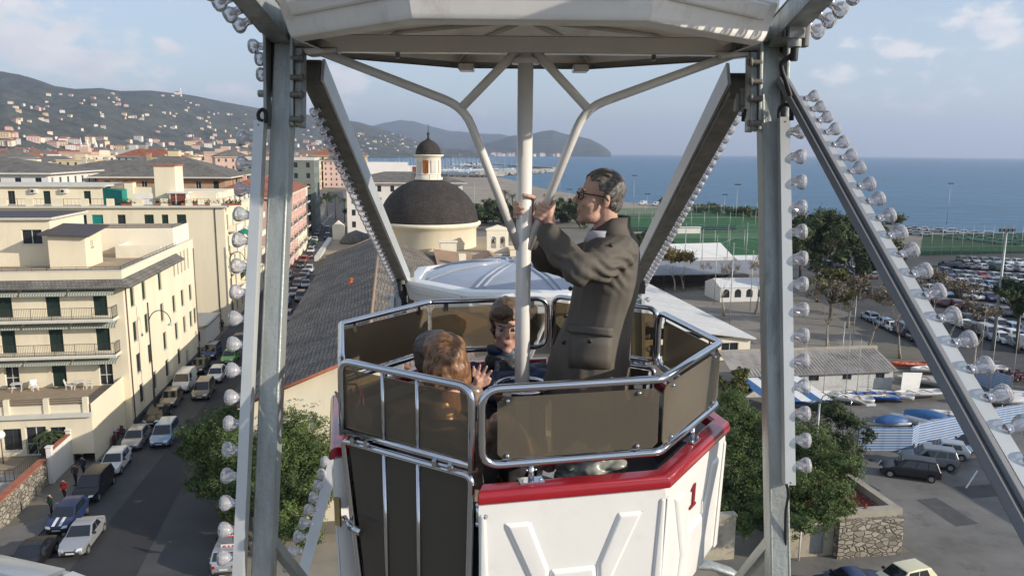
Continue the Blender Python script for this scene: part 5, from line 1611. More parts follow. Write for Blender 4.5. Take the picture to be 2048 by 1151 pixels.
def car_meshes(kind):
    L_, Wd, zb, zr, yc, yr, yrb, yt = KINDS[kind]; hl = L_ / 2; hw = Wd / 2; wb = hl - .72; r = .36
    prof = [(-hl + .02, .32)]

    def arch(c): return [(c + r * math.cos(math.pi - math.pi * k / 8), .30 + r * math.sin(math.pi * k / 8)) for k in range(9)]
    hood = .74 if kind != 'van' else .9
    prof += arch(-wb) + arch(wb) + [(hl - .02, .30), (hl + .02, .52), (hl - .06, .68), (hl - .55, hood + .10), (yc, zb)]
    prof += [(yt, zb + .05)] if kind != 'saloon' else [(yt, zb + .05), (-hl + .1, zb + .03)]
    prof += [(-hl, zb - .18), (-hl - .03, .55)]
    body = MB(); n = len(prof)
    body.add([(-hw, y, z) for y, z in prof] + [(hw, y, z) for y, z in prof], [tuple(range(n)), tuple(range(2 * n - 1, n - 1, -1))] + [(i, (i + 1) % n, n + (i + 1) % n, n + i) for i in range(n)])
    body.v = [(x * (1 - .20 * max(0, (abs(y) - hl + .75) / .75) ** 2) * (1 - .04 * max(0, z - .6)), y, z) for x, y, z in body.v]
    cab = MB(); b0, b1 = hw - .06, hw - .22
    P = [(-b0, yc, zb - .04), (b0, yc, zb - .04), (b0, yt, zb), (-b0, yt, zb), (-b1, yr, zr - .02), (b1, yr, zr - .02), (b1, yrb, zr - .03), (-b1, yrb, zr - .03), (-b1 + .05, (yr + yrb) / 2, zr + .02), (b1 - .05, (yr + yrb) / 2, zr + .02)]
    cab.add(P, [(0, 1, 5, 4), (1, 2, 6, 9, 5), (2, 3, 7, 6), (3, 0, 4, 8, 7), (4, 5, 9, 8), (8, 9, 6, 7)])

    def face_panel(q, ins, off=.012):
        q = [Vector(p) for p in q]; c = sum(q, Vector()) / 4; nrm = (q[1] - q[0]).cross(q[3] - q[0]).normalized()
        if nrm.dot(c - Vector((0, -.3, .9))) < 0: nrm = -nrm
        q = [q[0] + (q[1] - q[0]) * a * 1.0 + (q[3] - q[0]) * b * 1.0 if 0 else (q[0] * (1 - a) + q[1] * a) * (1 - b) + (q[3] * (1 - a) + q[2] * a) * b for a, b in ins]
        return [p + nrm * off for p in q]
    R4 = lambda a0, a1, b0, b1: [(a0, b0), (a1, b0), (a1, b1), (a0, b1)]
    ws = MB(); ws.add(face_panel([P[0], P[1], P[5], P[4]], R4(.05, .95, .06, .93)), [(0, 1, 2, 3)])
    rw = MB(); rw.add(face_panel([P[2], P[3], P[7], P[6]], R4(.08, .92, .15, .90)), [(0, 1, 2, 3)])
    sides = []
    for s in (0, 1):
        q = [P[1], P[2], P[6], P[5]] if s == 0 else [P[0], P[3], P[7], P[4]]
        sw = MB()
        cuts = [(.10, .47), (.50, .80)] if kind in ('hatchback', 'saloon') else [(.13, .43), (.46, .72), (.75, .93)]
        if kind == 'van': cuts = [(.1, .36)]
        for a0, a1 in cuts: sw.add(face_panel(q, R4(a0, a1, .12, .88)), [(0, 1, 2, 3)])
        sides.append(sw)
    wh = []
    for sx in (-1, 1):
        for y in (-wb, wb):
            w = MB(); x0, x1 = sx * (hw - .20), sx * (hw - .005)
            w.cyl((x0, y, .31), (x1, y, .31), .31, 0, 18); w.cyl((x1 - sx * .01, y, .31), (x1 + sx * .008, y, .31), .20, 1, 10)
            wh.append(w)
    hls, tls = [], []
    for sx in (-1, 1):
        h = MB(); h.prism([(-.2, -.07), (.14, -.05), (.17, .09), (-.1, .08)], (sx * (hw * .62), hl - .05, hood - .07), (sx, -.35, 0), (0, -.5, 1), (0, .06, .02)); hls.append(h)
        t = MB(); t.box((sx * (hw * .56), -hl - .04, zb - .30), (sx * (hw * .78), -hl + .05, zb - .14)); tls.append(t)
    tr = MB(); tr.box((-hw * .62, hl - .02, .36), (hw * .62, hl + .03, .50)); tr.box((-.35, hl + .0, .53), (.35, hl + .035, .62)); tr2 = MB(); tr2.box((-hw * .6, -hl - .045, .34), (hw * .6, -hl, .46))
    mr = []
    for sx in (-1, 1):
        q = MB(); q.box((sx * (hw - .03), yc - .38, zb + .02), (sx * (hw + .15), yc - .25, zb + .16)); mr.append(q)
    pl = []
    for y in (hl + .03, -hl - .05): q = MB(); q.box((-.26, y - .012, .42 if y > 0 else .58), (.26, y + .012, .53 if y > 0 else .69)); pl.append(q)
    return dict(body=body, cab=cab, ws=ws, rw=rw, sides=sides, wh=wh, hls=hls, tls=tls, tr=tr, tr2=tr2, mr=mr, pl=pl)


def make_car(kind, colour, label, a, b, rot, group, z=.02, name=None, cat=None):
    """full car: proto built once per kind, later ones share its meshes"""
    nm = name or {'hatchback': 'hatchback_car', 'estate car': 'estate_car', 'saloon': 'saloon_car', 'people carrier': 'people_carrier', 'van': 'delivery_van'}[kind]
    x, y = XY(a, b); pm = PAINTS[colour]
    if kind not in _cp:
        t = thing(nm, label, cat or ('van' if kind == 'van' else 'car'), (x, y, z), TH + rot, group); d = car_meshes(kind)
        bo = d['body'].build('body', [pm], t, bevel=.045); d['cab'].build('cabin', [pm], t, bevel=.04)
        d['ws'].build('windscreen', [glassy], t); d['rw'].build('rear_window', [glassy], t)
        for s in d['sides']: s.build('side_window', [glassy], t)
        for w in d['wh']: w.build('wheel', [tyre_m, hub_m], t)
        for w in d['hls']: w.build('headlight', [lamp_m], t)
        for w in d['tls']: w.build('tail_light', [tail_m], t)
        for w in d['mr']: w.build('wing_mirror', [trim_m], t)
        for w in d['pl']: w.build('number_plate', [plate_m], t)
        d['tr'].build('front_bumper', [trim_m], t); d['tr2'].build('rear_bumper', [trim_m], t)
        _cp[kind] = t
    else:
        t = dup(_cp[kind], (x, y, z), TH + rot, label, group); t.name = nm
    for c in t.children:
        if c.name.split('.')[0] in ('body', 'cabin'):
            for s in c.material_slots: s.link = 'OBJECT'; s.material = pm
    return t


def far_car_mesh(kind):
    d = car_meshes(kind); out = MB()
    for k, mi in (('body', 0), ('cab', 0), ('ws', 1), ('rw', 1)):
        out.add(d[k].v, d[k].f, mi)
    for k, mi in (('sides', 1), ('wh', 2), ('hls', 3), ('tls', 4)):
        for q in d[k]: out.add(q.v, q.f, mi)
    return out


_fc = {}


def far_car(kind, colour, label, a, b, rot, group, z=.03):
    x, y = XY(a, b)
    if kind not in _fc:
        o = far_car_mesh(kind).build('parked_car', [PAINTS[colour], glassy, tyre_m, lamp_m, tail_m]); _fc[kind] = o
    else: o = _fc[kind].copy(); COL.objects.link(o)
    o.material_slots[0].link = 'OBJECT'; o.material_slots[0].material = PAINTS[colour]
    o.location = (x, y, z); o.rotation_euler.z = TH + rot
    tag(o, label, 'car', group); return o


PIr = math.pi
near = [  # px, py of the middle of the car on the road; kind, colour, label; facing us (nose towards the wheel)
    (60, 1130, 'saloon', 'black', 'dark saloon nearest the white corner rim, half cut by the photo edge'),
    (140, 1046, 'hatchback', 'blue', 'dark blue hatchback with two white bonnet stripes, third from the bottom of the kerb row'),
    (190, 985, 'people carrier', 'black', 'black people carrier between the striped hatchback and the white hatchback'),
    (235, 936, 'hatchback', 'white', 'white hatchback parked opposite the white gate piers'),
    (277, 888, 'hatchback', 'silver', 'silver hatchback at the kerb right behind the white hatchback'),
    (318, 840, 'saloon', 'black', 'black car with red tail lamps at the kerb, under the arched street lamp'),
    (350, 806, 'hatchback', 'bronze', 'dull beige hatchback at the kerb, between the lamp post and a white van'),
    (383, 775, 'van', 'white', 'white high-roofed van at the kerb below the hotel side door'),
    (412, 740, 'saloon', 'black', 'dark saloon in the kerb row by the far end of the hotel'),
    (440, 712, 'people carrier', 'blue', 'dark blue people carrier in the kerb row by the white gatehouse'),
    (478, 690, 'hatchback', 'blue', 'small dark blue hatchback next to the lime green car'),
    (167, 1086, 'saloon', 'silver', 'silver saloon double-parked beside the striped hatchback, lowest on the street'),
    (331, 880, 'people carrier', 'light blue', 'pale blue people carrier driving towards the wheel, beside the big tree'),
    (408, 790, 'people carrier', 'bronze', 'brownish people carrier in the second row above the big tree'),
    (440, 758, 'hatchback', 'white', 'white hatchback in the second row, just behind the brownish people carrier'),
    (465, 722, 'hatchback', 'green', 'lime green hatchback in the second row'),
    (570, 610, 'estate car', 'light blue', 'pale grey-blue estate car left of the slate roof edge, first beyond the spoke'),
    (602, 600, 'people carrier', 'grey', 'grey people carrier nearest the slate roof edge'),
    (574, 580, 'saloon', 'black', 'dark saloon behind the spoke, in the left kerb row'),
    (595, 573, 'estate car', 'grey', 'grey estate car in the middle of the narrowing street'),
    (577, 556, 'hatchback', 'silver', 'silver hatchback in the left kerb row before the red cars'),
    (605, 560, 'hatchback', 'grey', 'dark grey hatchback behind the two white cars'),
    (611, 552, 'hatchback', 'white', 'smaller of two white cars in the street, lower one'),
    (619, 543, 'estate car', 'white', 'large white car, upper one of the white pair in the street'),
    (603, 534, 'hatchback', 'dark green', 'dark green hatchback at the kerb below the red car'),
    (608, 524, 'hatchback', 'red', 'bright red hatchback at the left kerb'),
    (621, 515, 'saloon', 'maroon', 'maroon saloon just past the bright red one'),
    (622, 505, 'hatchback', 'white', 'white hatchback past the maroon saloon'),
    (626, 495, 'hatchback', 'blue', 'dark blue hatchback in the far kerb row'),
    (627, 490, 'hatchback', 'green', 'yellow-green hatchback in the far kerb row'),
    (630, 483, 'hatchback', 'white', 'white hatchback at the far end of the kerb row'),
    (574, 640, 'estate car', 'grey', 'grey estate car just right of the left spoke, nearest in that row'),
    (586, 592, 'hatchback', 'silver', 'silver hatchback between the two estate cars by the slate roof'),
    (612, 574, 'saloon', 'silver', 'silver saloon in the outer row beside the slate roof eave'),
    (640, 455, 'hatchback', 'black', 'black hatchback under the dark street trees'),
    (634, 470, 'hatchback', 'silver', 'silver hatchback under the dark street trees'),
    (655, 478, 'van', 'blue', 'blue van driving away on the right side of the far street'),
    (655, 464, 'van', 'blue', 'blue van further off, before the palm trees'),
]
for px, py, kd, colr, lb in near:
    a, b = gr(px, py)
    if py > 700: a = -22.75 if a < -21.4 else min(a, -20.0)
    make_car(kd, colr, lb, a, b, PIr + rnd(-.03, .03), 'cars along the street')
# the two bonnet stripes
# cars at the yard on the right
for px, py, kd, colr, rot, lb in [(1818, 952, 'people carrier', 'black', R(60), 'black people carrier in the yard, nearest of the four by the striped fence'), (1857, 930, 'people carrier', 'grey', R(60), 'dark grey people carrier second in the yard row'),
                                  (1886, 912, 'hatchback', 'silver', R(60), 'silver hatchback between the dark people carrier and the pale blue car'), (1940, 902, 'estate car', 'light blue', R(95), 'pale blue estate car parked along the striped fence'),
                                  (1803, 1176, 'hatchback', 'cream', R(100), 'cream yellow small hatchback at the foot of the stone wall'), (1692, 1186, 'saloon', 'blue', R(88), 'blue car roof at the bottom edge, left of the cream hatchback')]:
    a, b = gr(px, py); make_car(kd, colr, lb, a, b, rot, 'cars in the yard')
# car with a lit roof board and the road-works signs by the left spoke
a, b = gr(462, 1120); make_car('people carrier', 'silver', 'silver car parked under the round tree behind the left light strip, rear towards us', a, b, .0, 'cars along the street')
t = street_thing('warning_sign', 'red-edged triangular warning sign above a board reading SANT, beside the left spoke', 'sign', *gr(470, 1140))
red_s, yel = M('sign_red', (.5, .02, .02), .5), M('sign_yellow', (.7, .48, .02), .5)
mb = MB(); mb.cyl((0, 0, 0), (0, 0, 3.0), .04, 0, 8); mb.build('post', [iron], t)
mb = MB(); mb.prism([(-.45, 2.3), (.45, 2.3), (0, 3.1)], (0, -.08, 0), (1, 0, 0), (0, 0, 1), (0, .03, 0), 0); mb.prism([(-.29, 2.40), (.29, 2.40), (0, 2.92)], (0, -.10, 0), (1, 0, 0), (0, 0, 1), (0, .02, 0), 1); mb.box((-.12, -.115, 2.45), (-.04, -.10, 2.65), 2); mb.box((.03, -.115, 2.45), (.11, -.10, 2.65), 2); mb.build('triangle', [red_s, whitew, black], t)
mb = MB(); mb.box((-.75, -.08, 1.35), (.75, -.05, 1.85), 0); mb.prism([(-1.5, 1.0), (-.3, 1.45), (-.3, .55)], (0, -.1, 0), (1, 0, 0), (0, 0, 1), (0, .03, 0), 1); mb.box((-.3, -.08, .7), (.6, -.05, 1.3), 1); mb.build('board', [whitew, yel], t)


def lettering(txt, parent, loc, size, mat, rotx=PIr / 2, rotz=0, name='lettering'):
    cu = bpy.data.curves.new(name, 'FONT'); cu.body = txt; cu.size = size; cu.extrude = .006; cu.offset = .012
    tmp = bpy.data.objects.new(name, cu); COL.objects.link(tmp)
    me = bpy.data.meshes.new_from_object(tmp.evaluated_get(bpy.context.evaluated_depsgraph_get())); COL.objects.unlink(tmp); bpy.data.objects.remove(tmp)
    me.materials.clear(); me.materials.append(mat); o = bpy.data.objects.new(name, me); COL.objects.link(o); o.parent = parent; o.location = loc; o.rotation_euler = (rotx, 0, rotz); return o


lettering('SANT', t, (-.66, -.09, 1.43), .5, red_s)
# white stripes on the dark blue hatchback
for o in list(bpy.data.objects):
    if o.get('label', '').startswith('dark blue hatchback with two white'):
        mb = MB()
        for x in (-.32, .12): mb.add([(x, 1.93, .745), (x + .2, 1.93, .745), (x + .2, 1.42, .868), (x, 1.42, .868), (x, .98, .948), (x + .2, .98, .948)], [(0, 1, 2, 3), (3, 2, 5, 4)])
        mb.build('bonnet_stripes', [PAINTS['white']], o)
# seaside car park: rows of nose-in cars, facing the light
rc = random.Random(5)
cols_ = ['silver'] * 8 + ['white'] * 8 + ['grey'] * 4 + ['black'] * 3 + ['blue'] * 3 + ['light blue'] * 2 + ['red', 'maroon', 'dark green', 'bronze']
kinds_ = ['hatchback'] * 5 + ['estate car'] * 3 + ['saloon'] * 3 + ['people carrier'] * 2 + ['van']
rown = ['nearest', 'second', 'third', 'fourth', 'fifth', 'sixth', 'seventh', 'eighth', 'ninth', 'tenth', 'eleventh', 'twelfth']
# rows surveyed by their two ends in the photograph
rows_px = [((1950, 668), (2070, 705)), ((1905, 640), (2075, 675)), ((1880, 610), (2075, 640)), ((1862, 587), (2075, 612)), ((1872, 566), (2075, 585)), ((1840, 549), (2075, 563)), ((1890, 534), (2075, 545)), ((1925, 524), (2075, 531)), ((1925, 655), (2075, 688)), ((1895, 576), (2075, 598)), ((1850, 557), (2075, 574))]
rows_px.sort(key=lambda q: -q[0][1]); n_ = 0
for ri, (p, q) in enumerate(rows_px):
    A_, B_ = Vector(gr(*p)), Vector(gr(*q)); L_ = (B_ - A_).length; k = 0.0
    while k < L_:
        c = A_ + (B_ - A_) * (k / L_)
        if rc.random() > .02:
            cl, kd = rc.choice(cols_), rc.choice(kinds_)
            far_car(kd, cl, f'{cl} {kd} in the {rown[ri]} row of the seaside car park', c.x, c.y, (0 if ri % 2 else PIr) + R(-14) + rc.uniform(-.04, .04), 'cars in the seaside car park')
        k += rc.uniform(2.3, 2.55)
# cars under the trees and along the shore road
for ri, (p, q, lab) in enumerate([((1640, 560), (1790, 600), 'parked under the plane trees beside the plaza'), ((1690, 500), (1800, 530), 'half hidden behind the pine crowns'), ((1640, 530), (1760, 560), 'in the shade of the tall pines'), ((1740, 640), (1850, 690), 'behind the bare trees at the plaza edge')]):
    A_, B_ = Vector(gr(*p)), Vector(gr(*q)); L_ = (B_ - A_).length; k = 0.0
    while k < L_:
        c = A_ + (B_ - A_) * (k / L_); cl, kd = rc.choice(cols_), rc.choice(kinds_)
        far_car(kd, cl, f'{cl} {kd} {lab}', c.x, c.y, R(-14) + rc.uniform(-.06, .06), 'cars by the plaza trees'); k += rc.uniform(2.6, 4.2)
for ri, (p, q, lab) in enumerate([((1800, 457), (2060, 480), 'on the seaward side of the shore road'), ((1790, 466), (2060, 492), 'on the landward side of the shore road'), ((1960, 482), (2070, 499), 'in the small lay-by off the shore road')]):
    A_, B_ = Vector(gr(*p)), Vector(gr(*q)); L_ = (B_ - A_).length; k = 0.0
    while k < L_:
        c = A_ + (B_ - A_) * (k / L_); cl, kd = rc.choice(cols_[:16]), rc.choice(kinds_)
        if rc.random() > .12: far_car(kd, cl, f'{cl} {kd} {lab}', c.x, c.y, R(60) + rc.uniform(-.08, .08), 'cars on the shore road')
        k += rc.uniform(3.2, 5.0)
for i, (x, y) in enumerate([(1285, 409), (1312, 411), (1322, 413), (1150, 402), (1172, 405)]):
    a, b = gr(x, y); far_car('van', 'white', 'white camper van standing at the top of the beach', a, b, R(80), 'camper vans on the beach')

# street people
def small_person(a, b, z, top, bottom, label, hair=(.04, .03, .02), rot=0.0, stride=.22, h=1.72):
    """one continuous skinned figure, walking"""
    s = h / 1.75
    J = {'pel': (0, 0, .95, .13), 'chest': (0, .02, 1.30, .17), 'neck': (0, .02, 1.48, .06), 'head': (0, .0, 1.60, .10), 'crown': (0, .01, 1.70, .075),
         'hl': (-.10, 0, .90, .09), 'kl': (-.10, stride * .6, .50, .065), 'fl': (-.10, stride * .8, .08, .045), 'tl': (-.11, stride * .8 - .14, .04, .04),
         'hr': (.10, 0, .90, .09), 'kr': (.10, -stride * .4, .50, .065), 'fr': (.10, -stride * .5, .08, .045), 'tr': (.11, -stride * .5 - .14, .04, .04),
         'sl': (-.19, .02, 1.42, .065), 'el': (-.25, .05, 1.15, .05), 'wl': (-.24, -.08, .95, .035), 'pl': (-.24, -.12, .87, .035), 'sr': (.19, .02, 1.42, .065), 'er': (.25, -.02, 1.15, .05), 'wr': (.24, -.15, .98, .035), 'pr': (.24, -.19, .90, .035)}
    names = list(J); ed = [('pel', 'chest'), ('chest', 'neck'), ('neck', 'head'), ('head', 'crown'), ('pel', 'hl'), ('hl', 'kl'), ('kl', 'fl'), ('fl', 'tl'), ('pel', 'hr'), ('hr', 'kr'), ('kr', 'fr'), ('fr', 'tr'), ('chest', 'sl'), ('sl', 'el'), ('el', 'wl'), ('wl', 'pl'), ('chest', 'sr'), ('sr', 'er'), ('er', 'wr'), ('wr', 'pr')]
    me = bpy.data.meshes.new('tmp'); me.from_pydata([tuple(c * s for c in J[n][:3]) for n in names], [(names.index(p), names.index(q)) for p, q in ed], [])
    o = bpy.data.objects.new('tmp', me); COL.objects.link(o); md = o.modifiers.new('s', 'SKIN')
    for i, n in enumerate(names): me.skin_vertices[0].data[i].radius = (J[n][3] * s,) * 2; me.skin_vertices[0].data[i].use_root = (i == 0)
    o.modifiers.new('u', 'SUBSURF').levels = 1; o.modifiers['u'].render_levels = 1
    me2 = bpy.data.meshes.new_from_object(o.evaluated_get(bpy.context.evaluated_depsgraph_get())); bpy.data.objects.remove(o)
    me2.materials.clear()
    for m in (M('skin', (.42, .25, .18), .55, 0, .08, 20), top, bottom, M('dark_hair', hair, .6)): me2.materials.append(m)
    for p in me2.polygons:
        c = p.center / s; p.use_smooth = True
        p.material_index = 3 if (c.z > 1.63 or (c.z > 1.52 and c.y > .03)) else 0 if (c.z > 1.46 or (abs(c.x) > .2 and c.z < .97)) else 1 if c.z > .88 else 2
    x, y = XY(a, b); o = bpy.data.objects.new('person', me2); COL.objects.link(o); o.location = (x, y, z); o.rotation_euler.z = TH + rot
    return tag(o, label, 'person', 'people on the pavement')


cl = lambda n, c: M(n, c, .85, 0, .15, 8)
drk = cl('dark_cloth', (.02, .02, .025))
for px, py, top, lab in [(130, 1000, cl('red_cloth', (.30, .03, .02)), 'pedestrian in a red jacket walking past the stone wall'), (110, 1030, cl('dark_green_cloth', (.02, .04, .025)), 'pedestrian in dark green on the pavement below the red jacket'),
                         (152, 968, cl('brown_cloth', (.06, .035, .03)), 'pedestrian in brown beside the bonnet of the black people carrier'), (168, 952, cl('navy_cloth', (.02, .025, .05)), 'pedestrian in navy standing at the white gate pier'),
                         (465, 660, cl('pinkish_cloth', (.25, .12, .10)), 'pedestrian in pale pink by the gatehouse corner'), (455, 662, drk, 'pedestrian in black by the gatehouse corner'), (418, 715, drk, 'pedestrian in black at the far hotel corner')]:
    a, b = gr(px, py, .13); small_person(min(a, -24.3) if a > -26 else a, b, .13, top, drk, lab, rot=rnd(-.5, .5) + (PIr if px % 2 else 0))
# motorcycles leaning at the wall
def motorbike(a, b, rot, label):
    t = street_thing('motor_scooter', label, 'motor scooter', a, b, .13, rot, 'scooters at the hotel wall')
    for y in (-.62, .62):
        mb = MB(); mb.tube([(0, y + .24 * math.cos(R(30 * k)), .3 + .24 * math.sin(R(30 * k))) for k in range(12)], .07, 0, 8, True); mb.cyl((-.04, y, .3), (.04, y, .3), .10, 1); mb.build('wheel', [tyre_m, hub_m], t)
    mb = MB(); mb.prism([(-.8, .45), (-.1, .28), (.3, .30), (.45, .95), (.35, 1.0), (.15, .45), (-.1, .48), (-.2, .75), (-.85, .78)], (-.14, 0, 0), (0, 1, 0), (0, 0, 1), (.28, 0, 0)); mb.build('body', [PAINTS['maroon']], t, bevel=.03)
    mb = MB(); mb.box((-.15, -.8, .78), (.15, -.15, .86)); mb.build('seat', [black], t, bevel=.02)
    mb = MB(); mb.tube([(-.33, .3, 1.0), (0, .38, 1.03), (.33, .3, 1.0)], .025); mb.cyl((0, .38, 1.03), (0, .58, .4), .03); mb.build('handlebar', [chrome], t)


for i, (x, y) in enumerate([(236, 888), (246, 876)]): a, b = gr(x, y); motorbike(a - .2, b, .2 - .3 * i, ['maroon scooter parked nearer of two at the hotel side wall', 'maroon scooter parked further of two at the hotel side wall'][i])
# ================================================================ trees and plants
leaf_g = M('evergreen_leaves', (.095, .14, .04), .7, 0, .55, .9, trans=.25, flecks=((.10, .12, .03), 1.5, .5))
leaf_d = M('dark_pine_needles', (.06, .085, .035), .8, 0, .5, .5, trans=.15, flecks=((.07, .065, .03), .7, .5))
leaf_y = M('yellowed_leaves', (.22, .17, .05), .8, 0, .4, .8, trans=.3)
leaf_b = M('brown_twigs', (.20, .165, .12), .9, 0, .3, .8)
leaf_l = M('olive_leaves', (.11, .12, .035), .75, 0, .4, .9, trans=.25)
bark = M('bark', (.09, .07, .055), .9, 0, .35, 3, streak=3)
bark_l = M('plane_bark', (.30, .26, .20), .85, 0, .4, 2.5, flecks=((.14, .12, .09), 4, .7))


def foliage(blobs, n, size, seed, shell=.45, flat=.5, core=0):
    """leaf-sized faces scattered through uneven clumps; blobs = (x,y,z,rx,ry,rz)"""
    rr = random.Random(seed); mb = MB(); V, Fc = [], []
    for b in blobs if core else ():
        k0 = len(mb.v); mb.sph(b[:3], (b[3] * core, b[4] * core, b[5] * core), 0, 12, 8); mb.s[-96:] = [False] * 96
        for i in range(k0, len(mb.v)): mb.v[i] = tuple(Vector(mb.v[i]) + Vector((rr.uniform(-.16, .16), rr.uniform(-.16, .16), rr.uniform(-.16, .16))) * b[3])
    tot = sum(b[3] * b[4] * b[5] for b in blobs) ** 1
    ws = [(b[3] * b[4] * b[5]) ** .67 for b in blobs]; sw = sum(ws)
    for b, w in zip(blobs, ws):
        k = int(n * w / sw)
        sub = []
        for _ in range(max(6, int(k / 60))):    # sprays inside the clump
            d = Vector((rr.gauss(0, 1), rr.gauss(0, 1), rr.gauss(0, 1))).normalized(); q = rr.uniform(shell, 1.0)
            sub.append((Vector((b[0] + d.x * b[3] * q, b[1] + d.y * b[4] * q, b[2] + d.z * b[5] * q)), rr.uniform(.12, .3) * min(b[3:6]) + size, d))
        for i in range(k):
            c, r, d = sub[i % len(sub)]
            p = c + Vector((rr.gauss(0, .5), rr.gauss(0, .5), rr.gauss(0, .42))) * r
            u = Vector((rr.gauss(0, 1), rr.gauss(0, 1), rr.gauss(0, 1))).normalized()
            nrm = (d + Vector((rr.gauss(0, .6), rr.gauss(0, .6), rr.gauss(0, .6) + .3))).normalized()
            u = (u - nrm * u.dot(nrm)).normalized(); v = nrm.cross(u); s = size * rr.uniform(.6, 1.4)
            o = len(V); V += [p - u * s, p - v * s * flat, p + u * s, p + v * s * flat]; Fc.append((o, o + 1, o + 2, o + 3))
    mb.add([tuple(v) for v in V], Fc); return mb


def limbs(base, blobs, r0, seed, n=3):
    rr = random.Random(seed); mb = MB(); base = Vector(base)
    top = Vector((sum(b[0] for b in blobs) / len(blobs), sum(b[1] for b in blobs) / len(blobs), min(b[2] - b[5] * .2 for b in blobs)))
    mid = base.lerp(top, .6) + Vector((rr.uniform(-.2, .2), rr.uniform(-.2, .2), 0))
    mb.tube([base, base.lerp(mid, .15), mid, top], [r0 * 1.25, r0, r0 * .75, r0 * .5], 0, 10)
    for b in blobs:
        e = Vector(b[:3]); s = mid.lerp(top, rr.uniform(.1, .9)); m_ = s.lerp(e, .5) + Vector((0, 0, -.15 * (e - s).length))
        mb.tube([s, m_, e], [r0 * .45, r0 * .28, r0 * .1], 0, 7)
        for _ in range(n):
            q = e + Vector((rr.uniform(-1, 1) * b[3], rr.uniform(-1, 1) * b[4], rr.uniform(-.5, 1) * b[5])) * .7; mb.tube([m_, q], [r0 * .2, r0 * .05], 0, 5)
    return mb


def blobs_for(cx, cy, z0, z1, rx, n, seed, ry=None):
    rr = random.Random(seed); ry = ry or rx; out = []; zc, hz = (z0 + z1) / 2, (z1 - z0) / 2
    for i in range(n):
        t = rr.uniform(0, 2 * PIr); h = rr.uniform(-1, 1); q = rr.uniform(.25, .8) * math.sqrt(max(.1, 1 - h * h * .8)); s = rr.uniform(.28, .46)
        out.append((cx + math.cos(t) * rx * q, cy + math.sin(t) * ry * q, zc + h * hz * .72, rx * s, ry * s, min(hz * .8, rx * s * .8)))
    return out


def tree(name, label, cat, a, b, z0, z1, r, leafm, n, size, seed, group=None, nb=14, trunk=.25, ry=None, base=0.0, parts=True, bk=None, shell=.45):
    t = street_thing(name, label, cat, a, b, base, 0, group); bl = blobs_for(0, 0, z0 - base, z1 - base, r, nb, seed, ry)
    limbs((0, 0, 0), bl, trunk, seed).build('trunk', [bk or bark], t)
    foliage(bl, n, size, seed, shell, core=.45).build('crown', [leafm], t); return t


# the two big evergreens at the foot of the wheel
a, b = pb(520, 940, 52)[0], 52
t = street_thing('evergreen_tree', 'broad bushy evergreen tree over the street, behind the left spoke', 'tree', a, b)
z = lambda px, py, bb: pb(px, py, bb)
bl = []
for px, py, bb, r in [(520, 830, 55, 2.0), (590, 830, 54, 2.2), (640, 850, 54, 2.0), (450, 850, 56, 2.1), (400, 870, 56, 1.7), (420, 920, 55, 1.9), (480, 900, 53, 2.5), (560, 900, 52, 2.6), (630, 910, 51.5, 2.2), (410, 965, 55, 1.5), (470, 970, 52, 2.0), (540, 980, 50, 2.3),
                      (610, 980, 49.5, 2.2), (645, 960, 49, 1.6), (480, 1020, 50, 1.3), (560, 1040, 48, 1.7), (610, 1060, 47, 1.3), (570, 800, 56, 1.2), (375, 895, 57, 1.0), (655, 800, 56, 1.2)]:
    aa, zz = pb(px, py, bb); bl.append((aa - a, bb - b, zz, r, r, r * .8))
limbs((0, 0, 0), bl, .32, 3, 4).build('trunk', [bark], t); foliage(bl, 85000, .085, 3, core=.42).build('crown', [leaf_g], t)
a, b = pb(1570, 950, 50)[0], 50
t = street_thing('evergreen_tree', 'dense rounded evergreen tree behind the right spoke, above the concrete wall', 'tree', a, b)
bl = []
for px, py, bb, r in [(1470, 830, 56, 2.2), (1520, 860, 55, 2.3), (1470, 900, 53, 2.2), (1540, 920, 52, 2.4), (1600, 880, 52, 2.3), (1640, 920, 50, 2.3), (1665, 985, 43, 1.6), (1600, 975, 44, 2.0), (1500, 960, 51, 2.2), (1440, 960, 52, 1.6), (1520, 1020, 49, 2.0), (1600, 1040, 41.8, 1.3), (1645, 1025, 42, 1.3), (1460, 1010, 50, 1.5), (1670, 950, 50, 1.4), (1460, 800, 58, 1.4), (1555, 1010, 44, 1.6), (1690, 1010, 43, .9), (1490, 1040, 45, 1.2), (1680, 930, 48, 1.6)]:
    aa, zz = pb(px, py, bb); bl.append((aa - a, bb - b, zz, r, r, r * .8))
limbs((0, 0, 0), bl, .3, 5, 4).build('trunk', [bark], t); foliage(bl, 75000, .085, 5, core=.42).build('crown', [leaf_g], t)
a, b = pb(1670, 880, 60)[0], 60
t = street_thing('oleander_tree', 'looser dark green tree with drooping outer branches, beside the striped fence', 'tree', a, b)
bl = []
for px, py, bb, r in [(1660, 820, 61, 1.6), (1700, 840, 60, 1.5), (1640, 860, 60, 1.6), (1690, 890, 59, 1.8), (1720, 930, 58, 1.3), (1660, 930, 58, 1.6), (1740, 870, 59, .9), (1735, 960, 57, .9), (1630, 810, 62, .9)]:
    aa, zz = pb(px, py, bb); bl.append((aa - a, bb - b, zz, r, r, r * .85))
limbs((0, 0, 0), bl, .2, 8, 3).build('trunk', [bark], t); foliage(bl, 16000, .10, 8, .2).build('crown', [leaf_d], t)
a, b = gr(1468, 800, 1)
tree('olive_bush', 'yellowish bush growing beyond the right corner of the gondola', 'bush', a, b, .5, 4.6, 2.6, leaf_l, 3500, .15, 12, nb=9, trunk=.15)
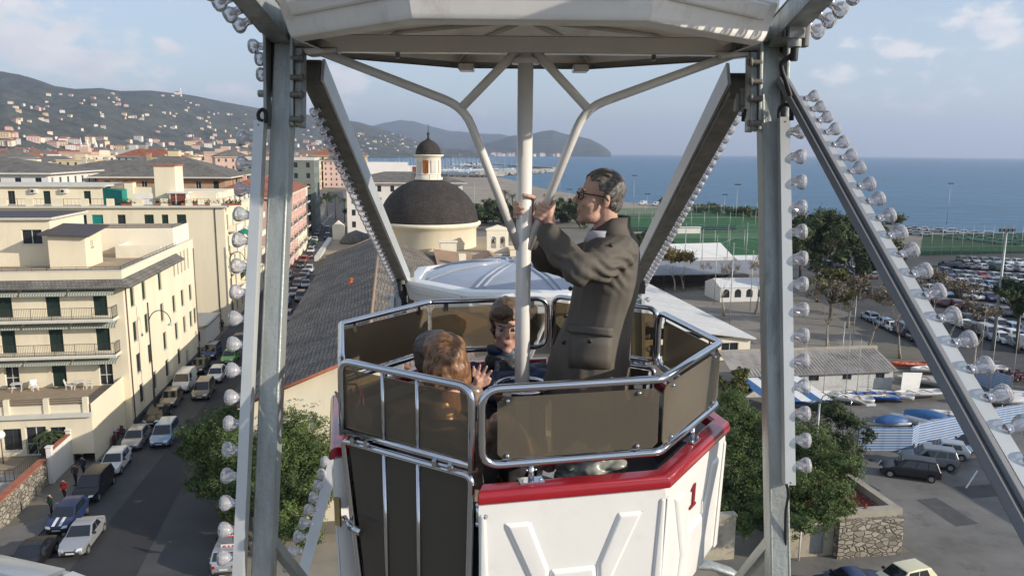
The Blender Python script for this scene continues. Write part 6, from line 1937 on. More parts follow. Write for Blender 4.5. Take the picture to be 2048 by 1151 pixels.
for i, (px, py) in enumerate([(1560, 880), (1430, 870)]):
    a, b = gr(px, py); tree('shrub', ['low green shrub between the right spoke and the boat yard', 'low green shrub under the red rim corner'][i], 'bush', a, b, .2, 2.6, 2.0, leaf_d, 1800, .14, 40 + i, nb=6, trunk=.08)
# tall pines at the plaza
for i, (px, py, zt, r, lb, mt, nl) in enumerate([(1635, 604, 17.6, 7.4, 'tallest dark pine crown beside the right spoke', leaf_d, 8000), (1600, 560, 14.0, 5.5, 'dark pine directly behind the right light strip', leaf_d, 5000), (1715, 600, 13.2, 5.2, 'smaller pine right of the tallest pine', leaf_d, 4000), (1690, 545, 13, 4.5, 'pine furthest back, between the spoke and the slanting beam', leaf_d, 4000),
                                             (1660, 640, 8.5, 4.0, 'olive-brown tree below the tallest pine', leaf_l, 2500), (1770, 570, 8.5, 3.2, 'yellow-brown tree partly behind the slanting beam', leaf_b, 1500)]):
    a, b = gr(px, py); tree('pine_tree' if i < 4 else 'tree', lb, 'tree', a, b, zt * .30, zt, r, mt, nl * 2, .21, 60 + i, 'trees between plaza and car park', nb=16, trunk=.3, shell=.3)
a, b = gr(2035, 705); tree('pine_tree', 'black-green umbrella pine at the right edge above the boats', 'tree', a, b, 5.5, 10.5, 4.0, leaf_d, 6000, .22, 71, nb=12, trunk=.28)


# bare pollarded planes
def bare_tree(a, b, h, label, seed, leaves=0, mat=None, group='plane trees on the plaza', nt=5, tw=200):
    rr = random.Random(seed); t = street_thing('plane_tree', label, 'tree', a, b, 0, 0, group); mb = MB(); tips = []

    def grow(p, d, L_, r, lev):
        q = p; pts = [p]; rs = [r]
        for k in range(3):
            d = (d + Vector((rr.uniform(-.25, .25), rr.uniform(-.25, .25), rr.uniform(-.02, .22)))).normalized(); q = q + d * (L_ / 3); pts.append(q); rs.append(r * (1 - .22 * (k + 1)))
        mb.tube(pts, rs, 0, 7 if lev < 2 else 4)
        if lev == 3: tips.append((q, d)); return
        for k in range(rr.choice((2, 3, 3)) if lev else nt):
            a_ = rr.uniform(0, 2 * PIr); e = Vector((math.cos(a_), math.sin(a_), rr.uniform(.7, 1.5) if lev else rr.uniform(.6, 1.3))).normalized(); grow(q, (d * .5 + e).normalized(), L_ * rr.uniform(.62, .85), rs[-1] * .72, lev + 1)
    grow(Vector((0, 0, 0)), Vector((0, 0, 1)), h * .36, .24, 0)
    tr_ = mb.build('trunk', [bark_l], t)
    tw_ = MB()
    for q, d in tips:
        for k in range(max(3, int(tw / max(1, len(tips))))):
            e = (d + Vector((rr.uniform(-.8, .8), rr.uniform(-.8, .8), rr.uniform(-.3, .9)))).normalized(); s_ = e.cross(Vector((rr.uniform(-1, 1), rr.uniform(-1, 1), .1))).normalized() * .018; l_ = rr.uniform(.5, 1.4)
            tw_.quad(q - s_, q + s_, q + e * l_ + s_ * .3, q + e * l_ - s_ * .3)
            if leaves and rr.random() < leaves:
                for _ in range(4):
                    c = q + e * rr.uniform(.2, l_) + Vector((rr.uniform(-.3, .3),) * 3); u = Vector((rr.uniform(-1, 1), rr.uniform(-1, 1), rr.uniform(-1, 1))).normalized() * .17; v = u.cross(Vector((0, rr.uniform(-1, 1), 1))).normalized() * .13
                    tw_.add([c - u, c - v, c + u, c + v], [(0, 1, 2, 3)], 1)
    tw_.build('crown', [leaf_b, mat or leaf_b], t); return t


for i, (px, py, h, lv, mt, lb) in enumerate([(1655, 692, 8.5, .25, leaf_b, 'pale bare plane tree, first right of the right light strip'), (1735, 705, 8.8, .25, leaf_b, 'pale bare plane tree, second right of the right light strip'), (1800, 716, 8.5, .2, leaf_b, 'bare plane tree touching the slanting beam'),
                                             (1785, 660, 8.5, .4, leaf_b, 'bare plane tree behind the slanting beam, further back'), (1695, 655, 7.5, .5, leaf_b, 'thin bare tree at the back edge of the plaza'), (1892, 690, 9, .35, leaf_b, 'reddish bare tree at the corner of the car park'), (1947, 740, 8, .2, leaf_b, 'dark bare tree at the car park entrance'),
                                             (1350, 585, 7.8, .95, leaf_y, 'half-leafed yellow plane tree left of its twin, by the long white roof'), (1368, 582, 7.4, .9, leaf_y, 'half-leafed yellow plane tree right of its twin, before the dark sheds'), (1448, 632, 8.6, .0, leaf_b, 'leafless tree in front of the arched tent'), (1510, 628, 9, .05, leaf_b, 'leafless tree half behind the right spoke'), (1860, 640, 7.5, .5, leaf_b, 'brown bushy bare tree between car rows')]):
    a, b = gr(px, py); bare_tree(a, b, h, lb, 100 + i, lv, mt, tw=520 if lv > .8 else 650)


# palms
def palm(a, b, h, r, label, seed, group='date palms', base=0.0):
    rr = random.Random(seed); t = street_thing('palm_tree', label, 'palm', a, b, base, 0, group)
    mb = MB(); mb.tube([(0, 0, 0), (0.05, 0, h * .5), (0, 0, h)], [.32, .24, .26], 0, 9); mb.build('trunk', [bark], t)
    mb = MB()
    for k in range(30):
        a_ = 2.4 * k; el = rr.uniform(-.35, 1.2); d = Vector((math.cos(a_), math.sin(a_), 0)); pts = []
        for j in range(6):
            s = j / 5; pts.append(Vector((0, 0, h)) + d * r * s * math.cos(el * .6) + Vector((0, 0, r * (math.sin(el) * s - .75 * s * s))))
        for j in range(5):
            u = (pts[j + 1] - pts[j]).normalized(); w = u.cross(Vector((0, 0, 1))).normalized()
            for s_ in (-1, 1):
                for q in range(3):
                    p = pts[j].lerp(pts[j + 1], q / 3); e = (w * s_ + u * .8 + Vector((0, 0, -.35))).normalized() * r * .24 * (1 - .12 * j)
                    mb.add([p, p + u * .10, p + e], [(0, 1, 2)])
    mb.build('crown', [leaf_d], t); return t


for i, (px, py, zt, lb) in enumerate([(672, 440, 9.5, 'largest date palm at the end of the street'), (690, 445, 8.5, 'date palm partly behind the bulb row, far street end'), (655, 432, 7.5, 'smaller date palm left of the big one'), (1010, 425, 9, 'date palm between the pole and the left fork arm'), (1025, 430, 8, 'date palm right behind the white pole')]):
    a, b = gr(px, py); palm(a, b, zt, 3.6, lb, 200 + i)
for i, (px, py) in enumerate([(105, 895), (118, 873)]):
    a, b = gr(px, py, 1.7); palm(a, min(b, 65.6), 1.6, 1.3, ['small palm in the hotel garden, lower one', 'small palm in the hotel garden, upper one'][i], 220 + i, 'garden palms', 1.2)
# street trees, park belt behind the church, shore scrub
for i, (px, py, h, r) in enumerate([(602, 470, 9, 3.4), (606, 455, 9, 3.4), (603, 445, 8, 3.2), (612, 430, 8, 3.2), (705, 450, 7, 3.5), (722, 446, 7.5, 3.5), (738, 440, 8, 3.5), (640, 418, 6, 4), (655, 412, 6, 4), (622, 412, 7, 4)]):
    a, b = gr(px, py); tree('street_tree', 'dark leafy tree lining the far end of the street', 'tree', a, b, 2.5, h, r, leaf_d, 1200, .3, 300 + i, 'trees at the far street end', nb=7)
rr_ = random.Random(9)
for i in range(16):
    px = 940 + i * 15 + rr_.uniform(-5, 5); a, b = gr(px, 452 + rr_.uniform(-8, 12)); tree('park_tree', 'round dark green tree in the belt between church and beach', 'tree', a, b, .5, 8.5 + rr_.uniform(-1.5, 1.5), 7.0, leaf_d, 1600, .36, 330 + i, 'trees between church and beach', nb=8)
for i in range(5):
    px = 1280 + i * 14; a, b = gr(px, 520 + rr_.uniform(-15, 5)); tree('park_tree', 'green tree against the near side of the football pitch', 'tree', a, b, 1, 6, 3.6, leaf_d, 900, .28, 350 + i, 'trees beside the pitch', nb=7)
for i, (px, py) in enumerate([(1330, 413), (1345, 412), (1400, 425), (1420, 424), (1440, 427), (1460, 428), (1480, 431), (1500, 433), (1520, 436), (1540, 440), (1775, 447), (1790, 449), (1765, 470), (1740, 478), (1775, 500), (1790, 520)]):
    a, b = gr(px, py); tree('shore_bush', 'low tamarisk bush on the bank above the shore', 'bush', a, b, .3, 3.6, 5.0, leaf_l if i % 3 else leaf_d, 700, .4, 370 + i, 'bushes above the shore', nb=7, trunk=.12)
# ================================================================ right-hand side: annex, boat yard, tents, walls, poles
white_sheet = M('white_sheet_roof', (.62, .61, .58), .5, 0, .1, .25, flecks=((.50, .48, .44), .4, .6))
fibro = M('fibre_cement_roof', (.27, .25, .23), .9, 0, .3, .9, streak=4)
an = street_thing('annex_hall', 'long low hall with white sheet roof, running away right of the gondola', 'building', 21, 91)
mb = MB(); W_, D_ = 24.5, 46
wall(mb, an, (0, 0, 0), (1, 0), W_, 3.0, [(x, x + 2.3, .7, 2.3, 'glass') for x in (2, 5, 8, 11, 14, 17.8, 20.6)]); wall(mb, an, (W_, 0, 0), (0, 1), D_, 3.0, [(3 + 6 * k, 5 + 6 * k, 1.2, 2.4, 'glass') for k in range(7)])
mb.build('wall', [cream_l, trimw], an)
mb = MB()
mb.add([(-.3, -.6, 4.6), (W_ * .25, -.6, 5.6), (W_ + .5, -.6, 2.95), (W_ + .5, D_, 2.95), (W_ * .25, D_, 5.6), (-.3, D_, 4.6), (-.3, -.6, 4.45), (W_ * .25, -.6, 5.45), (W_ + .5, -.6, 2.75), (W_ + .5, D_, 2.75)], [(1, 2, 3, 4), (0, 1, 4, 5), (6, 7, 1, 0), (7, 8, 2, 1), (8, 9, 3, 2)])
for k in range(18):
    y = 1.2 + k * 2.5; mb.beam((W_ * .25, y, 5.62), (W_ + .48, y, 2.98), .08, .03)
mb.build('roof', [white_sheet], an)
mb = MB(); mb.beam((W_ + .56, -.6, 2.82), (W_ + .56, D_, 2.82), .14, .14); mb.beam((-.3, -.66, .1), (W_, -.66, .12), .1, .1); mb.build('gutter', [M('green_gutter', (.10, .17, .13), .6)], an)
# boat shed
sh = street_thing('boat_shed', 'white boarded boat shed with grey ribbed roof, behind the dinghies', 'shed', 36.5, 76)
mb = MB(); wall(mb, sh, (0, 0, 0), (1, 0), 18.7, 2.6, [(4.6, 5.8, 1.6, 2.2, 'dark'), (8.6, 9.8, 1.6, 2.2, 'dark'), (12.6, 13.7, 1.6, 2.2, 'dark'), (16.6, 17.7, 1.6, 2.2, 'dark')]); wall(mb, sh, (18.7, 0, 0), (0, 1), 3.4, 2.6)
mb.build('wall', [MB_('white_boards', (.64, .64, .62), (.58, .58, .56), (.36, .36, .35), .14, 4.0, .02, off=0, bump=.4, noise=.1), trimw], sh)
mb = MB(); mb.add([(-.3, -.5, 2.55), (19.0, -.5, 2.55), (19.0, 3.8, 4.0), (-.3, 3.8, 4.2), (-.3, -.5, 2.45), (19.0, -.5, 2.45), (19, 3.8, 3.9)], [(0, 1, 2, 3), (4, 5, 1, 0), (5, 6, 2, 1)])
for k in range(48): mb.beam((-.2 + k * .4, -.5, 2.58), (-.2 + k * .4, 3.8, 4.05), .07, .03)
mb.build('roof', [fibro], sh)
mb = MB(); mb.box((-.5, 3.8, 3.6), (19.2, 4.2, 4.3)); mb.build('parapet', [concrete], sh)
bl_cloth, wt_cloth = M('blue_tarpaulin', (.03, .11, .28), .5, 0, .2, 3, bump=.5, bs=6), M('white_canvas', (.66, .66, .64), .7, 0, .06, 2)
t = street_thing('striped_canopy', 'blue and white striped canopy at the left end of the boat shed', 'canopy', 37.2, 69.5)
mb = MB()
for k in range(6): mb.quad((k * 1.15, 0, 1.6), ((k + 1) * 1.15, 0, 1.6), ((k + 1) * 1.15 - 1.2, 5, 2.7), (k * 1.15 - 1.2, 5, 2.7), k % 2)
mb.build('canvas', [bl_cloth, wt_cloth], t)
for x in (.1, 4.6, 9.0): mb = MB(); mb.cyl((x, .1, 0), (x, .1, 1.6), .04); mb.build('post', [chrome], t)


def dinghy(a, b, L_, rot, hullm, label, inside=None, flip=False, mast=0, cover=None, z=.35, tilt=0.0):
    t = street_thing('dinghy', label, 'boat', a, b, z, rot, 'small boats in the yard'); mb = MB(); n = 9; w = L_ * .18; vs = []
    for i in range(n):
        s = i / (n - 1); y = (s - .5) * L_; k = (1 - max(0, (s - .35) / .65) ** 2.2) * (.86 + .14 * min(1, s / .3)); sh_ = .10 * (s - .4) ** 2 * L_ * .5
        for u, v in ((-1, .55), (-.88, .25), (-.45, .04), (0, -.02), (.45, .04), (.88, .25), (1, .55)): vs.append((u * w * max(k, .02), y, v * .9 + sh_))
    fs = [(i * 7 + j, i * 7 + j + 1, (i + 1) * 7 + j + 1, (i + 1) * 7 + j) for i in range(n - 1) for j in range(6)] + [(0, 1, 2, 3, 4, 5, 6)]
    mb.add(vs, fs, 0, True)
    h = mb.build('hull', [hullm], t); m_ = h.modifiers.new('s', 'SOLIDIFY'); m_.thickness = .04
    if not flip:
        mb = MB()
        for i in range(n - 1):
            a0, a1 = Vector(vs[i * 7 + 1]), Vector(vs[i * 7 + 5]); b0, b1 = Vector(vs[(i + 1) * 7 + 1]), Vector(vs[(i + 1) * 7 + 5]); d = Vector((0, 0, .04)); mb.quad(a0 + d, a1 + d, b1 + d, b0 + d)
        mb.build('deck', [inside or wt_cloth], t)
        for s in (.3, .6): mb = MB(); mb.box((-w * .9, (s - .5) * L_ - .12, .42), (w * .9, (s - .5) * L_ + .12, .46)); mb.build('thwart', [M('varnished_wood', (.25, .13, .05), .4)], t)
    if cover:
        mb = MB(); mb.lathe([(w * 1.05, 0), (w * .95, .35), (w * .5, .62), (.01, .70)], (0, 0, .4), seg=14); mb.v = [(x, y * L_ / (2.1 * w), q + .05 * math.sin(y * 9 + x * 5)) for x, y, q in mb.v]; mb.build('cover', [cover], t)
    if mast: mb = MB(); mb.cyl((0, L_ * .12, .2), (0, L_ * .12, mast), .04, 0, 6, r1=.025); mb.beam((0, L_ * .10, 1.2), (0, -L_ * .35, 1.15), .05, .05); mb.build('mast', [galv], t)
    if flip: t.rotation_euler.x = PIr; t.location.z = .8
    elif tilt: t.rotation_euler.y = tilt
    return t


gel = M('white_hull', (.66, .66, .65), .3, 0, .05, 2); blh = M('blue_hull', (.02, .09, .35), .35, 0, .1, 2); orh = M('orange_hull', (.48, .08, .03), .4); gyh = M('grey_rubber_hull', (.34, .34, .33), .6)
for px, py, L_, rot, m_, lb, kw in [(1745, 803, 5.0, 1.3, blh, 'bright blue open boat in front of the shed', {}), (1779, 800, 4.6, 1.0, gel, 'white boat lying against the blue one', {}), (1836, 797, 6.0, 1.55, gel, 'slim white rowing boat on the open asphalt', {'tilt': .1}),
                                    (1722, 800, 4.5, 1.4, gel, 'white dinghy with mast left of the blue boat', {'mast': 6.5}), (1700, 808, 4.5, 1.2, gel, 'masted dinghy second from the blue boat', {'mast': 7.0}), (1655, 800, 4.5, 1.5, gel, 'masted dinghy just right of the right light strip', {'mast': 7.2}), (1615, 815, 4.5, 1.3, blh, 'blue hull with white mast behind the right light strip', {'mast': 6.8}),
                                    (1819, 853, 4.4, .5, gel, 'white dinghy propped on its side behind the striped fence', {'tilt': .7}), (1850, 847, 4.2, .9, gel, 'boat wrapped in crumpled blue tarpaulin, right of the propped dinghy', {'cover': bl_cloth}), (1781, 858, 3.4, 1.4, gel, 'small boat under a blue tarpaulin, left of the propped dinghy', {'cover': bl_cloth}),
                                    (1835, 768, 5.2, 1.25, gyh, 'grey inflatable boat behind the white rowing boat', {}), (1868, 775, 4.6, 1.1, gyh, 'small grey inflatable beside the slanting beam', {}), (1815, 738, 4.4, 1.4, orh, 'orange boat at the corner of the shed', {}), (1860, 748, 5.0, 1.5, gel, 'white hull on a trailer behind the inflatables', {}),
                                    (1905, 842, 4.2, .9, gel, 'white dinghy almost touching the slanting beam', {}), (1990, 810, 6.0, 1.3, gel, 'covered grey sailing boat right of the slanting beam', {'mast': 8.5, 'cover': M('grey_boat_cover', (.4, .42, .45), .6)}), (2035, 800, 5.5, 1.0, gel, 'white sailing boat at the right edge', {'mast': 9}), (1968, 745, 5, 1.3, gel, 'masted boat behind the second striped fence', {'mast': 8}), (1700, 775, 4, 1.3, gel, 'white dinghy close to the shed wall', {'mast': 6})]:
    a, b = gr(px, py); dinghy(a, b, L_, rot, m_, lb, **kw)
# sheet screen and small clutter
t = street_thing('white_screen', 'upright white canvas sheet beside the shed corner', 'screen', *gr(1800, 790)); mb = MB(); mb.prism([(0, 0), (2.6, 0), (2.9, 2.3), (.1, 2.6)], (0, 0, 0), (1, .2, 0), (0, 0, 1), (0, .05, 0)); mb.build('canvas', [wt_cloth], t)
# striped fences
strip_f = striped('blue_striped_sheet', (.09, .19, .40), (.42, .47, .53), .24, False)


def sheet_fence(pts, h, label, mat=None):
    a, b = gr(*pts[0]); t = street_thing('striped_fence', label, 'fence', a, b); mb = MB(); P = [Vector(gr(*p)) - Vector((a, b)) for p in pts]
    for i in range(len(P) - 1):
        n = 10
        for k in range(n):
            u0, u1 = P[i].lerp(P[i + 1], k / n), P[i].lerp(P[i + 1], (k + 1) / n); w0, w1 = .08 * math.sin(k * 2.1), .08 * math.sin((k + 1) * 2.1)
            if k == n - 1: w1 = 0
            if k == 0: w0 = 0
            mb.quad((u0.x + w0, u0.y, .05), (u1.x + w1, u1.y, .05), (u1.x + w1, u1.y, h + .04 * math.sin(k)), (u0.x + w0, u0.y, h))
    mb.build('sheeting', [mat or strip_f], t)
    for p in P: mb = MB(); mb.cyl((p.x, p.y + .08, 0), (p.x, p.y + .08, h + .15), .05); mb.build('post', [galv], t)


sheet_fence([(1715, 903), (1822, 903), (1835, 893), (1955, 868), (2000, 858), (2048, 850)], 2.3, 'long blue and white striped sheet fence between boat yard and parked cars')
sheet_fence([(1952, 765), (1980, 778), (2020, 790)], 2.2, 'short blue striped fence piece at the right, among the sailing boats')
# dark parked motorcycles at the right edge by the hedge
for i in range(7):
    x = 1990 + i * 11; a, b = gr(x, 752 + (i % 3) * 6)
    c = dup([o for o in bpy.data.objects if o.name.startswith('motor_scooter') and o.parent is None][0], (*XY(a, b), .02), TH + 1 + .1 * i, 'scooter in the dense row beyond the striped fence, right edge', 'scooters at the yard edge')
# sheds and tents at the plaza
def tent(a, b, w, d, h, rh, label, arches=True, rot=0.0):
    t = street_thing('party_tent', label, 'tent', a, b, 0, rot, 'white tents by the pitch'); mb = MB()
    arch = [(x, .62, .8, 1.7) for x in (1.1, 3.3, 5.5, 7.7) if x < w - .6] if arches else []
    arch_wall(mb, 0, w, 0, h, arch, 0, .05, 0); mb.box((0, .05, 0), (.05, d, h)); mb.box((w - .05, .05, 0), (w, d, h)); mb.box((.05, d - .05, 0), (w - .05, d, h)); mb.build('canvas_wall', [wt_cloth], t)
    mb = MB(); mb.add([(-.1, -.1, h), (w + .1, -.1, h), (w + .1, d + .1, h), (-.1, d + .1, h), (0, d / 2, h + rh), (w, d / 2, h + rh)], [(0, 1, 5, 4), (2, 3, 4, 5), (1, 2, 5), (3, 0, 4)]); mb.build('canvas_roof', [wt_cloth], t)
    for q in arch: mb = MB(); mb.box((q[0] - .62, .12, .8), (q[0] + .62, .14, 2.32)); mb.build('window', [pane], t)
    return t


a, b = gr(1440, 604); tent(a, b, 8.8, 7, 2.6, 1.2, 'white tent with arched windows, beside the right spoke')
a, b = gr(1395, 560); tent(a, b + 10, 13, 12, 3.2, 2.6, 'pale grey ridged marquee behind the dark open shed', False, .1)
a, b = gr(1500, 552); tent(a, b + 6, 9, 6, 2.6, .8, 'small white canopy with rounded top near the pitch fence', False)
t = street_thing('open_shed', 'long dark open-sided shed with grey roof, behind the yellow plane trees', 'shed', *gr(1300, 582))
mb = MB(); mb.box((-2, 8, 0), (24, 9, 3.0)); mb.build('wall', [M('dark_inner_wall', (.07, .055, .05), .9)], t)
mb = MB(); mb.add([(-3, -.5, 3.3), (25, -.5, 3.3), (25, 10, 4.4), (-3, 10, 4.4), (-3, -.5, 3.1), (25, -.5, 3.1), (25, 10, 4.2), (-3, 10, 4.2)], [(0, 1, 2, 3), (4, 5, 1, 0), (7, 6, 5, 4), (5, 6, 2, 1)]); mb.build('roof', [M('grey_sheet_roof', (.24, .25, .27), .6, 0, .15, .5)], t)
for k in range(7): mb = MB(); mb.cyl((-1.5 + 4.2 * k, 0, 0), (-1.5 + 4.2 * k, 0, 3.2), .08); mb.build('post', [iron], t)
t = street_thing('storage_container', 'white storage roof strip along the near touchline', 'shed', *gr(1300, 540)); mb = MB(); mb.box((0, 0, 0), (22, 3, 2.6)); mb.box((-.2, -.2, 2.6), (22.2, 3.2, 2.75)); mb.build('body', [greyw], t)
t = street_thing('team_shelter', 'low white shelter between the two pitches, left of the stands', 'shelter', *gr(1355, 467)); mb = MB(); mb.box((0, 0, 0), (8, 1.6, 2.0)); mb.box((-.15, -.4, 2.0), (8.15, 1.7, 2.15)); mb.build('body', [whitew], t)
mb = MB(); mb.box((0, 0, 0), (46, 1.0, 1.1)); t = street_thing('long_white_cover', 'long white roof strip behind the netting of the car park pitch', 'shelter', *gr(1835, 508)); mb.v = [(x * 1.0, y, z_ + .8) for x, y, z_ in mb.v]; mb.build('cover', [whitew], t)
for k in range(9): mb = MB(); mb.cyl((k * 5.7, .5, 0), (k * 5.7, .5, .8), .06); mb.build('post', [galv], t)
seat_b = M('blue_seats', (.03, .06, .16), .6, 0, .3, 4)
for i, (px, py, w) in enumerate([(1262, 466, 9), (1392, 463, 15)]):
    a, b = gr(px, py); t = street_thing('spectator_stand', ['blue spectator stand nearer the standing man', 'blue spectator stand beside the right spoke'][i], 'stand', a, b, 0, 0, 'stands between the pitches'); mb = MB()
    for r_ in range(3): mb.box((0, r_ * .8, 0), (w, r_ * .8 + .8, .4 + r_ * .45))
    mb.build('steps', [concrete], t); mb = MB()
    for r_ in range(3):
        for k in range(int(w / .6)): mb.box((k * .6 + .05, r_ * .8 + .35, .4 + r_ * .45), (k * .6 + .5, r_ * .8 + .7, .75 + r_ * .45))
    o = mb.build('seats', [seat_b], t); o['kind'] = 'stuff'


# masts and netting posts
def mast(px, py, top, label, arms=True, r=.11, name='floodlight_mast'):
    a, b = gr(px, py); t = street_thing(name, label, 'light mast', a, b, 0, 0, 'floodlight masts'); h = pb(px, top, b)[1]
    mb = MB(); mb.cyl((0, 0, 0), (0, 0, h), r, 0, 8, r1=r * .6); mb.build('pole', [galv], t)
    if arms:
        mb = MB(); mb.beam((-1.0, 0, h), (1.0, 0, h), .1, .1); mb.build('crossarm', [galv], t)
        for x in (-.9, -.3, .3, .9): mb = MB(); mb.box((x - .22, -.25, h - .35), (x + .22, .05, h + .05)); mb.build('floodlight', [iron], t)


for px, py, tp, lb in [(1266, 430, 350, 'tall thin floodlight mast right of the man'), (1293, 440, 387, 'short floodlight mast right of the tall thin one'), (1343, 420, 370, 'floodlight mast just left of the slanting far beam'), (1361, 425, 347, 'tall thin mast touching the far beam'), (1447, 440, 388, 'shorter floodlight mast between far beam and right spoke'), (1470, 462, 368, 'tallest floodlight mast beside the right spoke'),
                       (1119, 415, 345, 'thin mast between the fork arm and the man'), (949, 450, 352, 'thin mast right of the church dome'), (1893, 449, 366, 'slim mast on the shore against the sea'), (1138, 430, 378, 'low mast behind the fork arm, near the beach')]:
    mast(px, py, tp, lb)
a, b = gr(1985, 700); mast(1985, 700, 458, 'big grey floodlight mast over the seaside car park', True, .22)
rr_ = random.Random(3)
net = MG('green_netting', (.62, .78, .70), .18, .9, (.06, .12, .09), 1.02)
net_d = MG('dark_green_netting', (.35, .5, .42), .40, .9, (.035, .08, .055), 1.02)


def net_fence(px0, py0, px1, py1, h, n, label, mat=net):
    A_, B_ = Vector(gr(px0, py0)), Vector(gr(px1, py1)); t = street_thing('netting_fence', label, 'fence', A_.x, A_.y, 0, 0, 'ball netting'); D_ = B_ - A_
    mb = MB(); mb.quad((0, 0, .1), (D_.x, D_.y, .1), (D_.x, D_.y, h * .72), (0, 0, h * .72)); mb.build('netting', [mat], t)
    for k in range(n + 1): p = D_ * (k / n); mb = MB(); mb.cyl((p.x, p.y, 0), (p.x, p.y, h), .07, 0, 6); mb.build('post', [galv], t)
    mb = MB(); mb.beam((0, 0, h * .72), (D_.x, D_.y, h * .72), .05, .05); mb.build('top_wire', [galv], t)


net_fence(1310, 514, 1545, 514, 7, 8, 'ball netting along the near touchline')
net_fence(1250, 466, 1560, 464, 7, 12, 'ball netting between the two pitches')
net_fence(1210, 437, 1560, 430, 6, 14, 'ball netting on the beach side of the far pitch')
net_fence(1840, 512, 2060, 506, 8, 11, 'ball netting behind the seaside car park', net_d)
net_fence(1120, 428, 1215, 440, 6, 6, 'green netting corner next to the beach, left of the man')
for i, (px, py, h) in enumerate([(1368, 548, 11), (1402, 552, 10), (1428, 610, 12), (1452, 552, 11), (1458, 660, 13), (1490, 545, 11), (1500, 620, 10)]):
    a, b = gr(px, py); t = street_thing('netting_pole', 'plain grey pole standing by the tents and the pitch', 'pole', a, b, 0, 0, 'grey poles by the tents'); mb = MB(); mb.cyl((0, 0, 0), (0, 0, h), .07, 0, 8); mb.box((-.1, -.1, h), (.1, .1, h + .15)); mb.build('shaft', [galv], t)
for i, (px, py, tp) in enumerate([(1680, 760, 0), (1705, 690, 0)]):
    a, b = gr(px, py, 0); t = street_thing('flag_pole', ['thin pole on the plaza edge, left', 'thin pole on the plaza edge, right'][i], 'pole', a, b); mb = MB(); mb.cyl((0, 0, 0), (0, 0, 7), .05); mb.build('shaft', [galv], t)


# arched street lamps
def arch_lamp(px, py, toppx, label, h=None, s=1, col=None):
    a, b = gr(px, py); t = street_thing('street_lamp', label, 'street lamp', a, b, .13, 0, 'arched street lamps'); h = h or 9.5
    mb = MB(); mb.cyl((0, 0, 0), (0, 0, h * .3), .10, 0, 10); mb.cyl((0, 0, h * .3), (0, 0, h), .065, 0, 10); mb.build('post', [col or iron], t)
    mb = MB(); mb.tube([(s * (1.0 - 1.0 * math.cos(R(a_))), 0, h * .78 + 1.25 * math.sin(R(a_)) + .5) for a_ in range(0, 181, 15)], .045, 0, 8); mb.tube([(0, 0, h * .7), (s * .02, 0, h * .78 + .5)], .05); mb.build('arm', [col or iron], t)
    mb = MB(); mb.lathe([(.06, .2), (.10, .12), (.32, -.05), (.34, -.1), (.01, -.16)], (s * 2.0, 0, h * .78 + .4), seg=16); mb.build('lantern', [M('lamp_head', (.5, .5, .48), .4)], t)


arch_lamp(312, 838, 0, 'dark arched street lamp in front of the hotel side wall', 11.5)
a, b = gr(468, 660); arch_lamp(468, 652, 0, 'dark arched street lamp at the corner of the yellow block', 12)
t = street_thing('street_lamp', 'pale arched lamp reaching out over the striped fence', 'street lamp', *gr(1628, 945)); mb = MB(); mb.cyl((0, 0, 0), (0, 0, 6.0), .08); mb.build('post', [galv], t)
mb = MB(); mb.tube([(0, 0, 6), (.25, 0, 6.6), (.9, 0, 6.95), (1.8, 0, 6.8), (4.2, 0, 5.8)], .05); mb.build('arm', [galv], t); mb = MB(); mb.box((4.1, -.15, 5.6), (5.0, .15, 5.8)); mb.build('lantern', [M('lamp_head', (.5, .5, .48), .4)], t, bevel=.03)
for i, (px, py) in enumerate([(632, 445), (622, 432), (690, 445), (618, 400), (628, 392)]):
    a, b = gr(px, py); t = street_thing('globe_lamp', 'white globe lamp at the far end of the street', 'street lamp', a, b, 0, 0, 'globe lamps'); mb = MB(); mb.cyl((0, 0, 0), (0, 0, 4.4), .07); mb.build('post', [iron], t); mb = MB(); mb.sph((0, 0, 4.7), .5); mb.build('globe', [M('opal_globe', (.78, .78, .76), .3)], t)
t = street_thing('globe_lamp', 'white globe lamp in the hotel garden at the left edge', 'street lamp', *gr(4, 900, 2)); mb = MB(); mb.cyl((0, 0, 0), (0, 0, 3.0), .04); mb.build('post', [iron], t); mb = MB(); mb.sph((0, 0, 3.3), .35); mb.build('globe', [M('opal_globe', (.78, .78, .76), .3)], t)

t = street_thing('unseen_shade_building', 'plain unseen building just outside the right edge, added to shade the yard', 'building', 62, 36)  # unseen building, added to cast the broad shadow lying on the yard
mb = MB(); mb.box((0, 0, 0), (16, 11, 7.2)); mb.build('wall', [cream_l], t); mb = MB(); hip_roof(mb, 0, 16, 0, 11, 7.4, 1.6, .5, 0, 0); mb.build('roof', [greytile], t)
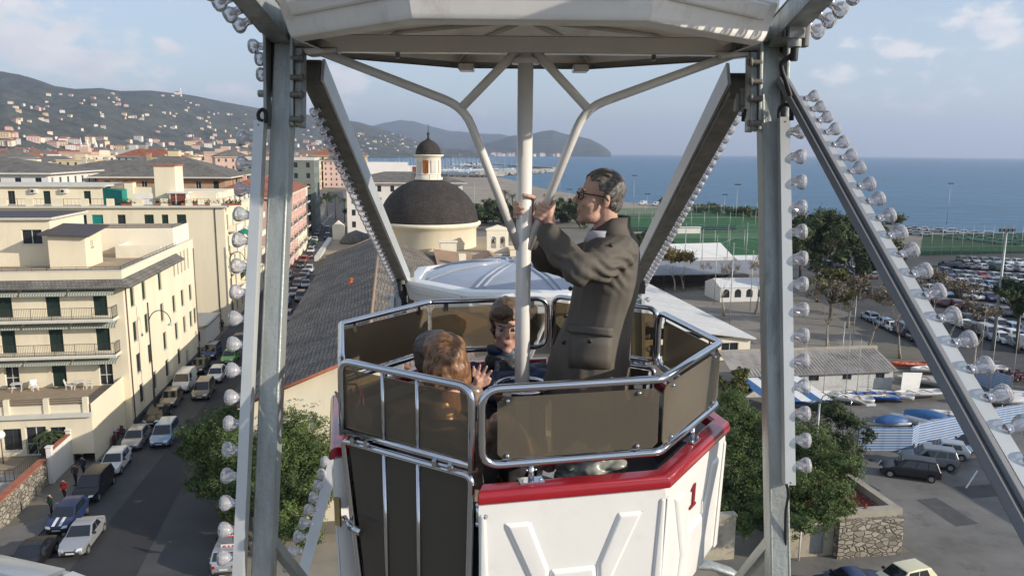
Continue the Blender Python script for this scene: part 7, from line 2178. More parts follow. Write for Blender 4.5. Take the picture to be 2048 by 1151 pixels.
# walls at the lower right: rubble wall with grille, rendered walls with doors
t = street_thing('stone_outbuilding', 'low rubble stone outbuilding with red grille roof, in front of the rounded tree', 'building', 28.5, 43)
mb = MB(); mb.box((.0, 0, 0), (4.6, .8, 2.6)); mb.box((4.0, .8, 0), (4.6, 8, 2.4)); mb.box((-.4, .8, 0), (.0, 7.5, 2.4)); mb.build('stonework', [stone], t)
mb = MB(); mb.box((-1.7, .4, 2.6), (4.7, 1.0, 3.05)); mb.box((4.2, 1.0, 2.5), (4.75, 8.2, 3.0)); mb.build('parapet', [concrete], t)
mb = MB()
for k in range(24): mb.box((-1.4, 1.1 + k * .27, 2.35), (4.1, 1.1 + k * .27 + .13, 2.45))
mb.box((-1.4, 1.0, 2.2), (4.15, 8.0, 2.3)); mb.build('roof_grille', [M('red_oxide_paint', (.26, .05, .04), .7)], t)
mb = MB(); mb.prism([(-.3, 2.4), (0.1, 2.4), (.1, 3.4), (-.0, 3.4)], (2.2, .7, 0), (1, 0, 0), (0, 0, 1), (0, .08, 0)); mb.build('bracket', [M('rust', (.17, .06, .03), .9)], t)
t = street_thing('rendered_wall', 'stained rendered wall with two dark doors, below the rounded tree', 'wall', 17.0, 43.6)
mb = MB(); wall(mb, t, (7.2, 0, 0), (1, 0), 4.3, 2.9, [(.35, 1.15, .1, 2.0, 'dark'), (2.6, 3.7, .1, 2.2, 'hole')], sill=False); mb.box((7.2, .3, 0), (11.5, .6, 2.9), 0)
mb.box((-3.0, .4, 0), (4.8, .8, 3.0), 0); mb.box((-3.0, .3, 3.0), (4.85, .9, 3.12), 1); mb.box((9.75, .24, 0), (11.0, .28, 2.1), 2); mb.build('wall', [M('stained_render', (.42, .37, .28), .9, 0, .2, .8, flecks=((.20, .17, .13), 1.3, .8)), concrete, M('grey_door_paint', (.3, .31, .31), .6)], t)
mb = MB(); mb.box((6.9, -.1, 0), (7.2, .5, 3.0)); mb.cyl((8.9, -.4, 0), (8.9, -.4, 3.0), .06); mb.build('pier', [whitew], t)
t = street_thing('electric_box', 'small dark green box standing below the white gondola', 'cabinet', *gr(1345, 1128)); mb = MB(); mb.box((-.4, 0, 0), (.5, .4, 1.2)); mb.build('cabinet', [M('green_cabinet', (.03, .09, .07), .5)], t)

# ================================================================ marina, breakwaters
mb = MB(); rb = random.Random(2)


def rocks(mb, pts, w, n, s0, s1, z0=-1.5, z1=2.2):
    P = [Vector(p) for p in pts]; Ls = [(P[i + 1] - P[i]).length for i in range(len(P) - 1)]; T_ = sum(Ls)
    for _ in range(n):
        k = rb.random() * T_; i = 0
        while k > Ls[i]: k -= Ls[i]; i += 1
        c = P[i].lerp(P[i + 1], k / Ls[i]); off = rb.gauss(0, .45) * w; s = rb.uniform(s0, s1); zc = z1 * (1 - min(1, abs(off) / w)) + rb.uniform(-.5, .5); q = [rb.uniform(.7, 1.3) for _ in range(8)]
        cx, cy = c.x + rb.gauss(0, .4) * w, c.y + off
        vs = [(cx + dx * s * q[j], cy + dy * s * q[(j + 3) % 8], zc + dz * s * .7 * q[(j + 5) % 8]) for j, (dx, dy, dz) in enumerate([(-1, -1, -1), (1, -1, -1), (1, 1, -1), (-1, 1, -1), (-.7, -.7, 1), (.7, -.7, 1), (.7, .7, 1), (-.7, .7, 1)])]
        mb.add(vs, [(3, 2, 1, 0), (4, 5, 6, 7), (0, 1, 5, 4), (1, 2, 6, 5), (2, 3, 7, 6), (3, 0, 4, 7)])


rocks(mb, [gr(960, 350), gr(1030, 346.5), gr(1108, 342)], 9, 900, 1.2, 2.6)
o = struct(mb, 'breakwater_rocks', m_rock); o['kind'] = 'stuff'
mb = MB(); rocks(mb, [gr(730, 354), gr(880, 353), gr(990, 355)], 5, 500, .8, 1.8, z1=1.5); o = struct(mb, 'shore_rocks', M('dark_shore_rock', (.14, .12, .10), .9, 0, .4, .3)); o['kind'] = 'stuff'
for i, (x0, y0, x1, y1, h) in enumerate([(935, 326, 1110, 337, 3.0), (935, 332, 985, 338, 2.0), (700, 320, 1005, 309.8, 1.5)][:2]):
    A_, B_ = gr(x0, y0), gr(x1, y1); mb = MB(); mb.beam((*A_, 0.8), (*B_, .8), 10, h, (0, 0, 1)); o = struct(mb, 'pier', M('quay_concrete', (.38, .35, .31), .9, 0, .15, .05))
A_, B_ = gr(860, 351.5, .5), gr(1000, 349.5, .5); mb = MB(); mb.beam((*A_, .4), (*B_, .4), 14, 2, (0, 0, 1)); mb.beam((*gr(630, 350, .5), .6), (*A_, .6), 16, 2, (0, 0, 1)); struct(mb, 'quay', M('quay_concrete', (.38, .35, .31), .9, 0, .15, .05))


def sailboat(a, b, rot, s, label):
    t = street_thing('sailing_yacht', label, 'yacht', a, b, -1.2, rot, 'yachts moored in the marina'); mb = MB(); n = 7; vs = []
    for i in range(n):
        q = i / (n - 1); y = (q - .5) * 11; k = 1.7 * (1 - max(0, (q - .4) / .6) ** 2)
        for u, z_ in ((-1, 1.3), (-.8, .2), (0, -.4), (.8, .2), (1, 1.3)): vs.append((u * max(k, .03), y, z_))
    mb.add(vs, [(i * 5 + j, i * 5 + j + 1, (i + 1) * 5 + j + 1, (i + 1) * 5 + j) for i in range(n - 1) for j in range(4)] + [(i * 5 + 4, i * 5, (i + 1) * 5, (i + 1) * 5 + 4) for i in range(n - 1)] + [(0, 1, 2, 3, 4)]); mb.build('hull', [gel], t)
    mb = MB(); mb.box((-.9, -2.5, 1.3), (.9, 1.8, 1.95)); mb.build('cabin', [whitew], t, bevel=.1)
    mb = MB(); mb.cyl((0, .8, 1.3), (0, .8, 15.5), .12, 0, 5); mb.cyl((0, .8, 2.9), (0, -3.8, 2.8), .2, 0, 6); mb.build('mast', [M('pale_mast', (.62, .62, .60), .4)], t); return t


proto = None; rs_ = random.Random(21)
for row, (x0, y0, x1, y1, n) in enumerate([(710, 346, 975, 345, 46), (735, 342, 985, 341, 38), (770, 338, 1000, 337.5, 30), (860, 334, 1015, 333, 24), (905, 329, 1040, 331, 16), (600, 350, 640, 349, 7), (652, 341, 715, 340, 10), (980, 340, 1030, 339, 7)]):
    for k in range(n):
        px = x0 + (x1 - x0) * (k + rs_.uniform(-.3, .3)) / n; py = y0 + (y1 - y0) * k / n + rs_.uniform(-.5, .5); a, b = gr(px, py, -1.2); lb = 'white sailing yacht with bare mast, among the crowded marina berths'
        s = rs_.uniform(.7, 1.15) * (1.25 if k % 9 == 0 else 1)
        if proto is None: proto = sailboat(a, b, 0, 1, lb); o = proto
        else: o = dup(proto, (*XY(a, b), -1.2), TH + rs_.uniform(-.3, .3) + 1.2 + row)
        o.scale = (s, s, s * rs_.uniform(.8, 1.3))
for i, (px, py, h) in enumerate([(717, 345, 30), (618, 348, 30), (622, 347.5, 28)]):
    a, b = gr(px, py); t = street_thing('tall_mast', 'very tall white mast rising above the marina', 'mast', a, b, 0, 0, 'tall masts over the marina'); mb = MB(); mb.cyl((0, 0, 0), (0, 0, h), .5, 0, 6); mb.build('shaft', [whitew], t)
# slides of the beach club, blue and yellow
t = street_thing('water_slide', 'yellow water slide curling down beside the far quay', 'slide', *gr(600, 362)); mb = MB(); mb.tube([(0, 0, 11), (8, 0, 9.5), (14, -2, 6.5), (22, -3, 4.5), (32, -5, 1)], .8, 0, 8); mb.build('chute', [M('yellow_slide', (.6, .5, .05), .5)], t)
for x in (8, 16, 24): mb = MB(); mb.cyl((x, 0, 0), (x, 0, 9 - x * .25), .25); mb.build('support', [galv], t)

# ================================================================ the town between street and hills
rt = random.Random(77); protos = {}
dk = M('distant_window', (.07, .07, .08), .4)


def town_mesh(kind):
    mb = MB(); w, d, h = [(14, 12, 12), (20, 13, 14), (24, 13, 16), (12, 11, 9), (28, 15, 16), (17, 15, 17)][kind]
    mb.box((-w / 2, -d / 2, 0), (w / 2, d / 2, h), 0); f = int(h / 3.2); n = int(w / 3.2)
    for i in range(n):
        for j in range(f):
            x = -w / 2 + (i + .5) * w / n; z_ = h / f * (j + .35)
            for y, s in ((-d / 2, -1),): mb.box((x - .5, y - .03, z_), (x + .5, y - .01, z_ + 1.5), 1)
            if j % 2 and w > 18: mb.box((x - 1.2, -d / 2 - 1.0, z_ - .5), (x + 1.2, -d / 2 - .04, z_ - .3), 0)
    for i in range(int(d / 3.2)):
        for j in range(f): y = -d / 2 + (i + .5) * d / int(d / 3.2); z_ = h / f * (j + .35); mb.box((w / 2 + .01, y - .5, z_), (w / 2 + .03, y + .5, z_ + 1.5), 1)
    return mb, w, d, h


def town_house(kind, wm, rm, x, y, rot, label, group, s=1.0, name='town_house', z=0):
    flat = rm is flatroof
    if (kind, flat) not in protos:
        t = thing(name, label, 'building', (x, y, z), rot, group); mb, w, d, h = town_mesh(kind); wl = mb.build('wall', [wm, dk], t); mb = MB()
        if flat: mb.box((-w / 2 - .2, -d / 2 - .2, h), (w / 2 + .2, d / 2 + .2, h + .5), 1); mb.box((-w / 2 + .5, -d / 2 + .5, h + .5), (w / 2 - .5, d / 2 - .5, h + .55), 0); mb.box((-2, -2, h + .5), (2.5, 2, h + 3), 1); mb.box((w * .3, 0, h + .5), (w * .3 + 1, .8, h + 2), 1)
        else: hip_roof(mb, -w / 2, w / 2, -d / 2, d / 2, h + .3, min(w, d) * .22, .7, 0, 1); mb.box((w * .2, d * .15, h), (w * .2 + 1.1, d * .15 + .9, h + 4), 1)
        mb.build('roof', [rm, wm], t); protos[(kind, flat)] = t
    else: t = dup(protos[(kind, flat)], (x, y, z), rot, label, group)
    t.scale = (s, s, s * rt.uniform(.85, 1.1))
    for c in t.children:
        b_ = c.name.split('.')[0]
        if b_ == 'wall': c.material_slots[0].link = 'OBJECT'; c.material_slots[0].material = wm
        else:
            c.material_slots[0].link = 'OBJECT'; c.material_slots[0].material = rm; c.material_slots[1].link = 'OBJECT'; c.material_slots[1].material = wm
    return t


def tw(n, c): return M(n, c, .9, 0, .08, .2)


walls_ = {'cream': cream, 'pale': greyw, 'white': whitew, 'pink': tw('pale_pink_wash', (.62, .46, .40)), 'yellow': tw('yellow_wash', (.64, .53, .33)), 'ochre': tw('ochre_wash', (.54, .42, .28)), 'salmon': tw('salmon_wash', (.58, .42, .34)), 'grey': tw('grey_wash', (.34, .33, .32))}
roofs_ = {'red tiled': terracotta, 'grey': greytile, 'flat': flatroof, 'brown': tw('brown_roof', (.20, .14, .10))}
used = []
for i in range(4000):
    if len(used) >= 235: break
    px = rt.uniform(-60, 720); b = 190 + 1500 * rt.random() ** 1.4; r = ray(px, 300); az = math.atan2(r[0], r[1]); x, y = b * math.sin(az), b * math.cos(az); a_, b_ = AB(x, y)
    if a_ > -50 and b_ < 520: continue
    if a_ > -36 and b_ < 800: continue
    if b_ < 260 and a_ > -130: continue
    kind = rt.randrange(6); rad = 15
    if any((x - u[0]) ** 2 + (y - u[1]) ** 2 < (rad + 3) ** 2 for u in used): continue
    used.append((x, y)); wn = rt.choice(list(walls_)); rn = rt.choice(['red tiled', 'grey', 'flat', 'grey', 'brown', 'flat']); d_ = 'near' if b_ < 420 else 'middle' if b_ < 800 else 'far'
    
    town_house(kind, walls_[wn], roofs_[rn], x, y, TH + rt.choice((0, .1, -.2, 1.57, .3)), f'{wn} house with {rn} roof in the {d_} part of town', 'houses of the town', rt.uniform(.75, 1.05) * (1.0 if b_ < 450 else 1.35))
# the belt at the far side of the marina quay and along the beach club
for i in range(26):
    px = 575 + rt.uniform(0, 150); py = rt.uniform(350, 372); a, b = gr(px, py); wn = rt.choice(list(walls_)); town_house(rt.choice((0, 3)), walls_[wn], roofs_[rt.choice(list(roofs_))], *XY(a, b), TH + rt.uniform(-.4, .4), f'low {wn} building at the root of the marina quay', 'quayside buildings', rt.uniform(.45, .7))
# landmarks of the old town: twin towers, spire, unfinished block
t = street_thing('basilica', 'pale basilica with two slender bell towers, below the hillside on the left', 'church', *gr(178, 318))
D_ = gr(178, 318)[1] * .0
mb = MB(); s = 3.0
for x in (-6, 14): mb.box((x, 0, 0), (x + 7, 7, 34)); mb.lathe([(4.2, 34), (3.6, 38), (2.0, 43), (.2, 50)], (x + 3.5, 3.5, 0), seg=8)
mb.box((1, 2, 0), (14, 20, 26)); mb.build('towers', [cream_l], t); t.scale = (1.0, 1, 1)
t = street_thing('bell_tower', 'white church tower with pointed spire, left of the basilica', 'tower', *gr(163, 318)); mb = MB(); mb.box((-5, 0, 0), (5, 9, 26)); mb.lathe([(6, 26), (5, 32), (2, 40), (.3, 54)], (0, 4.5, 0), seg=8); mb.build('tower', [whitew], t)
t = street_thing('tall_block', 'square grey block standing above the old town roofs', 'building', *gr(275, 325)); mb = MB(); mb.box((-16, 0, 0), (16, 20, 33)); mb.box((-17, -.5, 30), (17, 21, 34))
for k in range(4): mb.box((-14, -.3, 6 + k * 6), (14, -.05, 9 + k * 6), 1)
mb.build('wall', [concrete, dk], t)

# ------------------------------------------------ villas on the hillside, sited on the terrain itself
_o, cols, hv, rows_n = hill_main


def on_hill(px, py):
    r = ray(px, py); az = math.atan2(r[0], r[1]); el = math.atan2(r[2], math.hypot(r[0], r[1])); i = min(range(len(cols)), key=lambda k: abs(cols[k][0] - az))
    for j in range(rows_n - 11):
        v = hv[i * rows_n + j]; e = math.atan2(v[2] - H, math.hypot(v[0], v[1]))
        if e >= el: return Vector(v)
    return None


spots = [(345, 193), (118, 174), (220, 181), (225, 190), (100, 199), (122, 194), (140, 194), (185, 198), (167, 202), (187, 212), (165, 210), (217, 198), (230, 198), (237, 202), (327, 193), (355, 190), (360, 193), (372, 205), (380, 208), (390, 212), (395, 212),
         (34, 220), (23, 210), (38, 224), (45, 220), (62, 218), (76, 216), (88, 222), (95, 215), (75, 228), (92, 209), (225, 210), (232, 213), (240, 216), (250, 214), (200, 228), (205, 230), (303, 212), (250, 240), (257, 238), (270, 240), (285, 235), (292, 234), (330, 233), (337, 230), (347, 234), (353, 232), (372, 224), (378, 222), (415, 228), (425, 229), (435, 230), (455, 231), (460, 230), (404, 241), (412, 244), (416, 248),
         (40, 244), (58, 250), (28, 250), (15, 262), (22, 263), (35, 262), (120, 242), (142, 243), (85, 247), (95, 249), (207, 256), (190, 256), (320, 255), (330, 257), (345, 260), (352, 262), (418, 258), (430, 262), (402, 265), (450, 265), (48, 280), (100, 275), (375, 275), (384, 277), (392, 281), (395, 285), (387, 288), (400, 290), (455, 283), (462, 286), (440, 288), (490, 230), (487, 250), (500, 263),
         (672, 246), (684, 252), (694, 264), (705, 266), (715, 268), (722, 270), (690, 270), (665, 250), (745, 283), (762, 288), (775, 281), (785, 283), (770, 293), (700, 278), (712, 281), (735, 292), (650, 262), (660, 275), (640, 268), (626, 255), (615, 262), (800, 292), (815, 295), (830, 297), (845, 300), (790, 297)]
rv = random.Random(4); hp = None
for (px, py) in spots + [(rv.uniform(0, 520), rv.uniform(225, 285)) for _ in range(20)] + [(rv.uniform(-10, 640), rv.uniform(284, 301)) for _ in range(85)] + [(rv.uniform(600, 860), rv.uniform(270, 303)) for _ in range(45)]:
    v = on_hill(px, py)
    if v is None or v.length > 9000: continue
    wn = rv.choice(['white', 'white', 'cream', 'cream', 'pale', 'yellow', 'salmon', 'pink']); lb = f'small {wn} villa on the wooded hillside across the bay and town'
    s = rv.uniform(.4, .85) if py < 284 or px > 640 else rv.uniform(.8, 1.5)
    if hp is None:
        mb = MB(); mb.box((-8, -5, -6), (8, 5, 7)); 
        for k in range(4): mb.box((-6 + k * 3.6, -5.05, 3.5), (-4.8 + k * 3.6, -5.01, 5.2), 2); mb.box((-6 + k * 3.6, -5.05, .3), (-4.8 + k * 3.6, -5.01, 2), 2)
        hip_roof(mb, -8, 8, -5, 5, 7.3, 2.6, .6, 1, 0); hp = mb.build('hillside_villa', [walls_[wn], terracotta, dk]); o = hp
    else: o = hp.copy(); COL.objects.link(o)
    o.material_slots[0].link = 'OBJECT'; o.material_slots[0].material = walls_[wn]; tag(o, lb, 'house', 'villas on the hillside'); o.location = v + Vector((0, 0, 1)); o.rotation_euler.z = rv.uniform(-.6, .9); o.scale = (s * 1.15, s, s)
v = on_hill(354, 191)
if v is not None: t = thing('hilltop_church', 'white church with bell tower on the crest of the hill', 'church', v, .2, None); mb = MB(); mb.box((-14, -6, -6), (12, 6, 12)); hip_roof(mb, -14, 12, -6, 6, 12, 5, .5, 1, 0); mb.box((12, -3, -6), (18, 3, 26)); mb.lathe([(3.4, 26), (2, 30), (.1, 34)], (15, 0, 0), seg=8); mb.build('body', [whitew, terracotta], t)
# the white town on the far shore
for i in range(60):
    az = R(rv.uniform(-9.5, 3.8)); d_ = 4600 + (math.degrees(az) + 9.5) / 13 * 1250 + rv.uniform(0, 350); wn = rv.choice(['white', 'cream', 'pink', 'yellow', 'pale']); o = hp.copy(); o.name = 'shore_house'; COL.objects.link(o)
    o.material_slots[0].link = 'OBJECT'; o.material_slots[0].material = walls_[wn]; tag(o, f'tiny {wn} house in the resort town along the far shore', 'house', 'houses on the far shore'); s = rv.uniform(1.3, 2.3); o.location = (d_ * math.sin(az), d_ * math.cos(az), 6); o.rotation_euler.z = rv.uniform(-.3, .8); o.scale = (s, s, s * rv.uniform(.8, 1.3))
# ================================================================ riders
skin = M('warm_skin', (.52, .32, .245), .5, 0, .12, 18, spec=.35, bump=.1, bs=90)
skin_l = M('pale_skin', (.55, .33, .26), .5, 0, .1, 18, spec=.35)


def melt(mb, voxel=.007, smooth=3, folds=None):
    """fuse overlapping volumes into one continuous surface"""
    me = bpy.data.meshes.new('tmp'); me.from_pydata(mb.v, [], mb.f); bm = bmesh.new(); bm.from_mesh(me); bmesh.ops.recalc_face_normals(bm, faces=bm.faces); bm.to_mesh(me); bm.free()
    o = bpy.data.objects.new('tmp', me); COL.objects.link(o)
    m = o.modifiers.new('r', 'REMESH'); m.mode = 'VOXEL'; m.voxel_size = voxel; m.use_smooth_shade = True
    s = o.modifiers.new('s', 'SMOOTH'); s.iterations = smooth; s.factor = .5
    out = bpy.data.meshes.new_from_object(o.evaluated_get(bpy.context.evaluated_depsgraph_get())); bpy.data.objects.remove(o)
    if folds:
        for v, n in [(v, v.normal.copy()) for v in out.vertices]:
            v.co += n * folds(v.co)
    out.materials.clear()
    for p in out.polygons: p.use_smooth = True
    return out


def put(me, name, mats, parent, base):
    for m in (mats if isinstance(mats, (list, tuple)) else [mats]): me.materials.append(m)
    me.transform(Matrix.Translation(-Vector(base))); o = bpy.data.objects.new(name, me); COL.objects.link(o)
    if parent: o.parent = parent
    else: o.location = base
    return o


def limb(mb, pts):
    P = [Vector(p[:3]) for p in pts]; rs = [p[3] for p in pts]; mb.tube(P, rs, 0, 12)
    for p, r in zip(P, rs): mb.sph(p, r * .98, 0, 12, 8)


def loft(mb, rings, seg=20):
    n = len(rings); vs = []
    for c, rx, ry, *rot in rings:
        a0 = rot[0] if rot else 0
        for k in range(seg):
            a = 2 * PIr * k / seg; x, y = rx * math.cos(a), ry * math.sin(a); vs.append((c[0] + x * math.cos(a0) - y * math.sin(a0), c[1] + x * math.sin(a0) + y * math.cos(a0), c[2]))
    mb.add(vs, [(i * seg + k, i * seg + (k + 1) % seg, (i + 1) * seg + (k + 1) % seg, (i + 1) * seg + k) for i in range(n - 1) for k in range(seg)] + [tuple(reversed(range(seg))), tuple(range((n - 1) * seg, n * seg))], 0, True)


def S(px, py, Y, r=None):
    p = py_(px, py, Y); return p if r is None else (p.x, p.y, p.z, r)


def head(mb, o, rot, s=1.0, smile=False):
    """head facing -x in its own frame, turned by matrix rot, about o"""
    h = MB(); o = Vector(o)
    h.sph((.016, 0, .045), (.096, .076, .086)); h.sph((-.042, 0, -.022), (.052, .060, .082)); h.sph((-.036, 0, -.076), (.054, .050, .040)); h.sph((-.080, 0, -.100), (.017, .022, .015))
    h.tube([(-.086, 0, .030), (-.104, 0, .002), (-.117, 0, -.016)], [.008, .0095, .0125], 0, 8); h.sph((-.113, 0, -.021), (.0125, .0145, .009)); h.sph((-.084, 0, .034), (.014, .046, .010))
    h.sph((-.089, 0, -.051), (.012, .024, .006)); h.sph((-.087, 0, -.062), (.012, .020, .0065))
    for y in (-1, 1):
        h.sph((-.066, y * .036, -.020), (.026, .022, .024)); h.sph((.012, y * .076, -.004), (.017, .009, .031)); h.sph((.004, y * .074, -.028), (.009, .007, .012))
    h.tube([(.03, 0, -.03), (.042, 0, -.10), (.052, 0, -.19)], [.050, .055, .062], 0, 14)
    mb.add([rot @ (Vector(v) * s) + o for v in h.v], h.f)


def eyes(parent, base, o, rot, s=1.0):
    for y in (-1, 1):
        mb = MB(); c = Vector(o) + rot @ (Vector((-.080, y * .030, .012)) * s); mb.sph(c, .0125 * s, 0, 12, 8); mb.sph(Vector(o) + rot @ (Vector((-.0885, y * .030, .012)) * s), .0062 * s, 1, 8, 6)
        mb.tube([Vector(o) + rot @ (Vector(q) * s) for q in ((-.088, y * .014, .031), (-.093, y * .030, .036), (-.084, y * .046, .031))], .003 * s, 2, 6)
        mb.v = [tuple(Vector(v) - Vector(base)) for v in mb.v]; mb.build('eye', [M('eye_white', (.33, .30, .28), .4), M('eye_iris', (.05, .035, .02), .2), M('eyebrow', (.06, .045, .035), .8)], parent)


def hair(parent, base, o, rot, keep, mat, s=1.0, grow=.008, lumps=None, extra=(), name='hair', amp=.004):
    mb = MB(); nu, nv = 72, 44
    mb.sph((.016, 0, .045), (.096 + grow, .076 + grow, .086 + grow), 0, nu, nv)
    if lumps:
        for c, r in lumps: mb.sph(c, r, 0, 32, 20)
    me = melt(mb, .006, 2)
    bm = bmesh.new(); bm.from_mesh(me); bmesh.ops.delete(bm, geom=[f for f in bm.faces if not keep(f.calc_center_median())], context='FACES')
    for v in bm.verts:
        v.co += v.normal * (amp * mn.noise(Vector((v.co.x * 14, v.co.y * 60, v.co.z * 16))) + amp * mn.noise(v.co * 45))
        v.co = rot @ (v.co * s) + Vector(o)
    bm.to_mesh(me); bm.free(); ob = put(me, name, mat, parent, base); m = ob.modifiers.new('s', 'SOLIDIFY'); m.thickness = .012; m.offset = -1; return ob


def hair_mat(name, c1, c2, scale=(18, 90, 20)):
    m = M(name, c1, .42, 0, .2, 20, spec=.5); nt = m.node_tree; N, L = nt.nodes.new, nt.links.new; b = nt.nodes['Principled BSDF']
    tc = N('ShaderNodeTexCoord'); mp = N('ShaderNodeMapping'); mp.inputs['Scale'].default_value = scale; L(tc.outputs['Object'], mp.inputs[0]); n = N('ShaderNodeTexNoise'); n.inputs['Scale'].default_value = 2.2; n.inputs['Detail'].default_value = 6; n.inputs['Distortion'].default_value = .6
    L(mp.outputs[0], n.inputs['Vector']); r = N('ShaderNodeMapRange'); L(n.outputs[0], r.inputs[0]); r.inputs[1].default_value = .35; r.inputs[2].default_value = .65; k = N('ShaderNodeMix'); k.data_type = 'RGBA'
    L(r.outputs[0], k.inputs[0]); k.inputs[6].default_value = (*c1, 1); k.inputs[7].default_value = (*c2, 1); L(k.outputs[2], b.inputs['Base Color']); bp = N('ShaderNodeBump'); bp.inputs['Strength'].default_value = .8; bp.inputs['Distance'].default_value = .006; L(n.outputs[0], bp.inputs['Height']); L(bp.outputs[0], b.inputs['Normal']); return m


def grip(mb, c, ax, rod, front, sgn, n=4, r=.0088, sweep=250, step=.0205):
    """four fingers of unequal length curled round a rod, thumb the other way, palm joining them"""
    c, ax = Vector(c), Vector(ax).normalized(); e1 = (Vector(front) - ax * Vector(front).dot(ax)).normalized(); e2 = ax.cross(e1); lens = [.86, 1.0, .96, .78]; R_ = rod + r * .95
    for i in range(n):
        o = c + ax * (1.5 - i) * step; k = 9; pts = []
        for j in range(k + 1):
            a = R(sweep * lens[i] * j / k) * sgn; pts.append(o + (e1 * math.cos(a) + e2 * math.sin(a)) * (R_ + (.004 if j in (0,) else 0)))
        mb.tube(pts, [r * (1.12 - .035 * j) for j in range(k + 1)], 0, 8); mb.sph(pts[-1], r * .8, 0, 8, 6)
        for j in (3, 6): mb.sph(pts[j], r * 1.06, 0, 8, 6)
    pc = c + e1 * (R_ + .006); mb.sph(pc, (.020, .022, .040)); o = c + ax * 2.4 * step; pts = [c + e1 * (R_ + .008) + ax * .01]
    for j in range(6): a = R(20 + 26 * j) * -sgn; pts.append(o + ax * .004 * j + (e1 * math.cos(a) + e2 * math.sin(a)) * (R_ + .002))
    mb.tube(pts, [.014, .0125, .0115, .0105, .010, .0095, .009], 0, 8); mb.sph(pts[-1], .0088, 0, 8, 6)
    return pc


def fold(sx, sy, sz, amp):
    return lambda co: amp * (mn.noise(Vector((co.x * sx, co.y * sy, co.z * sz))) + .5 * mn.noise(Vector((co.x * sx * 2.3, co.y * sy * 2.3, co.z * sz * 2.3 + 7))))


FH = H - 1.82
# ---- the standing man
base = Vector((.40, 3.52, FH)); man = thing('person', 'standing man with grey hair and glasses in dark coat, gripping the white pole', 'person', base)
RI = Matrix.Rotation(R(4), 3, 'Y') @ Matrix.Rotation(R(10), 3, 'Z')
ho = S(1199, 397, 3.50)
mb = MB(); head(mb, ho, RI, 1.0)
loft(mb, [(S(1222, 462, 3.53), .06, .09), (S(1222, 490, 3.53), .09, .19), (S(1214, 560, 3.53), .10, .19), (S(1200, 640, 3.53), .10, .17), (S(1190, 730, 3.53), .11, .18), (Vector((.40, 3.53, H - .95)), .11, .17)])
for y in (-1, 1):
    limb(mb, [(.40, 3.53 + y * .09, H - .95, .085), (.385, 3.53 + y * .11, FH + .48, .058), (.41, 3.53 + y * .12, FH + .09, .042)]); limb(mb, [(.42, 3.53 + y * .12, FH + .05, .042), (.34, 3.53 + y * .13, FH + .038, .04), (.27, 3.53 + y * .13, FH + .032, .032)])
# near arm: shoulder, elbow, wrist, hand on the sloping arm; far arm to the pole
jr, jl = Vector((GC[0] + .258, 3.42, H + .19)), Vector((GC[0] + .02, 3.44, H - .42)); axb = (jr - jl).normalized(); gb = jl + axb * ((S(1079, 424, 3.43).z - jl.z) / axb.z)
pb1 = grip(mb, gb, axb, .0195, (.85, -.35, -.2), -1)
limb(mb, [S(1238, 500, 3.38, .05), S(1192, 532, 3.26, .045), S(1155, 537, 3.23, .042), S(1122, 500, 3.28, .036), S(1099, 462, 3.34, .026)]); limb(mb, [S(1099, 462, 3.34, .025), (*(pb1 + Vector((.004, -.004, -.02))), .024)])
gp = Vector((GC[0], GC[1], S(1042, 420, 3.45).z)); pb2 = grip(mb, gp, (0, 0, 1), .034, (.55, .8, 0), 1, sweep=215)
limb(mb, [S(1215, 500, 3.70, .05), S(1130, 530, 3.74, .045), S(1085, 520, 3.68, .040), S(1062, 470, 3.60, .030), (*(pb2 + Vector((.01, .01, -.03))), .024)])
put(melt(mb, .0052, 2), 'body', [skin], man, base)
grey_hair = hair_mat('greying_hair', (.035, .03, .027), (.20, .185, .17))
hair(man, base, ho, RI, lambda c: (c.z > .082 and c.x > -.060) or (c.x > -.028 and c.z > .040) or (c.x > -.004 and c.z > -.01 and abs(c.y) > .0) or (c.x > .035 and c.z > -.060), grey_hair, 1.0, .006, lumps=[((.05, 0, -.01), (.060, .064, .062))], amp=.0025)
eyes(man, base, ho, RI)
mb = MB(); T = lambda q: tuple(Vector(ho) + RI @ Vector(q) - base)
for y in (-1, 1):
    mb.tube([T(q) for q in ((-.099, y * .010, .022), (-.100, y * .012, -.004), (-.096, y * .046, -.006), (-.090, y * .055, .006), (-.091, y * .056, .023), (-.097, y * .03, .026))], .0026, 0, 6, True); mb.tube([T((-.090, y * .056, .020)), T((-.05, y * .076, .018)), T((.004, y * .086, .012)), T((.018, y * .084, -.004))], .0030, 0, 6)
mb.tube([T((-.100, -.011, .014)), T((-.104, 0, .018)), T((-.100, .011, .014))], .0024, 0, 6); mb.build('glasses', [M('black_spectacle_frame', (.015, .01, .01), .3)], man)
coat = M('dark_taupe_cloth', (.115, .103, .088), .68, 0, .10, 5, spec=.25, bump=.06, bs=200)
mb = MB(); loft(mb, [(S(1219, 470, 3.53), .085, .13), (S(1222, 480, 3.53), .115, .205), (S(1221, 500, 3.53), .128, .235), (S(1215, 560, 3.53), .145, .222), (S(1204, 610, 3.53), .148, .205), (S(1194, 650, 3.53), .158, .205), (S(1181, 700, 3.53), .184, .215), (S(1169, 770, 3.53), .205, .228), (Vector((.355, 3.53, H - 1.12)), .21, .235)])
limb(mb, [S(1240, 503, 3.37, .088), S(1198, 531, 3.26, .082), S(1158, 536, 3.22, .073), S(1124, 502, 3.27, .060), S(1099, 471, 3.32, .049)])
limb(mb, [S(1215, 503, 3.70, .085), S(1135, 530, 3.74, .075), S(1090, 520, 3.68, .066), S(1066, 486, 3.60, .052)])


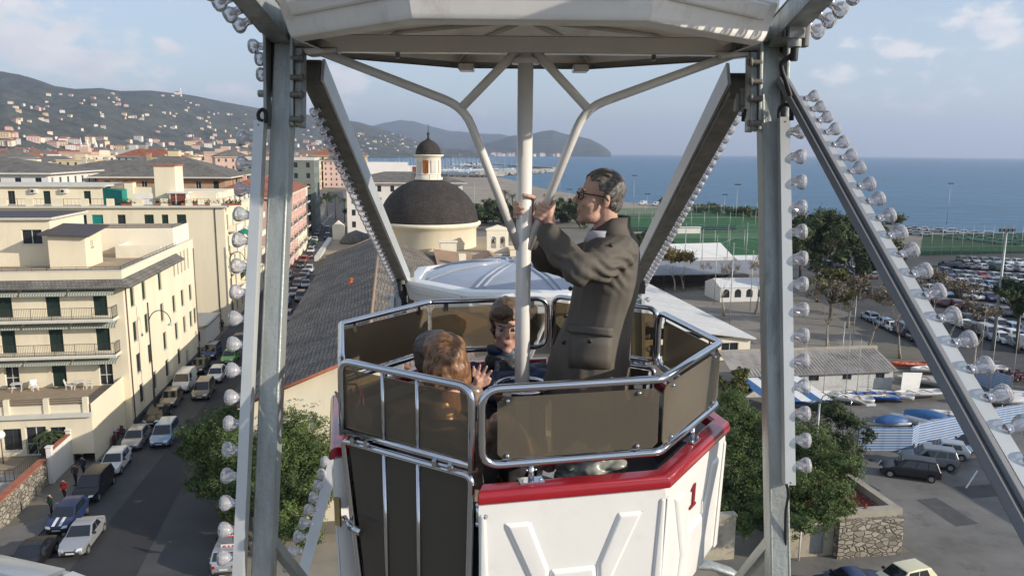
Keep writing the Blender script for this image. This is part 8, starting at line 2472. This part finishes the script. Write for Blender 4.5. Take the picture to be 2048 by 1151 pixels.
def coat_folds(co):
    b_ = fold(5, 5, 3, .013)(co)
    arm = max(0, 1 - abs(co.z - S(1170, 540, 3.3).z) / .13) * max(0, 1 - abs(co.y - 3.25) / .14)
    return b_ + arm * .009 * math.sin((co.x * .8 + co.z * 1.3) * 95 + 4 * mn.noise(co * 9)) + .005 * math.sin(co.x * 60 + 5 * mn.noise(co * 4)) * max(0, min(1, (H - .75 - co.z) / .3)) - .25 * 0


ct = put(melt(mb, .0068, 2, coat_folds), 'coat', [coat], man, base)
mb = MB()
loft(mb, [(S(1226, 484, 3.53), .118, .145, .1), (S(1223, 466, 3.53), .103, .112, .1), (S(1221, 450, 3.53), .092, .095, .1), (S(1222, 432, 3.53), .088, .092, .1), (S(1222, 436, 3.53), .078, .082, .1), (S(1222, 470, 3.53), .075, .08, .1)], 28)
mb.v = [(x, y, z - .062 * max(0, min(1, (S(1218, 470, 3.53).x - x) / .08))) for x, y, z in mb.v]; mb.v = [tuple(Vector(v) - base) for v in mb.v]; mb.build('collar', [coat], ct)
mb = MB(); loft(mb, [(S(1200, 482, 3.50), .075, .080), (S(1203, 466, 3.50), .064, .066), (S(1206, 459, 3.50), .060, .062), (S(1206, 466, 3.50), .05, .05)], 24); mb.v = [tuple(Vector(v) - base) for v in mb.v]; mb.build('shirt_collar', [M('pale_lilac_shirt', (.55, .54, .62), .8)], man)
# pocket with flap, seams, buttons, watch
front = 3.53
def on_coat(px, py, off=.0):
    p = S(px, py, 3.30); d = (p - Vector((0, 0, H))).normalized(); inv = ct.location
    ok, loc, nrm, _ = ct.ray_cast(Vector((0, 0, H)) - base, d); return (loc + nrm * off) if ok else (p - base)


bpy.context.view_layer.update()
def patch(pxs, off, name, th=.006, mat=coat, nx=8, ny=3):
    (x0, y0), (x1, y1), (x2, y2), (x3, y3) = pxs; mb = MB(); g = []
    for j in range(ny + 1):
        for i in range(nx + 1):
            u, v = i / nx, j / ny; a_ = (x0 * (1 - u) + x1 * u, y0 * (1 - u) + y1 * u); b_ = (x3 * (1 - u) + x2 * u, y3 * (1 - u) + y2 * u); e = on_coat(a_[0] * (1 - v) + b_[0] * v, a_[1] * (1 - v) + b_[1] * v, off); g.append(e)
    mb.add(g, [(j * (nx + 1) + i, j * (nx + 1) + i + 1, (j + 1) * (nx + 1) + i + 1, (j + 1) * (nx + 1) + i) for j in range(ny) for i in range(nx)], 0, True); o = mb.build(name, [mat], ct); m = o.modifiers.new('s', 'SOLIDIFY'); m.thickness = th; m.offset = 0; return o


patch([(1137, 649), (1224, 655), (1224, 672), (1136, 664)], .010, 'pocket_flap', .008); patch([(1142, 665), (1224, 672), (1220, 738), (1138, 734)], .004, 'pocket', .005)
for px, py in ((1141, 577), (1131, 631), (1129, 685), (1180, 682), (1221, 492)):
    mb = MB(); mb.sph(on_coat(px, py, .004), (.010, .006, .010)); mb.build('button', [M('dark_horn_button', (.02, .017, .015), .3)], ct)
mb = MB()
w = Vector(S(1099, 462, 3.34)) - base; d = (Vector(S(1092, 448, 3.36)) - Vector(S(1102, 470, 3.33))).normalized(); x_ = d.cross(Vector((0, 1, 0))).normalized(); y_ = d.cross(x_)
mb.tube([w + (x_ * math.cos(R(30 * k)) + y_ * math.sin(R(30 * k))) * .030 for k in range(12)], .0065, 0, 6, True); mb.cyl(w - Vector((.0, .030, 0)), w - Vector((0, .042, 0)), .020, 0, 18); mb.cyl(w - Vector((0, .042, 0)), w - Vector((0, .044, 0)), .016, 1, 18); mb.build('wristwatch', [M('dark_watch', (.03, .03, .035), .25, .6), M('watch_dial', (.10, .11, .12), .1)], man)
mb = MB()
for y in (-1, 1):
    limb(mb, [(.40, 3.53 + y * .09, H - .97, .10), (.385, 3.53 + y * .11, FH + .48, .078), (.41, 3.53 + y * .12, FH + .08, .066)])
put(melt(mb, .009, 2), 'trousers', [M('dark_trousers', (.03, .03, .035), .8)], man, base)
mb = MB()
for y in (-1, 1): limb(mb, [(.42, 3.53 + y * .12, FH + .05, .052), (.34, 3.53 + y * .13, FH + .045, .048), (.26, 3.53 + y * .13, FH + .04, .04)])
put(melt(mb, .008, 2), 'shoes', [M('black_leather', (.02, .018, .016), .35)], man, base)


# ---- seated riders
def seated(label, hpx, hpy, Y, yaw, pitch, cloth, hmat, keep, lumps, sk, arms, facing, s=.97, trous=None, width=.20, grow=.012, scarf=None, sw=1.0):
    """facing: unit vector the lap points to"""
    f = Vector((*facing, 0)).normalized(); sd_ = Vector((-f.y, f.x, 0)); ho = S(hpx, hpy, Y)
    RI = Matrix.Rotation(yaw, 3, 'Z') @ Matrix.Rotation(pitch, 3, 'Y'); seat = Vector((ho.x, ho.y, 0)) - f * .05; sz = H - 1.40; b_ = Vector((seat.x, seat.y, FH)); t = thing('person', label, 'person', b_)
    sh = ho.z - .245
    def tors(mb, g):
        loft(mb, ([(Vector((seat.x + f.x * .03, seat.y + f.y * .03, sh + .115)), .052 + g, .056 + g)] if g > 0 else []) + [(Vector((seat.x, seat.y, sh + .045)), .06 + g, .07 + g), (Vector((seat.x, seat.y, sh)), .08 + g, (width - .05) + g), (Vector((seat.x, seat.y, sh - .05)), .10 + g, width - .01 + g), (Vector((seat.x, seat.y, sh - .22)), .11 + g, width - .03 + g), (Vector((seat.x, seat.y, sz - .02)), .13 + g, width - .03 + g)], 20)
    rz = math.atan2(f.y, f.x)
    def turn(mb, i0):
        for i in range(i0, len(mb.v)):
            v = Vector(mb.v[i]) - seat; v = Matrix.Rotation(rz, 3, 'Z') @ Vector((v.x, v.y, 0)) + Vector((0, 0, v.z)); mb.v[i] = tuple(v + seat)
    mb = MB(); head(mb, ho, RI, s); i0 = len(mb.v); tors(mb, -.02); turn(mb, i0)
    for y in (-1, 1):
        hip = seat + sd_ * y * .09; kn = hip + f * .42
        limb(mb, [(hip.x, hip.y, sz, .08), (kn.x, kn.y, sz + .03, .06)]); limb(mb, [(kn.x, kn.y, sz + .03, .06), (kn.x, kn.y, FH + .08, .045)]); limb(mb, [(kn.x, kn.y, FH + .05, .04), (kn.x + f.x * .15, kn.y + f.y * .15, FH + .035, .035)])
    for sgn, el, wr, hd, spread in arms:
        p = seat + sd_ * sgn * (width - .02); limb(mb, [(p.x, p.y, sh - .03, .045), (*el, .04), (*wr, .027)])
        wr, hd = Vector(wr), Vector(hd); d = (hd - wr).normalized(); n_ = d.cross(Vector((0, 1, .2))).normalized(); pc = wr.lerp(hd, .45); mb.tube([wr, pc, wr.lerp(hd, .6)], [.024, .032, .030], 0, 10, flat=.6)
        for i, (l_, o_) in enumerate([(.062, -.027), (.074, -.009), (.070, .009), (.056, .027)]):
            q = wr.lerp(hd, .55) + n_ * o_; e = (d + n_ * o_ * spread * 8).normalized(); mb.tube([q, q + e * l_ * .5, q + e * l_ + Vector((0, -.008, -.004))], [.009, .0085, .007], 0, 8); mb.sph(q + e * l_ + Vector((0, -.008, -.004)), .007, 0, 8, 6)
        q = wr.lerp(hd, .2) - n_ * .022; mb.tube([q, q - n_ * .026 + d * .025, q - n_ * .030 + d * .052], [.012, .011, .008], 0, 8)
    put(melt(mb, .006, 2), 'body', [sk], t, b_)
    mb = MB(); tors(mb, .022); turn(mb, 0)
    for sgn, el, wr, hd, sp in arms: p = seat + sd_ * sgn * (width - .02); limb(mb, [(p.x, p.y, sh - .035, .072 * sw), (*el, .062 * sw), (*(Vector(el).lerp(Vector(wr), .88)), .046 * sw)])
    put(melt(mb, .008, 2, fold(6, 6, 14, .014)), 'jacket', [cloth], t, b_)
    mb = MB()
    for y in (-1, 1): hip = seat + sd_ * y * .09; kn = hip + f * .42; limb(mb, [(hip.x, hip.y, sz, .095), (kn.x, kn.y, sz + .03, .075), (kn.x, kn.y, FH + .09, .06)])
    put(melt(mb, .009, 2, fold(8, 8, 8, .006)), 'trousers', [trous or M('dark_trousers', (.03, .03, .035), .8)], t, b_)
    hair(t, b_, ho, RI, keep, hmat, s, grow, lumps, amp=.004); eyes(t, b_, ho, RI, s)
    if scarf:
        mb = MB(); c = Vector((ho.x, ho.y, 0)); mb.tube([c + Vector((.085 * math.cos(R(30 * k)), .075 * math.sin(R(30 * k)), sh + .055 + .012 * math.sin(k))) for k in range(12)], .036, 0, 10, True); limb(mb, [(c.x - .03, c.y - .10, sh + .03, .036), (c.x - .035, c.y - .14, sh - .12, .034), (c.x - .03, c.y - .15, sh - .27, .03)]); limb(mb, [(c.x + .03, c.y - .10, sh + .03, .034), (c.x + .03, c.y - .14, sh - .2, .03)])
        put(melt(mb, .006, 1, fold(25, 25, 12, .008)), 'scarf', [scarf], t, b_)
    return t, ho, b_


brown = hair_mat('brown_hair', (.07, .042, .026), (.19, .12, .07)); auburn = hair_mat('auburn_hair', (.085, .038, .018), (.30, .155, .075), (14, 60, 9)); darkg = hair_mat('ash_brown_hair', (.05, .045, .04), (.12, .11, .10))
scarf_m = M('black_white_scarf', (.05, .05, .055), .9, 0, .3, 20, flecks=((.42, .42, .42), 16, .8))
seated('seated woman with short brown hair, navy coat and patterned scarf, behind the pole', 1014, 651, 4.00, R(92), R(-8), M('navy_coat', (.012, .03, .075), .5, 0, .2, 6), brown,
       lambda c: (c.z > .060 and c.x > -.098) or (c.x > -.028 and c.z > -.02) or (c.x > .0 and c.z > -.085) or (c.z > .045 and c.x > -.1 and c.y > .0), [((.02, 0, -.02), (.085, .082, .07)), ((-.045, .02, .088), (.052, .062, .034))], skin_l,
       [(1, S(985, 770, 3.75), S(1000, 800, 3.55), S(1004, 780, 3.50), 1), (-1, S(1100, 760, 3.85), S(1080, 800, 3.6), S(1065, 795, 3.55), 1)], (0, -1), width=.20, scarf=scarf_m, s=1.07)
tau = M('metallic_taupe_quilting', (.30, .23, .19), .28, .35, .15, 5, bump=.3, bs=14)
seated('woman with wavy auburn hair and shiny taupe jacket, seen from behind over the door', 889, 728, 3.06, R(-70), R(4), tau, auburn,
       lambda c: c.x > -.03 or c.z > .05, [((.035, 0, -.005), (.100, .100, .098)), ((.0, .0, .075), (.09, .092, .06)), ((.05, .05, -.05), (.06, .052, .045)), ((.05, -.045, -.055), (.06, .055, .045))], skin_l,
       [(-1, S(1005, 850, 2.90), S(1080, 925, 2.98), S(1104, 918, 3.0), 1), (1, S(905, 850, 3.35), S(950, 775, 3.40), S(962, 742, 3.40), 1.2)], (.30, 1), width=.185, grow=.012)
seated('partly hidden rider with ash brown hair, resting a dark sleeved arm on the left side', 878, 718, 3.45, R(175), R(0), M('charcoal_brown_coat', (.055, .045, .045), .8, 0, .3, 8), darkg,
       lambda c: c.x > -.04 or c.z > .06, [((.03, 0, 0), (.09, .085, .085))], skin, [(1, S(740, 850, 3.10), S(697, 822, 3.02), S(691, 790, 3.02), .6), (-1, S(800, 830, 3.6), S(760, 860, 3.4), S(750, 850, 3.35), 1)], (.9, -.2), width=.18)
# silvery jacket on the front bench, purse
t = thing('folded_jacket', 'pale silver-grey quilted jacket bundled on the bench behind the front rail', 'jacket', S(1180, 935, 2.98)); mb = MB(); c = Vector(t.location)
for px, py, Y, r in ((1135, 925, 2.98, .07), (1165, 915, 3.0, .09), (1195, 918, 2.98, .085), (1225, 932, 2.96, .065), (1180, 950, 2.95, .09), (1150, 960, 2.98, .09), (1215, 960, 2.98, .08)): mb.sph(S(px, py, Y), (r, r * .9, r * .62))
put(melt(mb, .007, 1, fold(14, 14, 22, .02)), 'quilted_cloth', [M('silver_grey_quilting', (.36, .37, .33), .35, .2, .15, 9)], t, c)
t = thing('red_handbag', 'small red handbag beside the left door post', 'bag', S(703, 800, 3.1)); mb = MB(); mb.box((-.045, -.03, -.09), (.045, .03, .03)); mb.build('pouch', [M('red_leather', (.35, .015, .015), .4)], t, bevel=.015); mb = MB(); mb.tube([(-.03, 0, .03), (-.02, 0, .07), (.02, 0, .07), (.03, 0, .03)], .006); mb.build('strap', [M('red_leather', (.35, .015, .015), .4)], t)


# ---------------------------------------------------------------- tell look-alikes apart by their order across the view
_g = {}
for o in COL.objects:
    if o.parent is None and o.get('category') and not any(w in o.name for w in ('villa', 'shore_house', 'yacht')): _g.setdefault(o['label'], []).append(o)
for lb, os_ in _g.items():
    if len(os_) > 1:
        os_.sort(key=lambda o: math.atan2(o.location.x, o.location.y))
        for i, o in enumerate(os_):
            n = i + 1; o['label'] = f"{lb}, {n}{'th' if 10 < n % 100 < 14 else {1: 'st', 2: 'nd', 3: 'rd'}.get(n % 10, 'th')} from left"
